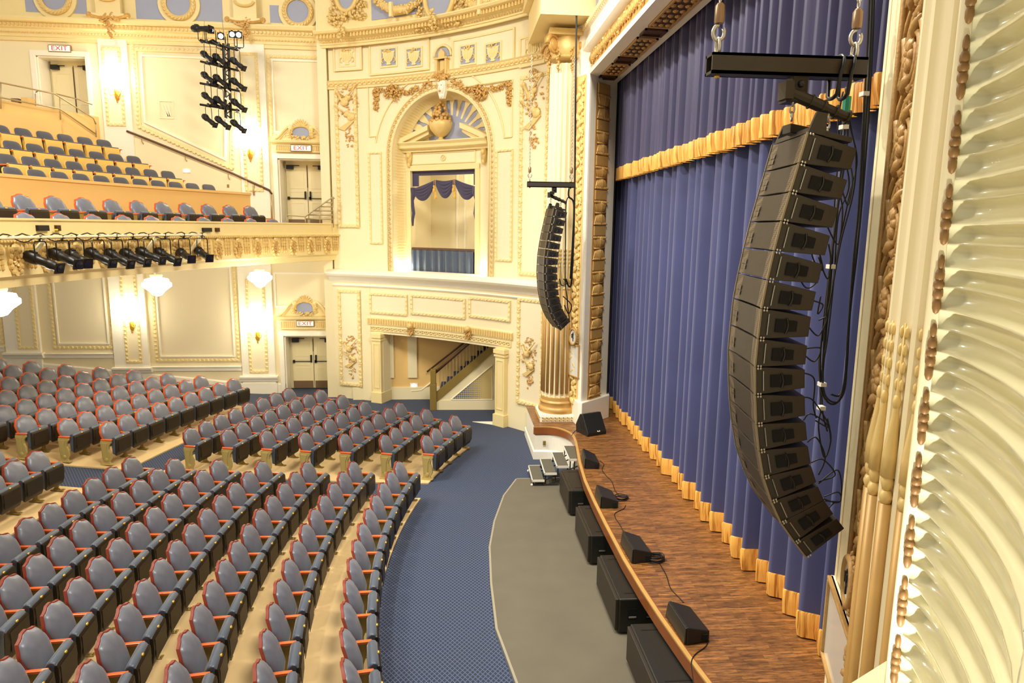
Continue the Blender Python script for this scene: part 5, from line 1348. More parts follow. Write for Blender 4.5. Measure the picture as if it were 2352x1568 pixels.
# mirrors with monogram
def mirror_thing(F, u0, u1, z0, z1, uo, zo, ro, o, label):
    e = empty('framed_mirror', F.P((u0+u1)/2, z0, o), 0, label, 'mirror', 'mirrors on the proscenium jambs')
    m = MB(); fbox(m, F, u0, u1, z0, z1, o, o+.03); child(m.build('backing', white_p), e)
    m = MB(); fborder(m, F, u0, z0, u1, z1, .035, o+.01, o+.06); child(m.build('frame', gold_dk, bevel=.008), e)
    m = MB(); fbox(m, F, u0+.03, u1-.03, z0+.03, z1-.03, o+.03, o+.036); child(m.build('glass', mirror), e)
    m = MB(); fpoly(m, F, arcpts(uo, zo, ro*.8, 0, 2*PI, 28, ro)[:-1], o+.03, o+.07); child(m.build('oval_glass', mirror), e)
    m = MB(); m.tube([F.P(a, b, o+.07) for a, b in arcpts(uo, zo, ro*.9, 0, 2*PI, 32, ro*1.1)[:-1]], ro*.16, 8, closed=True)
    rr = random.Random(1)
    for i in range(34):
        a = rr.uniform(0, 2*PI); q_ = rr.uniform(.95, 1.35); fblob(m, F, uo+ro*.95*q_*math.cos(a)*1., zo+ro*1.1*q_*math.sin(a), o+.06, ro*.17, ro*.08, ro*.1, rr.uniform(0, 3), 5, 3)
    child(m.build('oval_frame', gold_dk, smooth=True), e)
    M = fmat(F, uo, zo, o+.075)
    # blackletter style letter P from strokes
    m = MB(); S = ro
    for pts, w in (([(-.12, .62), (-.02, .45), (-.05, .1), (-.05, -.62)], .07), ([(-.22, .36), (.1, .44), (.34, .34)], .05), ([(.34, .36), (.30, -.16)], .075), ([(-.1, .12), (.14, .16)], .04), ([(.30, -.16), (.08, -.06), (-.1, -.2)], .055), ([(.1, .36), (.1, -.05)], .035), ([(-.2, -.2), (-.1, -.05)], .05)):
        sgn = -1 if F is NF else 1
        m.tube([F.P(uo+x*S*sgn*.9, zo+y*S, o+.08) for x, y in pts], w*S*.7, 5)
    child(m.build('monogram_letter', blackm), e)
    return e
gu, gz = NF.uz(1972, 1336, .03); mu1 = NF.uz(1990, 1400, .03)[0]
mz1 = NF.uz(1926, 1344, .03)[1]; mz0 = NF.uz(1903, 1510, .03)[1]
mirror_thing(NF, .0, mu1+.02, mz0, mz1, gu+.01, gz, .15, .03, 'gilt-framed mirror with blackletter P oval on the near proscenium jamb')
gu2, gz2 = FFa.uz(1330, 775, .03)
mirror_thing(FFa, .08, .6, gz2-1.03, gz2-.18, .34, gz2, .18, .03, 'gilt-framed mirror with oval crest on the far proscenium jamb')
# ---------------------------------------------------------------- near arch reveal, ledge, wall
W0 = np.array((1.085, 1.44))
nw = MB(); 
nw.prism([tuple(W0+np.array((.005, .03))), tuple(W0+np.array((.9, 1.05))), (2.9, 3.3), (3.4, 3.2), (2.2, .2), (1.2, .2), (1.30, 1.2)], 4.1, 14, lambda x, y, d: (x, y, d)); struct(nw.build('wall_near', cream), 'cream wall beside the near stage box')
lg = MB(); a = atz(1955, 1568, 4.12)[:2]; b = atz(2075, 1493, 4.12)[:2]; dd = (b-a)
lg.prism([tuple(a-dd*3.5), tuple(b+dd*.3), (2.3, 2.2), (1.3, .9), (.4, -.2), (-1.5, -.6)], 3.9, 4.12, lambda x, y, d: (x, y, d)); struct(lg.build('trim_30', cream), 'ledge below the near stage box')
# fluted reveal close to the camera
PL = [(1.075, 1.435), (1.088, 1.40), (1.075, 1.34), (1.052, 1.27), (1.02, 1.19), (.985, 1.11), (.95, 1.04), (.90, .95), (.84, .86), (.76, .76), (.66, .66)]
cum = [0]
for (a, b), (c, d) in zip(PL, PL[1:]): cum.append(cum[-1]+math.hypot(c-a, d-b))
nm_ = MB(); zz0, zz1, PT = 4.05, 7.4, .0935; nz = int((zz1-zz0)/PT*22); rings = []
for i in range(nz+1):
    z = zz0+(zz1-zz0)*i/nz; t = ((z-zz0)/PT) % 1.
    # broad scallop with a narrow raised double ridge
    prof_ = (.75*math.sin(PI*t/.42)**.7 if t < .42 else (-.25 if t < .47 else (.9*math.sin(PI*(t-.47)/.38)**.6 if t < .85 else -.6*math.sin(PI*(t-.85)/.15))))
    row = []
    for j, ((x, y), s) in enumerate(zip(PL, cum)):
        k0, k1 = max(0, j-1), min(len(PL)-1, j+1); tx, ty = PL[k1][0]-PL[k0][0], PL[k1][1]-PL[k0][1]; L_ = math.hypot(tx, ty); n = (-ty/L_, tx/L_)
        if n[0] < 0: n = (-n[0], -n[1])
        env = min(1, max(0, (s-.012)/.035)); row.append((x+n[0]*.028*prof_*env, y+n[1]*.028*prof_*env, z))
    rings.append(row)
nm_.loft(rings, closed=False)
nr_ = empty('fluted_reveal', (1.0, 1.1, 4.05), 0, 'glossy ivory fluted reveal of the near stage box arch at right edge', 'plaster ornament')
child(nm_.build('fluting', shell, smooth=True), nr_)
m = MB(); m.prism([(1.10, 1.47), (1.14, 1.40), (1.10, 1.0), (1.0, .7), (.75, .6), (1.3, .4), (1.4, 1.3)], 4.05, 8, lambda x, y, d: (x, y, d)); child(m.build('wall_core', cream), nr_)
m = MB(); m.tube([(1.083, 1.455, z) for z in (4.05, 8)], .022, 8); m.tube([(1.10, 1.475, z) for z in (4.05, 8)], .016, 8); child(m.build('edge_moulding', cream, smooth=True), nr_)
m = MB(); z = 4.12
while z < 7.3:
    for dz, rz, rx in ((0, .020, .009), (.026, .014, .011), (.046, .012, .0115), (.066, .016, .010), (.095, .018, .007)): m.blob((1.068, 1.438, z+dz), [(rx, 0, 0), (0, rx, 0), (0, 0, rz)], 8, 5)
    z += .152
child(m.build('bead_and_reel', beadm, smooth=True), nr_)
# near column side infill so the wall meets the column
# ================================================================ HOUSE CURTAIN
def curtain(name, x, y0, y1, z0, z1, amp, per, mt, label, fr_h, seed, split=None, fr_label='gold bullion fringe'):
    e = empty(name, (x, (y0+y1)/2, z0), 0, label, 'curtain'); rr = random.Random(seed)
    ys = []; y = y0
    pts = []; s = 0
    while y < y1:
        w = per*rr.uniform(.7, 1.35); d = amp*rr.uniform(.65, 1.25); n = 10
        for i in range(n):
            t = i/n; o = d*(math.sin(PI*t)**1.5*2-1)+ .12*d*math.sin(5*PI*t)
            if split and abs(y+w*t-split) < .07: o -= .22
            pts.append((y+w*t, o))
        y += w
    fx = MB(); rings = []; fr = MB(); fr2 = []
    for (y, o) in pts:
        rings.append([(x-o*(1-.25*(k/6)), y, z0+fr_h*.6+(z1-z0-fr_h*.6)*k/6) for k in range(7)])
        fr2.append([(x-o-.02*math.sin(y*61), y, z0), (x-o-.015, y, z0+fr_h*.45), (x-o-.02, y, z0+fr_h*.93), (x-o-.004, y, z0+fr_h)])
    fx.loft(rings, closed=False); child(fx.build('pleated_velvet', mt, smooth=True), e)
    fr.loft(fr2, closed=False); o = child(fr.build('fringe', fringe, smooth=True), e); o['label'] = fr_label
    return e
curtain('house_curtain', 4.42, 6.2, 18.6, ZS+.02, 13.5, .17, .40, blueV, 'blue pleated house curtain with gold fringe touching the stage floor', .34, 4, split=9.0)
curtain('curtain_valance', 4.16, 6.2, 18.1, 7.0, 13.5, .11, .28, valV, 'shorter violet-blue pleated valance with gold fringe hanging before the house curtain', .30, 9)
m = MB(); m.box((4.03, 17.52, ZS), (4.06, 18.6, 13)); struct(m.build('wall_leg', darkv), 'black masking beside the curtain')
# ================================================================ ATTIC ORNAMENT ABOVE THE BAY CORNICE
AO = .14
m = MB()
for x0_, x1_ in ((853, 968), (1058, 1165)):
    fbox(m, BA, BA.uz(x0_, 20, AO)[0], BA.uz(x1_, 20, AO)[0], z_c1+.25, z_c1+1.6, AO-.02, AO)
struct(m.build('trim_31', bluep), 'grey-blue attic fields above the stage box')
for cx_, hw, nm in ((798, .42, 'at the left end of the bay attic'), (1012, .62, 'in the middle of the bay attic')):
    u, z = BA.uz(cx_, 2, AO); e = empty('oval_cartouche', BA.P(u, z, AO), 0, 'gilt-framed oval cartouche '+nm, 'plaster ornament', 'attic cartouches')
    m = MB(); fpoly(m, BA, arcpts(u, z+.15, hw*.8, 0, 2*PI, 24, hw*1.05)[:-1], AO-.02, AO+.04); child(m.build('oval_field', bluep), e)
    m = MB(); m.tube([BA.P(a, b, AO+.06) for a, b in arcpts(u, z+.15, hw*.86, 0, 2*PI, 26, hw*1.1)[:-1]], .08, 6, closed=True)
    for s in (-1, 1): cluster(m, BA, u+s*hw*1.15, z-.25, AO+.05, .2, .45, 26, .09, int(cx_)+s)
    cluster(m, BA, u, z-hw*1.05, AO+.08, hw*1.6, .12, 44, .09, 3); cluster(m, BA, u, z_c1-.12, AO+.40, .12, .25, 16, .09, 5); child(m.build('leafy_frame', goldp, smooth=True), e)
for i, pts in enumerate((((862, -2), (880, 12), (905, 25), (935, 22), (960, 6)), ((1062, -2), (1085, 10), (1110, 18), (1135, 12), (1160, -4)))):
    P = [BA.uz(x, y, AO+.1) for x, y in pts]; e = empty('laurel_swag', BA.P(P[2][0], P[2][1], AO), 0, 'thick gilt laurel swag, %s of the pair on the bay attic' % ('left' if i == 0 else 'right'), 'plaster ornament', 'laurel swags')
    m = MB(); m.tube([BA.P(a, b, AO+.1) for a, b in P], [.06, .12, .15, .12, .06], 8)
    for (a, b), (c, d) in zip(P, P[1:]):
        for k in range(7): t = k/7; cluster(m, BA, a+(c-a)*t, b+(d-b)*t, AO+.16, .1, .12, 5, .08, k)
    child(m.build('laurel_bundle', goldp, smooth=True), e)
    m = MB(); fbox(m, BA, P[2][0]-.05, P[2][0]+.05, P[2][1]-.2, P[2][1]+.2, AO+.2, AO+.3); child(m.build('ribbon_tie', creamy), e)

# ================================================================ FLOWN LINE ARRAYS
HP = [(1860,302),(1839,374),(1819,440),(1799,507.5),(1781.4,576.3),(1766,643),(1752.6,709.4),(1744.4,778.8),(1738,844),(1738,908.4),(1740.4,976),(1746.5,1036.9),(1756.6,1097.7),(1775,1153.4),(1797,1202.4),(1829,1248),(1856,1283)]
azn = math.radians(7.5); wn = np.array((math.sin(azn), math.cos(azn))); nn_ = np.array((-math.cos(azn), math.sin(azn)))
On = aty(1738, 844, 4.5)[:2]
def plane_uz(px, py, a, d):
    n = np.array([-d[1], d[0]]); r = ray(px, py); t = (a @ n)/(r[:2] @ n); P = r*t+EYE; return float((P[:2]-a) @ d), float(P[2])
HC = [plane_uz(x, y, On, nn_) for x, y in HP]
def line_array(origin, wdir, ndir, hinges, W, near, label):
    """origin: plan point of the camera-side face; s forward along ndir"""
    def T(s, w, z): p = origin+ndir*s+wdir*w; return (p[0], p[1], z)
    top = hinges[0]; e = empty('line_array', T(top[0], W/2, top[1]), 0, label, 'loudspeaker', 'flown line arrays')
    D = .335*(1 if near else .94)
    for i, (a, b) in enumerate(zip(hinges, hinges[1:])):
        a = np.array(a); b = np.array(b); f = (b-a); L = np.linalg.norm(f); f /= L; k = np.array((-f[1], f[0]))
        if k[0] > 0: k = -k       # backwards (away from the audience is -s)
        g = .006; A = a+f*g; B = b-f*g; c = (a+b)/2
        pf_ = [A, A+k*.065, c+k*D-f*L*.33, c+k*D+f*L*.33, B+k*.065, B]
        mb = MB(); mb.loft([[T(p[0], w, p[1]) for p in pf_] for w in (0.02, W-.02)]); cab = child(mb.build('speaker_cabinet', blackp, bevel=.004 if near else 0), e)
        def sub(mb_, nm, mt, lab=None, sm=False): o = mb_.build(nm, mt, None, sm); o.parent = cab; return o
        def S(q, r, w): p = a+f*L*q+k*r; return T(p[0], w, p[1])
        # grille: shallow V front
        mb = MB(); mb.add([S(.03, -.006, .03), S(.97, -.006, .03), S(.97, .012, W/2), S(.03, .012, W/2), S(.03, -.006, W-.03), S(.97, -.006, W-.03), S(.03, .03, .03), S(.97, .03, .03), S(.97, .03, W-.03), S(.03, .03, W-.03)], [(0, 1, 2, 3), (3, 2, 5, 4), (0, 6, 7, 1), (4, 5, 8, 9), (0, 3, 4, 9, 6), (1, 7, 8, 5, 2)]); sub(mb, 'grille', grille)
        for w0 in (.012, W-.022):
            mb = MB(); mb.hexa([S(.01, -.012, w0), S(.99, -.012, w0), S(.99, -.012, w0+.012), S(.01, -.012, w0+.012), S(.01, .0, w0), S(.99, .0, w0), S(.99, .0, w0+.012), S(.01, .0, w0+.012)])
            sub(mb, 'front_rail', railg if near else blackm)
        mb = MB()   # side plate with recessed handle pockets
        mb.hexa([S(.30, .10, .018), S(.74, .10, .018), S(.74, .165, .018), S(.30, .165, .018), S(.30, .10, .008), S(.74, .10, .008), S(.74, .165, .008), S(.30, .165, .008)])
        mb.hexa([S(.32, .185, .018), S(.70, .185, .018), S(.68, .245, .018), S(.34, .245, .018), S(.32, .185, .010), S(.70, .185, .010), S(.68, .245, .010), S(.34, .245, .010)]); sub(mb, 'side_port', darkv)
        mb = MB(); P = [S(.26+.52*t, .172+.012*math.sin(PI*t), .006) for t in [x/6 for x in range(7)]]; mb.tube(P, .007, 6); sub(mb, 'side_handle', blackp2)
        mb = MB()
        for q in (.05, .95):
            for r in (.012, .03): mb.blob(S(q, r, .008), [(.007, 0, 0), (0, .007, 0), (0, 0, .009)], 6, 4)
        mb.tube([S(.15, .05, .01), S(.85, .05, .01)], .004, 5); sub(mb, 'rigging_link', steelg)
        if near:
            mb = MB()
            for x in (0, 1):
                for y in (0, 1):
                    q = .42+.2*y; w = W-.16+.055*x; mb.add([S(q, -.0075+.0, w), S(q+.17, -.0075, w), S(q+.17, -.0085, w+.045), S(q, -.0085, w+.045)], [(0, 1, 2, 3)])
            sub(mb, 'badge_squares', badgem)
    # flying frame: top bumper, shackled tilt bar and clamp
    a = np.array(hinges[0]); f = np.array(hinges[1])-a; f /= np.linalg.norm(f); k = np.array((-f[1], f[0]))
    if k[0] > 0: k = -k
    q = 1 if near else .94
    def U(u_, r, w): p = a-f*u_*q+k*r*q; return T(p[0], w, p[1])
    mb = MB()
    for w in (.03, W-.06): mb.hexa([U(0, .0, w), U(0, .12, w), U(0, .12, w+.03), U(0, 0, w+.03), U(.14, .02, w), U(.14, .09, w), U(.14, .09, w+.03), U(.14, .02, w+.03)])
    mb.hexa([U(.0, .0, .05), U(.0, .30, .05), U(.0, .30, W-.05), U(.0, .0, W-.05), U(.035, .0, .05), U(.035, .30, .05), U(.035, .30, W-.05), U(.035, .0, W-.05)])
    child(mb.build('flying_frame', blackp, bevel=.004), e)
    mb = MB(); c0 = np.array(U(.30, -.10, W/2)); c1 = np.array(U(.22, .36, W/2)); mb.tube([c0, c0+(c1-c0)*.6], .042*q, 10); mb.tube([c0+(c1-c0)*.5, c1], .034*q, 10)
    for t in (.02, .35, .55, .75, .95): p = c0+(c1-c0)*t; mb.tube([p, p+(c1-c0)*.025], .052*q, 10)
    hb = c0-(c1-c0)*.04; mb.box((hb[0]-.03, hb[1]-.06, hb[2]-.06), (hb[0]+.03, hb[1]+.06, hb[2]+.06)); child(mb.build('tilt_bar', blackp), e)
    for t, r_ in ((.08, 0), (.66, .1)):
        mb = MB(); p = c0+(c1-c0)*t; z1_ = p[2]-.17*q
        for kk in range(3): mb.tube([(p[0]+.02*math.cos(x)*(1 if kk % 2 else .3), p[1]+.02*math.cos(x)*(0.3 if kk % 2 else 1), p[2]-.05-.05*kk+.03*math.sin(x)) for x in [2*PI*y/8 for y in range(8)]], .007, 5, closed=True)
        child(mb.build('shackle', steelg, smooth=True), e)
    mb = MB(); p = c0+(c1-c0)*.08; mb.hexa([(p[0]-.05, p[1]-.1, p[2]-.27), (p[0]+.25, p[1]-.1, p[2]-.33), (p[0]+.25, p[1]+.02, p[2]-.33), (p[0]-.05, p[1]+.02, p[2]-.27), (p[0]-.05, p[1]-.1, p[2]-.21), (p[0]+.25, p[1]-.1, p[2]-.26), (p[0]+.25, p[1]+.02, p[2]-.26), (p[0]-.05, p[1]+.02, p[2]-.21)]); child(mb.build('front_bar', blackm, bevel=.004), e)
    m_ = c0+(c1-c0)*.40
    return e, m_
W_N = .74
arrN, cN = line_array(On, wn, nn_, HC, W_N, True, 'large curved black line array hanging close in front of the curtain')
# far array: the same hang mirrored across the house
SCF = .955; yF = 15.82
OF = aty(1250, 629, yF)[:2]; zF8 = float(aty(1250, 629, yF)[2]); azf = math.radians(-7.5)
HCF = [((s)*SCF, zF8+(z-HC[8][1])*SCF) for s, z in HC]
arrF, cF = line_array(OF, np.array((math.sin(azf), math.cos(azf))), np.array((-math.cos(azf), math.sin(azf))), HCF, W_N*SCF, False, 'distant curved black line array hanging before the far fluted column')
def beam(p0, p1, h, label, clampx):
    e = empty('spreader_beam', tuple((np.array(p0)+np.array(p1))/2), 0, label, 'beam', 'spreader beams')
    p0, p1 = np.array(p0), np.array(p1); m = MB(); w = h*.5
    def bx_(a, b, hw, hh): return [(a[0], a[1]-hw, a[2]-hh), (b[0], b[1]-hw, b[2]-hh), (b[0], b[1]+hw, b[2]-hh), (a[0], a[1]+hw, a[2]-hh), (a[0], a[1]-hw, a[2]+hh), (b[0], b[1]-hw, b[2]+hh), (b[0], b[1]+hw, b[2]+hh), (a[0], a[1]+hw, a[2]+hh)]
    t = h*.07; d = p1-p0
    for sy, sz, hw, hh in ((0, 1, w, t), (0, -1, w, t), (1, 0, t, h/2), (-1, 0, t, h/2)):
        a = p0+np.array((0, sy*(w-t), sz*(h/2-t))); b = a+d; m.hexa(bx_(a, b, hw, hh))
    child(m.build('box_tube', blackp), e)
    m = MB(); m.hexa(bx_(p1-d*.01, p1, w*.9, h*.45)); m.hexa(bx_(p0+d*.12, p0+d*.13, w*.9, h*.44)); child(m.build('inner_plate', darkv), e)
    m = MB()
    for t_ in (.055, .93): q = p0+d*t_; m.blob((q[0], q[1], q[2]-h/2-.01), [(.02, 0, 0), (0, .02, 0), (0, 0, .015)], 8, 4); m.blob((q[0], q[1], q[2]+h/2+.01), [(.02, 0, 0), (0, .02, 0), (0, 0, .015)], 8, 4)
    child(m.build('eye_bolt', brass), e)
    q = p0+d*clampx; m = MB(); m.hexa(bx_(q-d*.05+np.array((0, 0, -h*.9)), q+d*.05+np.array((0, 0, -h*.9)), w*.8, h*.55)); m.blob((q[0], q[1]-w*.9, q[2]-h*.9), [(.025, 0, 0), (0, .02, 0), (0, 0, .025)], 8, 4)
    m.hexa(bx_(q-d*.09+np.array((0, 0, -h*1.5)), q-d*.0+np.array((0, 0, -h*1.5)), w*.9, h*.3)); child(m.build('beam_clamp', blackm, bevel=.005), e)
    return e
yb = 4.87
bN0 = aty(1629, 136, yb); bN1 = aty(1979, 171, yb); bN0[2] = bN1[2] = (bN0[2]+bN1[2])/2
beam(bN0, bN1, .135, 'black steel box beam above the near line array', .58)
ybF = 16.15
bF0 = aty(1211, 420, ybF); bF1 = aty(1318, 428, ybF); bF0[2] = bF1[2] = (bF0[2]+bF1[2])/2
beam(bF0, bF1, .125, 'distant black steel beam above the far line array', .58)
def chain(p, ztop, label, r=.024):
    e = MB(); z = p[2]; k = 0
    while z < ztop:
        a = [2*PI*i/10 for i in range(10)]
        e.tube([(p[0]+(r*.62*math.cos(x) if k % 2 else 0), p[1]+(0 if k % 2 else r*.62*math.cos(x)), z+r*1.15*math.sin(x)) for x in a], r*.22, 5, closed=True); z += r*1.6; k += 1
    o = recenter(e.build('hoist_chain', steelg, smooth=True)); tag(o, label, 'chain', 'hoist chains')
def hook(p, label):
    e = empty('lifting_hook', p, 0, label, 'hook', 'hooks under the hoist chains'); x, y, z = p
    m = MB(); m.lathe([(.03, 0), (.034, .02), (.034, .11), (.02, .13)], (x, y, z+.2), 10); child(m.build('swivel_body', kick, smooth=True, auto=40), e)
    m = MB(); m.tube([(x+.04*math.cos(a), y, z+.14+.05*math.sin(a)) for a in [PI*.5+2*PI*.85*i/12 for i in range(13)]], .013, 7); m.tube([(x, y+.035*math.cos(a), z+.05+.055*math.sin(a)) for a in [2*PI*i/12 for i in range(12)]], .011, 6, closed=True); child(m.build('hook_and_shackle', steelg, smooth=True), e)
dN = bN1-bN0; dF = bF1-bF0
for b0_, d_, L, hh in ((bN0, dN, 'near', .0675), (bF0, dF, 'far', .0625)):
    for t_, side in ((.05, 'left'), (.94, 'right')):
        p = b0_+d_*t_; hook((p[0], p[1], p[2]+hh-.0), 'steel hook at the %s end of the %s black beam' % (side, L)); chain((p[0], p[1], p[2]+hh+.36), 9.3 if L == 'near' else 9.6, 'steel hoist chain above the %s end of the %s beam' % (side, L))
# trailing cables
def wig(px_pts, y, jit=0, seed=0):
    rr = random.Random(seed); out = []
    P = [aty(x, yy, y) for x, yy in px_pts]
    n = 8
    for i in range(len(P)-1):
        p0, p1, p2, p3 = P[max(0, i-1)], P[i], P[i+1], P[min(len(P)-1, i+2)]
        for k in range(n):
            t = k/n; out.append(.5*((2*p1)+(-p0+p2)*t+(2*p0-5*p1+4*p2-p3)*t*t+(-p0+3*p1-3*p2+p3)*t**3)+np.array((0, rr.uniform(-jit, jit), 0)))
    out.append(P[-1]); return out
cb = empty('cable_loom', tuple(aty(1925, 600, 5.25)), 0, 'bundle of black loudspeaker cables looping behind the near line array', 'cable')
runs = [[(1998, -40), (1990, 150), (1980, 330), (1972, 480), (1960, 600), (1948, 760), (1940, 870), (1925, 920), (1900, 915), (1890, 880), (1893, 780), (1905, 640), (1925, 470), (1945, 330), (1947, 220)],
        [(2004, -40), (1996, 160), (1984, 340), (1976, 500), (1955, 680), (1946, 820), (1938, 900), (1912, 928), (1888, 900), (1884, 820), (1896, 700), (1912, 560), (1928, 430), (1940, 300), (1944, 200)],
        [(2009, -40), (2000, 170), (1988, 360), (1970, 560), (1952, 720), (1944, 850), (1930, 905), (1908, 905)],
        [(1942, 200), (1950, 280), (1965, 350), (1960, 440), (1930, 560), (1905, 700), (1882, 820), (1886, 900), (1888, 930), (1880, 980), (1893, 1050), (1908, 1010), (1900, 960)],
        [(1936, 210), (1925, 300), (1950, 420), (1925, 500), (1915, 640), (1900, 780), (1884, 880), (1890, 950), (1900, 990)],
        [(1944, 215), (1930, 330), (1918, 450), (1912, 600), (1896, 760), (1886, 870), (1884, 930)], [(1940, 215), (1955, 300), (1968, 370), (1950, 450), (1920, 600), (1900, 740), (1890, 860)]]
for i, r_ in enumerate(runs):
    m = MB(); m.tube(wig(r_, 5.22+.02*i), .0085 if i < 3 else .0065, 6); child(m.build('cable', rubber, smooth=True), cb)
for (x, y) in ((1888, 882), (1886, 936), (1908, 612), (1985, 216), (1938, 292)):
    tie = MB(); p = aty(x, y, 5.24); tie.box((p[0]-.024, p[1]-.03, p[2]-.016), (p[0]+.024, p[1]+.03, p[2]+.016)); child(tie.build('cable_tie', whitetape), cb)
m = MB(); p = aty(1944, 245, 5.0); m.tube([tuple(p+np.array((0, 0, .07))), tuple(p-np.array((0, 0, .07)))], .03, 8); child(m.build('green_tape_wrap', tealtape), cb)
m = MB()
for dx in (-.05, .02): 
    c = bN0+dN*(.88+dx); m.tube([(c[0]+.02*math.sin(a), c[1]+.085*math.cos(a), c[2]+.085*math.sin(a)-(.12 if math.sin(a) < -.5 else 0)) for a in [2*PI*i/16 for i in range(16)]], .014, 6, closed=True)
child(m.build('black_sling', rubber, smooth=True), cb)
links = [((1955,385),(1958,420),(1948,470),(1935,440)), ((1900,520),(1925,560),(1935,480),(1920,420)), ((1880,590),(1900,640),(1908,600),(1903,560)), ((1867,690),(1890,700),(1878,720),(1885,680)), ((1858,752),(1880,770),(1900,730),(1880,735)), ((1842,810),(1870,830),(1885,800),(1850,800)), ((1841,855),(1870,870),(1868,930),(1875,960)), ((1841,912),(1868,920),(1905,980),(1872,965)), ((1845,965),(1862,950),(1900,975),(1908,1010)), ((1854,1015),(1875,1005),(1895,1050),(1880,1090)), ((1863,1062),(1890,1055),(1918,1090),(1880,1105)), ((1880,1110),(1925,1080),(1930,1150),(1890,1145)), ((1893,1140),(1925,1130),(1930,1150),(1895,1150)), ((1902,1168),(1915,1155),(1930,1150),(1936,1143)), ((1860,560),(1870,600),(1890,620),(1882,580)), ((1820,600),(1850,660),(1880,640),(1866,610))]
for i, r_ in enumerate(links):
    m = MB(); m.tube(wig(r_, 5.05), .006, 5); child(m.build('jumper_cable', rubber, smooth=True), cb)
cf_ = empty('cable_loom', tuple(aty(1310, 550, 16.4)), 0, 'thin black cable loop hanging behind the far line array', 'cable')
for i, r_ in enumerate(([(1325, -20), (1322, 200), (1320, 430), (1317, 560), (1312, 650), (1305, 655), (1300, 640)], [(1309, 420), (1306, 450), (1318, 470), (1315, 560), (1310, 640)], [(1308, 450), (1300, 470), (1299, 560), (1298, 640), (1303, 690), (1308, 740)], [(1294, 640), (1302, 650), (1290, 655), (1285, 640)], [(1293, 680), (1312, 700), (1306, 720), (1296, 700)])):
    m = MB(); m.tube(wig(r_, 16.45), .022 if i < 2 else .014, 6); child(m.build('cable', rubber, smooth=True), cf_)
m = MB(); p = aty(1309, 428, 16.3); m.tube([tuple(p+np.array((0, 0, .05))), tuple(p-np.array((0, 0, .06)))], .03, 8); child(m.build('green_tape_wrap', tealtape), cf_)

# ================================================================ FLOOR COVER, SUBWOOFERS, WEDGES, STEPS
pit = [(1.44, 15.08), (1.08, 14.11), (.80, 12.8), (.65, 11.69), (.61, 10.4), (.62, 9.12), (.81, 7.86), (1.10, 6.6), (1.5, 5.3), (3.3, 5.0), (3.3, 15.08)]
pc_ = empty('floor_cover', (1.8, 10, 0), 0, 'grey felt-covered raised platform on the blue carpet before the stage', 'platform')
child(slabp(pit, 0.0, .075).build('felt_top', pitm), pc_)
m = MB(); P_ = pit[:9]; m.loft([[(x-.0, y, .078), (x-.035, y, .078), (x-.035, y, 0), (x, y, 0)] for x, y in P_]); m.loft([[(1.44, 15.08, .078), (1.44, 15.11, .078), (1.44, 15.11, 0), (1.44, 15.08, 0)], [(3.2, 15.08, .078), (3.2, 15.11, .078), (3.2, 15.11, 0), (3.2, 15.08, 0)]]); child(m.build('metal_edge_trim', steelg), pc_)
pos = ['farthest from the camera, beside the portable steps', 'second from the portable steps', 'third from the portable steps', 'nearest to the camera']
def bevbox(x0, y0, z0, x1, y1, z1): m = MB(); m.box((x0, y0, z0), (x1, y1, z1)); return m
for i, (yn, yf) in enumerate(((12.93, 14.16), (10.89, 12.20), (8.85, 10.20), (6.9, 8.25))):
    x0_, x1_, z0_, z1_ = 2.28, 3.02, .105, .62; e = empty('subwoofer', ((x0_+x1_)/2, (yn+yf)/2, z0_), 0, 'black double subwoofer cabinet under the stage lip, '+pos[i], 'loudspeaker', 'subwoofers along the stage front')
    child(bevbox(x0_+.045, yn, z0_, x1_, yf, z1_).build('cabinet', blackp2, bevel=.02), e)
    child(bevbox(x0_, yn+.03, z0_+.02, x0_+.05, yf-.03, z1_-.015).build('front_grille', blackp, bevel=.01), e)
    m = MB()
    for yy_ in (yn+.16, yf-.16): m.box((x0_+.15, yy_-.01, z1_-.002), (x1_-.1, yy_+.01, z1_+.003))
    child(m.build('top_groove', blackm), e)
    for hx in (x0_+.24, x0_+.50):
        m = MB(); m.box((hx-.07, yn-.004, .30), (hx+.07, yn+.01, .47)); child(m.build('handle_pocket', darkv), e)
        m = MB(); m.tube([(hx-.055, yn-.01, .345), (hx+.055, yn-.01, .345)], .011, 8); child(m.build('handle_bar', chrome), e)
    m = MB()
    for yy_ in (yn+.1, yf-.1):
        for xx in (x0_+.12, x1_-.12): m.box((xx-.03, yy_-.03, .075), (xx+.03, yy_+.03, z0_))
    child(m.build('foot', rubber), e)
def zat(xy, py):
    best = (1e9, 0)
    for k in range(200):
        z = ZS+k*.004; d = abs(proj((xy[0], xy[1], z))[1]-py)
        if d < best[0]: best = (d, z)
    return best[1]
wdg = [dict(TLF=(1340.2,1032.5),TLN=(1346.4,1052.5),BLN=(1342.9,1077),BRN=(1376.8,1077),TRN=(1378.2,1062.9),BLF=(1334.8,1052)),
       dict(TLF=(1372.3,1111.4),TLN=(1384.8,1140),BLN=(1379.5,1168),BRN=(1420,1167.3),TRN=(1421.4,1151),BLF=(1366.4,1137.9)),
       dict(TLF=(1432.8,1221),TLN=(1458,1261.5),BLN=(1452,1295.5),BRN=(1497,1290.4),TRN=(1498.5,1268.8),BLF=(1425.3,1249.3)),
       dict(TLF=(1535,1380.8),TLN=(1579.5,1443),BLN=(1573.7,1482.9),BRN=(1628.8,1473.5),TRN=(1630,1448.8),BLF=(1529,1414.8))]
wl = ['farthest of the row along the stage edge', 'second from the far end along the stage edge', 'third along the stage edge, with coiled cable', 'nearest to the camera along the stage edge']
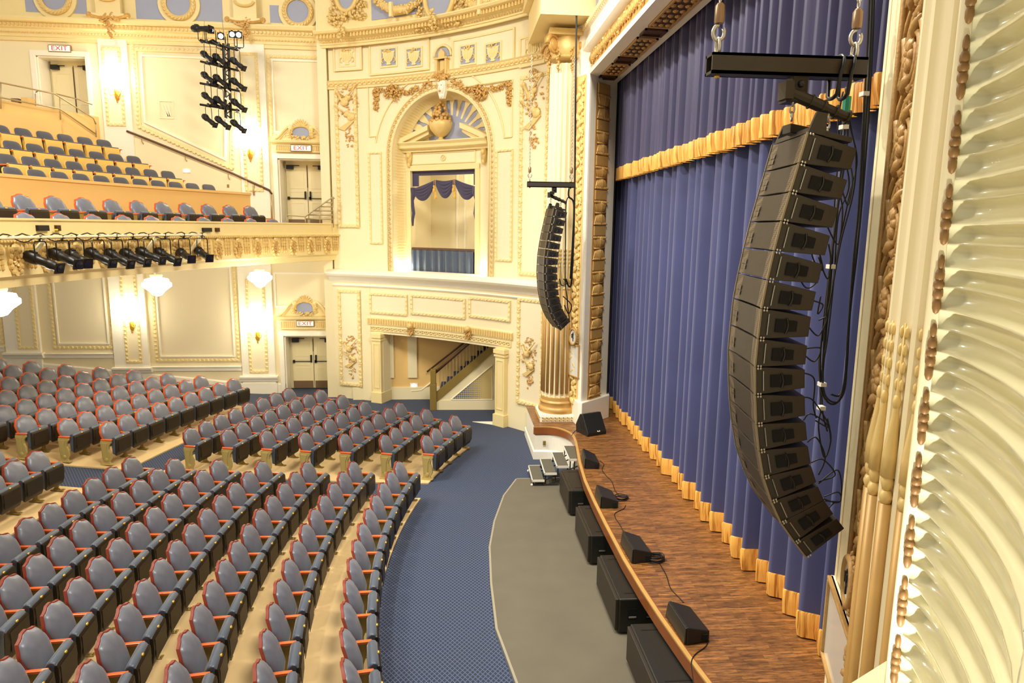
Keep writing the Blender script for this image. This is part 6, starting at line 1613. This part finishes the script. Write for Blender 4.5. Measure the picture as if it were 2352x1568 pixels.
for i, d in enumerate(wdg):
    bl, br, bf = atz(*d['BLN'], ZS), atz(*d['BRN'], ZS), atz(*d['BLF'], ZS); bl, br, bf = bl[:2], br[:2], bf[:2]
    ex = max(0, 2.60+(.02 if i < 3 else .05)-bl[0]); L_ = bf-bl; br2 = br; bfr_ = br2+L_*.86+np.array((-.02, 0))
    h1 = zat(bl, d['TLN'][1])-.0; h2 = zat(br, d['TRN'][1])
    e = empty('stage_edge_speaker', (float(bl[0]+br[0])/2, float(bl[1]+bf[1])/2, ZS), 0, 'small black wedge speaker, '+wl[i], 'loudspeaker', 'wedge speakers on the stage edge')
    z0_ = ZS+.004; m = MB(); tl = bl+np.array((.02, .01)); tf = bf+np.array((.03, -.01))
    m.hexa([(bl[0]+.02, bl[1], z0_), (br2[0], br2[1], z0_), (bfr_[0], bfr_[1], z0_), (bf[0]+.02, bf[1], z0_), (tl[0], tl[1], h1), (br2[0], br2[1], h2), (bfr_[0], bfr_[1], h2), (tf[0], tf[1], h1)]); child(m.build('cabinet', blackp2, bevel=.012), e)
    m = MB(); m.hexa([(bl[0]-.012, bl[1]+.01, z0_+.01), (bl[0]+.018, bl[1]+.01, z0_+.01), (bf[0]+.018, bf[1]-.01, z0_+.01), (bf[0]-.012, bf[1]-.01, z0_+.01), (tl[0]-.015, tl[1]+.01, h1-.012), (tl[0]+.0, tl[1]+.01, h1-.008), (tf[0], tf[1]-.01, h1-.008), (tf[0]-.015, tf[1]-.01, h1-.012)]); child(m.build('front_grille', blackp2, bevel=.006), e)
    m = MB(); c = br2*.78+bl*.22; m.box((c[0]-.035, min(c[1], br2[1])-.012, z0_+.03), (c[0]+.035, c[1]+.01, z0_+.11)); child(m.build('rear_socket_pocket', darkv), e)
# large floor monitor by the far jamb
M0 = [atz(1331.8, 979, ZS), atz(1349.6, 1003, ZS), atz(1393, 996, ZS)]
fm = empty('floor_monitor', (float(M0[1][0]), float(M0[1][1])+.3, ZS), 0, 'large black floor monitor tilted against the far proscenium base', 'loudspeaker')
b1_, b2_ = M0[1][:2], M0[2][:2]; dv = (b2_-b1_); nv = np.array((-dv[1], dv[0])); nv /= np.linalg.norm(nv)
if nv[1] < 0: nv = -nv
hm = .50; bb = .55
pr_ = [(0, 0), (-.015, .07), (.25, hm), (.36, hm-.02), (.52, .2), (.50, 0)]
m = MB(); m.loft([[(p[0]+nv[0]*s, p[1]+nv[1]*s, ZS+z) for s, z in pr_] for p in (b1_, b1_+dv*.98)]); child(m.build('cabinet', blackp2, bevel=.012), fm)
def fmP(t, q, o): s = -.015+(.265)*q; z = .07+(hm-.07)*q; p = b1_+dv*t+nv*(s-o*.85); return (p[0], p[1], ZS+z+o*.5)
m = MB(); m.add([fmP(.03, .02, .006), fmP(.96, .02, .006), fmP(.96, .97, .006), fmP(.03, .97, .006), fmP(.03, .02, -.01), fmP(.96, .02, -.01), fmP(.96, .97, -.01), fmP(.03, .97, -.01)], [(0,1,2,3),(0,4,5,1),(1,5,6,2),(2,6,7,3),(3,7,4,0)]); child(m.build('front_grille', blackp2), fm)
m = MB(); cx_ = .56
for t0_, t1_ in ((.50, .54), (.54, .60), (.60, .64)):
    q0, q1 = (.04, .10) if t0_ != .54 else (.04, .065); m.add([fmP(t0_, q0, .009), fmP(t1_, q0, .009), fmP(t1_, q1, .009), fmP(t0_, q1, .009)], [(0, 1, 2, 3)])
child(m.build('white_badge', whitetape), fm)
m = MB()
for q in (.1, .2):
    p = b1_+nv*(q+.06)-dv/np.linalg.norm(dv)*.004; m.hexa([(p[0], p[1], ZS+.14), (p[0]+nv[0]*.03, p[1]+nv[1]*.03, ZS+.14), (p[0]+nv[0]*.03+.01, p[1]+nv[1]*.03, ZS+.14), (p[0]+.01, p[1], ZS+.14), (p[0]+nv[0]*.06, p[1]+nv[1]*.06, ZS+.30), (p[0]+nv[0]*.09, p[1]+nv[1]*.09, ZS+.30), (p[0]+nv[0]*.09+.01, p[1]+nv[1]*.09, ZS+.30), (p[0]+nv[0]*.06+.01, p[1]+nv[1]*.06, ZS+.30)])
child(m.build('side_slot', darkv), fm)
def floor_cable(pts, label, r=.007, z=ZS+.008, coil=None):
    P = [atz(x, y, z) for x, y in pts]; out = []
    for i in range(len(P)-1):
        p0, p1, p2, p3 = P[max(0, i-1)], P[i], P[i+1], P[min(len(P)-1, i+2)]
        for k in range(6): t = k/6; out.append(.5*((2*p1)+(-p0+p2)*t+(2*p0-5*p1+4*p2-p3)*t*t+(-p0+3*p1-3*p2+p3)*t**3))
    out.append(P[-1]); m = MB(); m.tube(out, r, 5)
    o = m.build('stage_cable', rubber, smooth=True); tag(recenter(o), label, 'cable')
floor_cable([(1378, 1058), (1387, 1066), (1383, 1078), (1392, 1092), (1405, 1105), (1412, 1125), (1420, 1135)], 'black cable on the stage between the first and second wedge speakers')
floor_cable([(1437, 1160), (1432, 1168), (1413, 1178), (1414, 1190), (1424, 1205), (1431, 1219)], 'black cable on the stage between the second and third wedge speakers')
floor_cable([(1514, 1292), (1530, 1320), (1540, 1350), (1558, 1370), (1570, 1383)], 'grey cable on the stage between the third and nearest wedge speakers')
floor_cable([(1628, 1470), (1620, 1485), (1597, 1502), (1588, 1520), (1590, 1545), (1594, 1575)], 'black cable trailing from the nearest wedge speaker over the stage edge')
floor_cable([(1334, 985), (1320, 990), (1313, 1000)], 'thin cable running from the large floor monitor to the platform edge', .006)
for (x, y), lb, n_ in (((1505, 1282), 'coil of black cable beside the third wedge speaker', 9), ((1426, 1142), 'small coil of black cable behind the second wedge speaker', 5)):
    c = atz(x, y, ZS+.02); m = MB(); rr = random.Random(2)
    for k in range(n_): rx = rr.uniform(.09, .14); a0 = rr.uniform(0, 6); cx2, cy2 = c[0]+rr.uniform(-.03, .03), c[1]+rr.uniform(-.04, .04); m.tube([(cx2+rx*math.cos(a), cy2+rx*.8*math.sin(a), ZS+.012+.009*k+.006*math.sin(3*a+a0)) for a in [2*PI*i/20 for i in range(20)]], .007, 5, closed=True)
    tag(recenter(m.build('cable_coil', rubber, smooth=True)), lb, 'cable')
# portable steps
stp = empty('portable_steps', (1.74, 15.08, 0), math.radians(-1), 'four-tread portable grey steps leading up to the stage', 'steps')
def lstep(m, nm, mt, bev=0): o = m.build(nm, mt, stp, bevel=bev); return o
for i, h in enumerate((.22, .38, .54, .70)):
    x0_ = .0+.275*i; yo = -.0
    m = MB(); m.box((x0_+.015, -.47, h-.03), (x0_+.265, .47, h)); lstep(m, 'tread', tread)
    m = MB(); m.box((x0_, -.49, h-.045), (x0_+.015, .49, h+.004)); m.box((x0_, -.49, h-.045), (x0_+.28, -.475, h+.004)); m.box((x0_, .475, h-.045), (x0_+.28, .49, h+.004)); lstep(m, 'tread_edge', whitetape)
    m = MB()
    for y in (-.45, .45): m.tube([(x0_+.03, y, h-.03), (x0_+.03, y, .09 if i == 0 else max(.1, h-.22))], .014, 6); m.tube([(x0_+.25, y, h-.03), (x0_+.25, y, .09 if i == 0 else h-.2)], .014, 6)
    lstep(m, 'support_leg', blackm)
for y in (-.45, .45):
    m = MB(); m.tube([(.05, y, .10), (1.1, y, .56)], .016, 6); m.tube([(.35, y, .10), (1.15, y, .45)], .014, 6); m.tube([(1.1, y, .56), (1.1, y, .02)], .014, 6); m.tube([(.0, y, .10), (.6, y, .10)], .012, 6); lstep(m, 'side_brace', blackm)
m = MB()
for y in (-.45, .45): m.blob((.0, y, .10), [(.03, 0, 0), (0, .03, 0), (0, 0, .03)], 8, 5)
lstep(m, 'white_foot', whitetape)

# ================================================================ STAGE LIGHTING FIXTURES
def ellipsoidal(lit=False, lens=darkv):
    """profile spotlight, pointing along local +x, hanging from its yoke"""
    r = empty('profile_spotlight')
    m = MB(); T = lambda x, y, z: (z, x, y)
    m.lathe([(.03, -.30), (.085, -.285), (.10, -.24), (.10, -.10), (.085, -.06), (.075, -.05), (.075, .16), (.08, .17), (.08, .26)], (0, 0, 0), 14, T=T); m.build('lamp_barrel', blackm, r, True, auto=35)
    m = MB(); m.box((.26, -.10, -.10), (.29, .10, .10)); m.lathe([(.078, .26), (.075, .36)], (0, 0, 0), 14, T=T); m.build('colour_frame', blackm, r)
    m = MB(); m.lathe([(.0, .363), (.068, .366), (.068, .37), (0, .372)], (0, 0, 0), 14, T=T); m.build('front_lens', glowbulb if lit else lens, r)
    return r
def fixture(loc, dir_, yoke_h, label, group, lit=False, lens=bluelens, s=1.):
    pool = POOLS.setdefault((lit,), None)
    e = empty('profile_spotlight', loc, 0, label, 'spotlight', group)
    d = Vector(dir_).normalized(); Rt = d.to_track_quat('X', 'Z').to_matrix().to_4x4(); Mx = Rt @ Matrix.Diagonal((s, s, s, 1))
    T = lambda x, y, z: (z, x, y)
    def put(m, nm, mt, sm=False, au=None):
        o = m.build(nm, mt, None, sm, auto=au); o.data.transform(Mx); o.parent = e; return o
    m = MB(); m.lathe([(.03, -.34), (.085, -.325), (.105, -.27), (.105, -.12), (.088, -.07), (.078, -.06), (.078, .14), (.088, .15), (.088, .24), (.078, .26), (.078, .36)], (0, 0, 0), 12, T=T); m.box((-.25, -.03, .09), (-.13, .03, .12)); put(m, 'lamp_barrel', blackm, True, 35)
    m = MB(); m.box((.35, -.095, -.095), (.375, .095, .095)); put(m, 'colour_frame', blackm)
    m = MB(); m.lathe([(0, .376), (.07, .378), (.07, .385), (0, .39)], (0, 0, 0), 12, T=T); put(m, 'front_lens', glowbulb if lit else lens)
    m = MB(); ax = Rt @ Vector((0, 1, 0)); ax.z = 0; ax.normalize(); a = ax*.13*s
    m.tube([(-a.x, -a.y, 0), (-a.x, -a.y, yoke_h*.75), (-a.x*.8, -a.y*.8, yoke_h*.86), (a.x*.8, a.y*.8, yoke_h*.86), (a.x, a.y, yoke_h*.75), (a.x, a.y, 0)], .012*s, 5); m.tube([(0, 0, yoke_h*.86), (0, 0, yoke_h*.97)], .018*s, 6); m.box((-.03*s, -.035*s, yoke_h*.95), (.03*s, .035*s, yoke_h+.05*s)); o = m.build('yoke', blackm); o.parent = e
    return e
POOLS = {}
RP = 23.84; ZP = 5.53
pipe = empty('lighting_pipe', bp_(RP, bang(RP, 15), ZP), 0, 'cream lighting pipe mounted along the gilded balcony front', 'pipe')
m = MB(); m.tube([bp_(RP, bang(RP, 10.5)+(bang(RP, 17.75)-bang(RP, 10.5))*i/30, ZP) for i in range(31)], .035, 8); child(m.build('pipe', cream, smooth=True), pipe)
for y_ in (12.9, 16.1, 17.6):
    m = MB(); t = bang(RP, y_); a = bp_(RP, t, ZP); b = bp_(24.25, t, 5.05); m.tube([a, bp_(RP+.06, t-.0, ZP-.10), b], [.03, .04, .05], 6); child(m.build('pipe_bracket', cream), pipe)
xs = [(35, 592), (95, 595), (128, 596), (172, 592), (222, 590), (262, 590), (300, 592), (340, 588), (378, 588), (424, 587), (465, 584)]
cxs = [(-25, 590), (96, 600), (147, 592), (178, 592), (228, 590), (271, 592), (308, 590), (343, 586), (382, 588), (425, 586), (466, 583)]
for i, (x, y) in enumerate(cxs[1:]):
    p = atcyl(x, y, RP-.0); t = math.atan2(p[1]-BC[1], BC[0]-p[0]); rr = random.Random(i)
    base = Vector((math.cos(t)*1, -math.sin(t)*.8-.25+rr.uniform(-.12, .12), -.36+rr.uniform(-.05, .04)))
    if i in (8, 9, 2): base.y -= .5
    fixture((float(p[0]), float(p[1]), float(p[2])), base, ZP-float(p[2])-.02, 'black profile spotlight, %s from the left on the balcony pipe' % ORD[i], 'spotlights on the balcony pipe')
m = MB(); 
for i in range(60):
    pass
P_ = [bp_(RP-.01, bang(RP, 11+6.7*i/60), ZP+.04+.025*math.sin(i*1.7)) for i in range(61)]; m.tube(P_, .012, 5); P_ = [bp_(RP-.02, bang(RP, 11+6.7*i/60), ZP-.03+.05*math.sin(i*.9)) for i in range(61)]; m.tube(P_, .010, 5); tag(m.build('pipe_cable', rubber), 'black cables wound along the balcony lighting pipe', 'cable')
for (x0_, x1_, y0_, y1_, nm, mt, lb) in ((81, 107, 517, 530, 'socket_box', blackm, 'black socket box on the balcony front above the second spotlight'), (463, 483, 523, 532, 'socket_box', blackm, 'black socket box on the balcony front near the last spotlight'), (124, 134, 517, 530, 'small_box', bronze, 'small brown box with yellow label on the balcony front'), (493, 501, 523, 532, 'small_box', bronze, 'small brown box on the balcony front right of the last spotlight')):
    a = atcyl(x0_, y0_, 24.2); b = atcyl(x1_, y1_, 24.2); t0_, t1_ = bang(24.2, a[1]), bang(24.2, b[1]); m = MB()
    m.hexa([bp_(24.21, t0_, b[2]), bp_(24.21, t1_, b[2]), bp_(24.14, t1_, b[2]), bp_(24.14, t0_, b[2]), bp_(24.21, t0_, a[2]), bp_(24.21, t1_, a[2]), bp_(24.14, t1_, a[2]), bp_(24.14, t0_, a[2])]); o = recenter(m.build(nm, mt)); tag(o, lb, 'box')
m = MB(); a = atcyl(124.5, 525.5, 24.13); b = atcyl(133.5, 529, 24.13); t0_, t1_ = bang(24.13, a[1]), bang(24.13, b[1]); m.add([bp_(24.13, t0_, b[2]), bp_(24.13, t1_, b[2]), bp_(24.13, t1_, a[2]), bp_(24.13, t0_, a[2])], [(0, 1, 2, 3)])
yl = mat('yellow_label', (222, 214, 30), .5); o = m.build('yellow_label', yl); sb = [q for q in bpy.data.objects if q.name == 'small_box'][0]; o.parent = sb; o.matrix_parent_inverse = Matrix.Translation(-sb.location)

# hanging box-boom lighting ladder
YL = 22.6
def L(px, py, y=YL): return aty(px, py, y)
lad = empty('lighting_ladder', tuple(L(518, 200)), 0, 'black hanging ladder of pipes carrying rows of stage spotlights', 'lighting rig')
bars = [((460, 92), (545, 115)), ((461, 141), (547, 162)), ((460, 191), (549, 209)), ((460, 240), (549, 254))]
for a, b in bars:
    m = MB(); p, q_ = L(*a, YL-.0), L(*b, YL-.5); m.tube([p, q_], .035, 7); child(m.build('cross_pipe', blackm), lad)
    m = MB(); c_ = p+(q_-p)*.35; m.tube([p+(q_-p)*.25, c_+np.array((0, 0, .08)), p+(q_-p)*.55], .05, 6); child(m.build('power_strip', blackm), lad)
m = MB(); p, q_ = L(519, 100, YL-.3), L(525, 272, YL-.3)
for dx in (-.07, .07): m.tube([p+np.array((dx, 0, 0)), q_+np.array((dx, 0, 0))], .04, 6)
k = 0
n_ = 18
for i in range(n_): a = p+(q_-p)*i/n_; b = p+(q_-p)*(i+1)/n_; m.tube([a+np.array((-.07 if i % 2 else .07, 0, 0)), b+np.array((.07 if i % 2 else -.07, 0, 0))], .018, 5)
child(m.build('truss_spine', blackm), lad)
m = MB(); m.tube([L(508, 30, YL-.3), L(517, 100, YL-.3)], .01, 4); m.tube([L(470, 45, YL), L(465, 93, YL)], .008, 4); child(m.build('hanging_wire', steelg), lad)
for a, b in (((520, 205), (529, 213)), ((517, 225), (530, 234)), ((516, 272), (533, 282))):
    m = MB(); p, q_ = L(*a, YL-.42), L(*b, YL-.42); m.tube([p, q_], .028, 6); child(m.build('white_tube', white_p), lad)
LF = [((477, 131), 0), ((505, 137), 0), ((545, 146), 0), ((478, 179), 0), ((506, 185), 0), ((546, 193), 0), ((479, 226), 0), ((507, 235), 0), ((547, 241), 0), ((480, 276), 0), ((510, 281), 0), ((546, 289), 0)]
rowsn = ['top', 'second', 'third', 'bottom']; coln = ['left', 'middle', 'right']
for i, ((x, y), l_) in enumerate(LF):
    p = L(x, y, YL-.25-.15*(i % 3)); fixture(tuple(float(c) for c in p), (.72, -.45, -.52), .45, 'dark profile spotlight, %s of the %s unlit row on the ladder' % (coln[i % 3], rowsn[i//3]), 'unlit spotlights on the ladder', s=.85)
for i, ((x, y), lit) in enumerate((((462, 66), 0), ((484, 69), 1), ((507, 83), 1), ((533, 79), 1), ((548, 80), 1))):
    p = L(x, y, YL-.3); d = Vector((0-p[0]*1., -p[1], 5.8-p[2])) if lit else Vector((.8, -.4, -.1))
    e = fixture(tuple(float(c) for c in (p-np.array(d.normalized())*.25 if lit else p)), d, -.42, ('glowing white spotlight, %s of four lit ones atop the ladder' % ORD[i-1]) if lit else 'unlit spotlight at the left end of the ladder top', 'spotlights atop the ladder', lit=bool(lit), s=1.0)
# ================================================================ LAMPS OF THE ROOM
def sconce(px, py, F, o, label, big=1.):
    u, z = F.uz(px, py, o+.15); p = F.P(u, z, o+.18); e = empty('wall_sconce', p, 0, label, 'lamp', 'glowing wall sconces')
    m = MB(); fblob(m, F, u, z-.35, o+.03, .09, .2, .03, 0, 8, 6); m.tube([F.P(u, z-.1, o+.18), F.P(u, z-.3, o+.12), F.P(u, z-.62, o+.04)], [.012, .03, .015], 6)
    for s in (-1, 1): m.tube([F.P(u, z-.35, o+.1), F.P(u+s*.14, z-.42, o+.14), F.P(u+s*.22, z-.2, o+.16)], .014, 5)
    child(m.build('bracket', brass, smooth=True), e)
    for s in (-1, 1):
        m = MB(); c = F.P(u+s*.2*big, z-.12, o+.16); m.lathe([(.06, -.04), (.16, .0), (.21, .24), (.18, .52), (.11, .55)], c, 12); child(m.build('glass_shade', glowwarm, smooth=True), e)
    m = MB(); c = F.P(u, z-.2, o+.22); m.lathe([(.05, 0), (.18, .04), (.24, .34), (.19, .66), (.1, .7)], c, 12); child(m.build('glass_shade', glowwarm, smooth=True), e)
    lamp('sconce_lamp', 'POINT', F.P(u, z+.1, o+.65), 26, .15, (1, .9, .72))
    return e
sconce(262, 188, SW, .09, 'glowing wall sconce beside the top left exit door on the balcony wall'); sconce(571, 326, SW, .09, 'glowing wall sconce at the end of the balcony stair wall')
sconce(297, 724, SW, .1, 'glowing wall sconce under the balcony, left of the pair'); sconce(588, 748, SW, .1, 'glowing wall sconce under the balcony, nearest the exit doors')
def bowl(px, py, z, label, r=.33):
    p = atz(px, py, z)if abs(py-520) > 30 else None; e = empty('ceiling_bowl_lamp', tuple(p), 0, label, 'lamp', 'bowl lamps under the balcony')
    m = MB(); m.lathe([(.02, -.30), (.10, -.27), (r*.55, -.17), (r, -.06), (r*1.0, .02), (r*.86, .05), (r*.8, .12), (r*.3, .16)], tuple(p), 18); child(m.build('glass_bowl', glowwarm, smooth=True, auto=50), e)
    m = MB(); m.lathe([(.10, .12), (.14, .2), (.14, .22)], tuple(p), 12); child(m.build('ceiling_rose', goldp), e)
    lamp('bowl_lamp_light', 'POINT', (p[0], p[1]-.0, p[2]-.5), 105, .2, (1, .92, .76))
bowl(360, 652, 4.33, 'glowing glass bowl lamp under the balcony, middle of three'); bowl(597, 636, 4.33, 'glowing glass bowl lamp under the balcony, nearest the exit doors'); bowl(0, 690, 4.33, 'glowing glass bowl lamp cut by the left frame edge')
def steplight(px, py, F, o, label):
    u, z = F.uz(px, py, o); e = empty('step_light', F.P(u, z, o), 0, label, 'lamp', 'bluish step lights')
    m = MB(); fbox(m, F, u-.13, u+.13, z-.07, z+.07, o, o+.02); child(m.build('faceplate', white_p, bevel=.005), e)
    m = MB(); fblob(m, F, u, z, o+.02, .10, .05, .02, 0, 10, 4); child(m.build('glowing_lens', glowblue, smooth=True), e)
steplight(272, 322, SW, .0, 'bluish step light on the balcony stair wall, upper of two'); steplight(429, 392, SW, .0, 'bluish step light on the balcony stair wall, lower of two')
steplight(951, 884, VB, .0, 'bluish step light low in the stair lobby'); 
RWp = Plane((-20, 24.6), (-3.6, 24.6)); steplight(11, 248, SW, .0, 'bluish step light at the far left behind the top rail')
# rails
def railing(nm, lines, r, mt, label, posts=(), cat='railing'):
    e = empty(nm, tuple(lines[0][0]), 0, label, cat)
    for P in lines: m = MB(); m.tube(P, r, 8); child(m.build('rail', mt, smooth=True), e)
    for P in posts: m = MB(); m.tube(P, r*.8, 8); child(m.build('post', railm if mt is darkrail else mt, smooth=True), e)
    return e
yr = YW-.12
e = railing('stair_handrail', [[aty(291, 301, yr), aty(300, 304, yr), aty(536, 399, yr), aty(619, 437, yr), aty(624, 446, yr)]], .035, darkrail, 'dark wooden handrail sloping down the balcony side wall', [[aty(622, 440, yr), aty(625, 514, yr)], [aty(582, 425, yr), aty(583, 448, yr)]])
m = MB()
for x, y in ((325, 318), (425, 358), (524, 400)): p = aty(x, y, yr); m.tube([p, p+np.array((0, .03, -.12)), p+np.array((0, .12, -.16))], .014, 5)
child(m.build('wall_bracket', railm), e)
R3 = 31.0
pz = lambda x, y: tuple(atcyl(x, y, R3))
railing('tier_railing', [[pz(-20, 186), pz(3, 190), pz(125, 215), pz(215, 272), pz(220, 285)], [pz(-20, 220), pz(2, 224), pz(137, 250), pz(219, 307)]], .022, railm, 'two-bar metal railing behind the top row of balcony seats', [[pz(138, 225), pz(139, 275)], [pz(220, 280), pz(221, 315)], [pz(2, 192), pz(2, 250)]])
yq = 23.5
railing('tier_railing', [[aty(82, 212, yq), aty(88, 208, yq), aty(135, 217, yq), aty(180, 228, yq), aty(212, 240, yq)]], .02, railm, 'short curved metal railing in front of the top left exit doors', [[aty(81, 215, yq), aty(82, 250, yq)]])
yb_ = 22.9
def eb(x, y): return tuple(aty(x, y, yb_))
lines = [[eb(660, 497), eb(662, 494), eb(701, 497), eb(765, 452), eb(768, 456)]]
for k in range(1, 6):
    y_ = 455+k*9.5; x_ = 701+(497-y_)/45*64; lines.append([eb(x_ if y_ < 497 else 702, y_), eb(765, y_+1)])
railing('end_railing', lines, .022, railm, 'metal railing with horizontal bars beside the balcony-end exit doors', [[eb(660, 497), eb(660, 521)], [eb(701, 497), eb(702, 521)], [eb(734, 476), eb(735, 522)], [eb(765, 455), eb(766, 522)]])
m = MB(); p = aty(655, 513, 23.9); q_ = aty(762, 521, 23.9); m.box((p[0], 23.3, q_[2]-.15), (q_[0], 24.6, p[2]-.02)); struct(m.build('floor_landing', carpet), 'blue carpeted landing at the balcony-end doors')
# cardboard boxes and notices by the upper left doors
zt1 = float(aty(50, 228, 24.1)[2])
for a, b, lb, mt in (((34, 228), (53, 258), 'tan cardboard box left of the top left exit doors', kick), ((57, 226), (76, 262), 'tall tan box beside the top left exit doors', ochre)):
    p = aty(*a, 23.7); q_ = aty(*b, 23.7); m = MB(); m.box((p[0], 23.5, q_[2]), (q_[0], 23.9, p[2])); tag(recenter(m.build('cardboard_box', mt)), lb, 'box')
# faint crest lettering on the raked panel
u, z = SW.uz(382, 252, .01); m = MB(); fborder(m, SW, u-.22, z-.28, u+.22, z+.28, .03, 0, .02)
for k in range(3): fpoly(m, SW, [(u-.17+.1*k, z+.15), (u-.10+.1*k, z+.15), (u+.06+.05*k, z-.2), (u-.02+.05*k, z-.2)], 0, .015)
tag(recenter(m.build('wall_crest', cream_p)), 'faint pale crest on the raked wall panel left of the ladder', 'emblem')
def socket(px, py, F, o, lb):
    u, z = F.uz(px, py, o); m = MB(); fbox(m, F, u-.035, u+.035, z-.05, z+.05, o, o+.012); tag(recenter(m.build('wall_socket', olive)), lb, 'socket')
socket(459, 865, SW, 0, 'small socket plate on the side wall behind the rear seats'); socket(524, 427, SW, 0, 'small socket plate below the balcony stair handrail')
# ================================================================ LIGHT
w = bpy.data.worlds.new('world'); SC.world = w; w.use_nodes = True
w.node_tree.nodes['Background'].inputs[0].default_value = (1.0, .93, .80, 1); w.node_tree.nodes['Background'].inputs[1].default_value = .62
lamp('ceiling_lamp', 'AREA', (2.0, 8.5, 13.5), 1700, 3, target=(-4, 12, 0))
lamp('niche_uplight', 'SPOT', (.80, .84, 4.22), 220, .04, (1, .97, .88), target=(.93, 1.12, 8), spot=110)
for px_ in (930, 1106):
    u_, z_ = BA.uz(px_, 615, NB+.3); lamp('niche_uplight', 'POINT', BA.P(u_, zsill+.12, NB+.35), 14, .05, (1, .97, .88))
lamp('stair_lobby_lamp', 'POINT', (-1.2, 22.2, 2.5), 45, .2, (1, .82, .5))
lamp('stage_box_lamp', 'POINT', BA.P(acu, b1+.1, NB-1.0), 45, .2, (1, .95, .8))
lamp('ceiling_lamp', 'AREA', (-10, 12, 14.5), 1300, 2.5, target=(-5, 14, 0))
lamp('house_spot', 'SPOT', (-5, 7.5, 14), 2800, .3, (1, .95, .88), target=(4.3, 10, 4), spot=70)
lamp('house_spot', 'SPOT', (-5, 14.5, 14), 2800, .3, (1, .95, .88), target=(4.3, 13, 4), spot=70)
SC.view_settings.exposure = 0.0
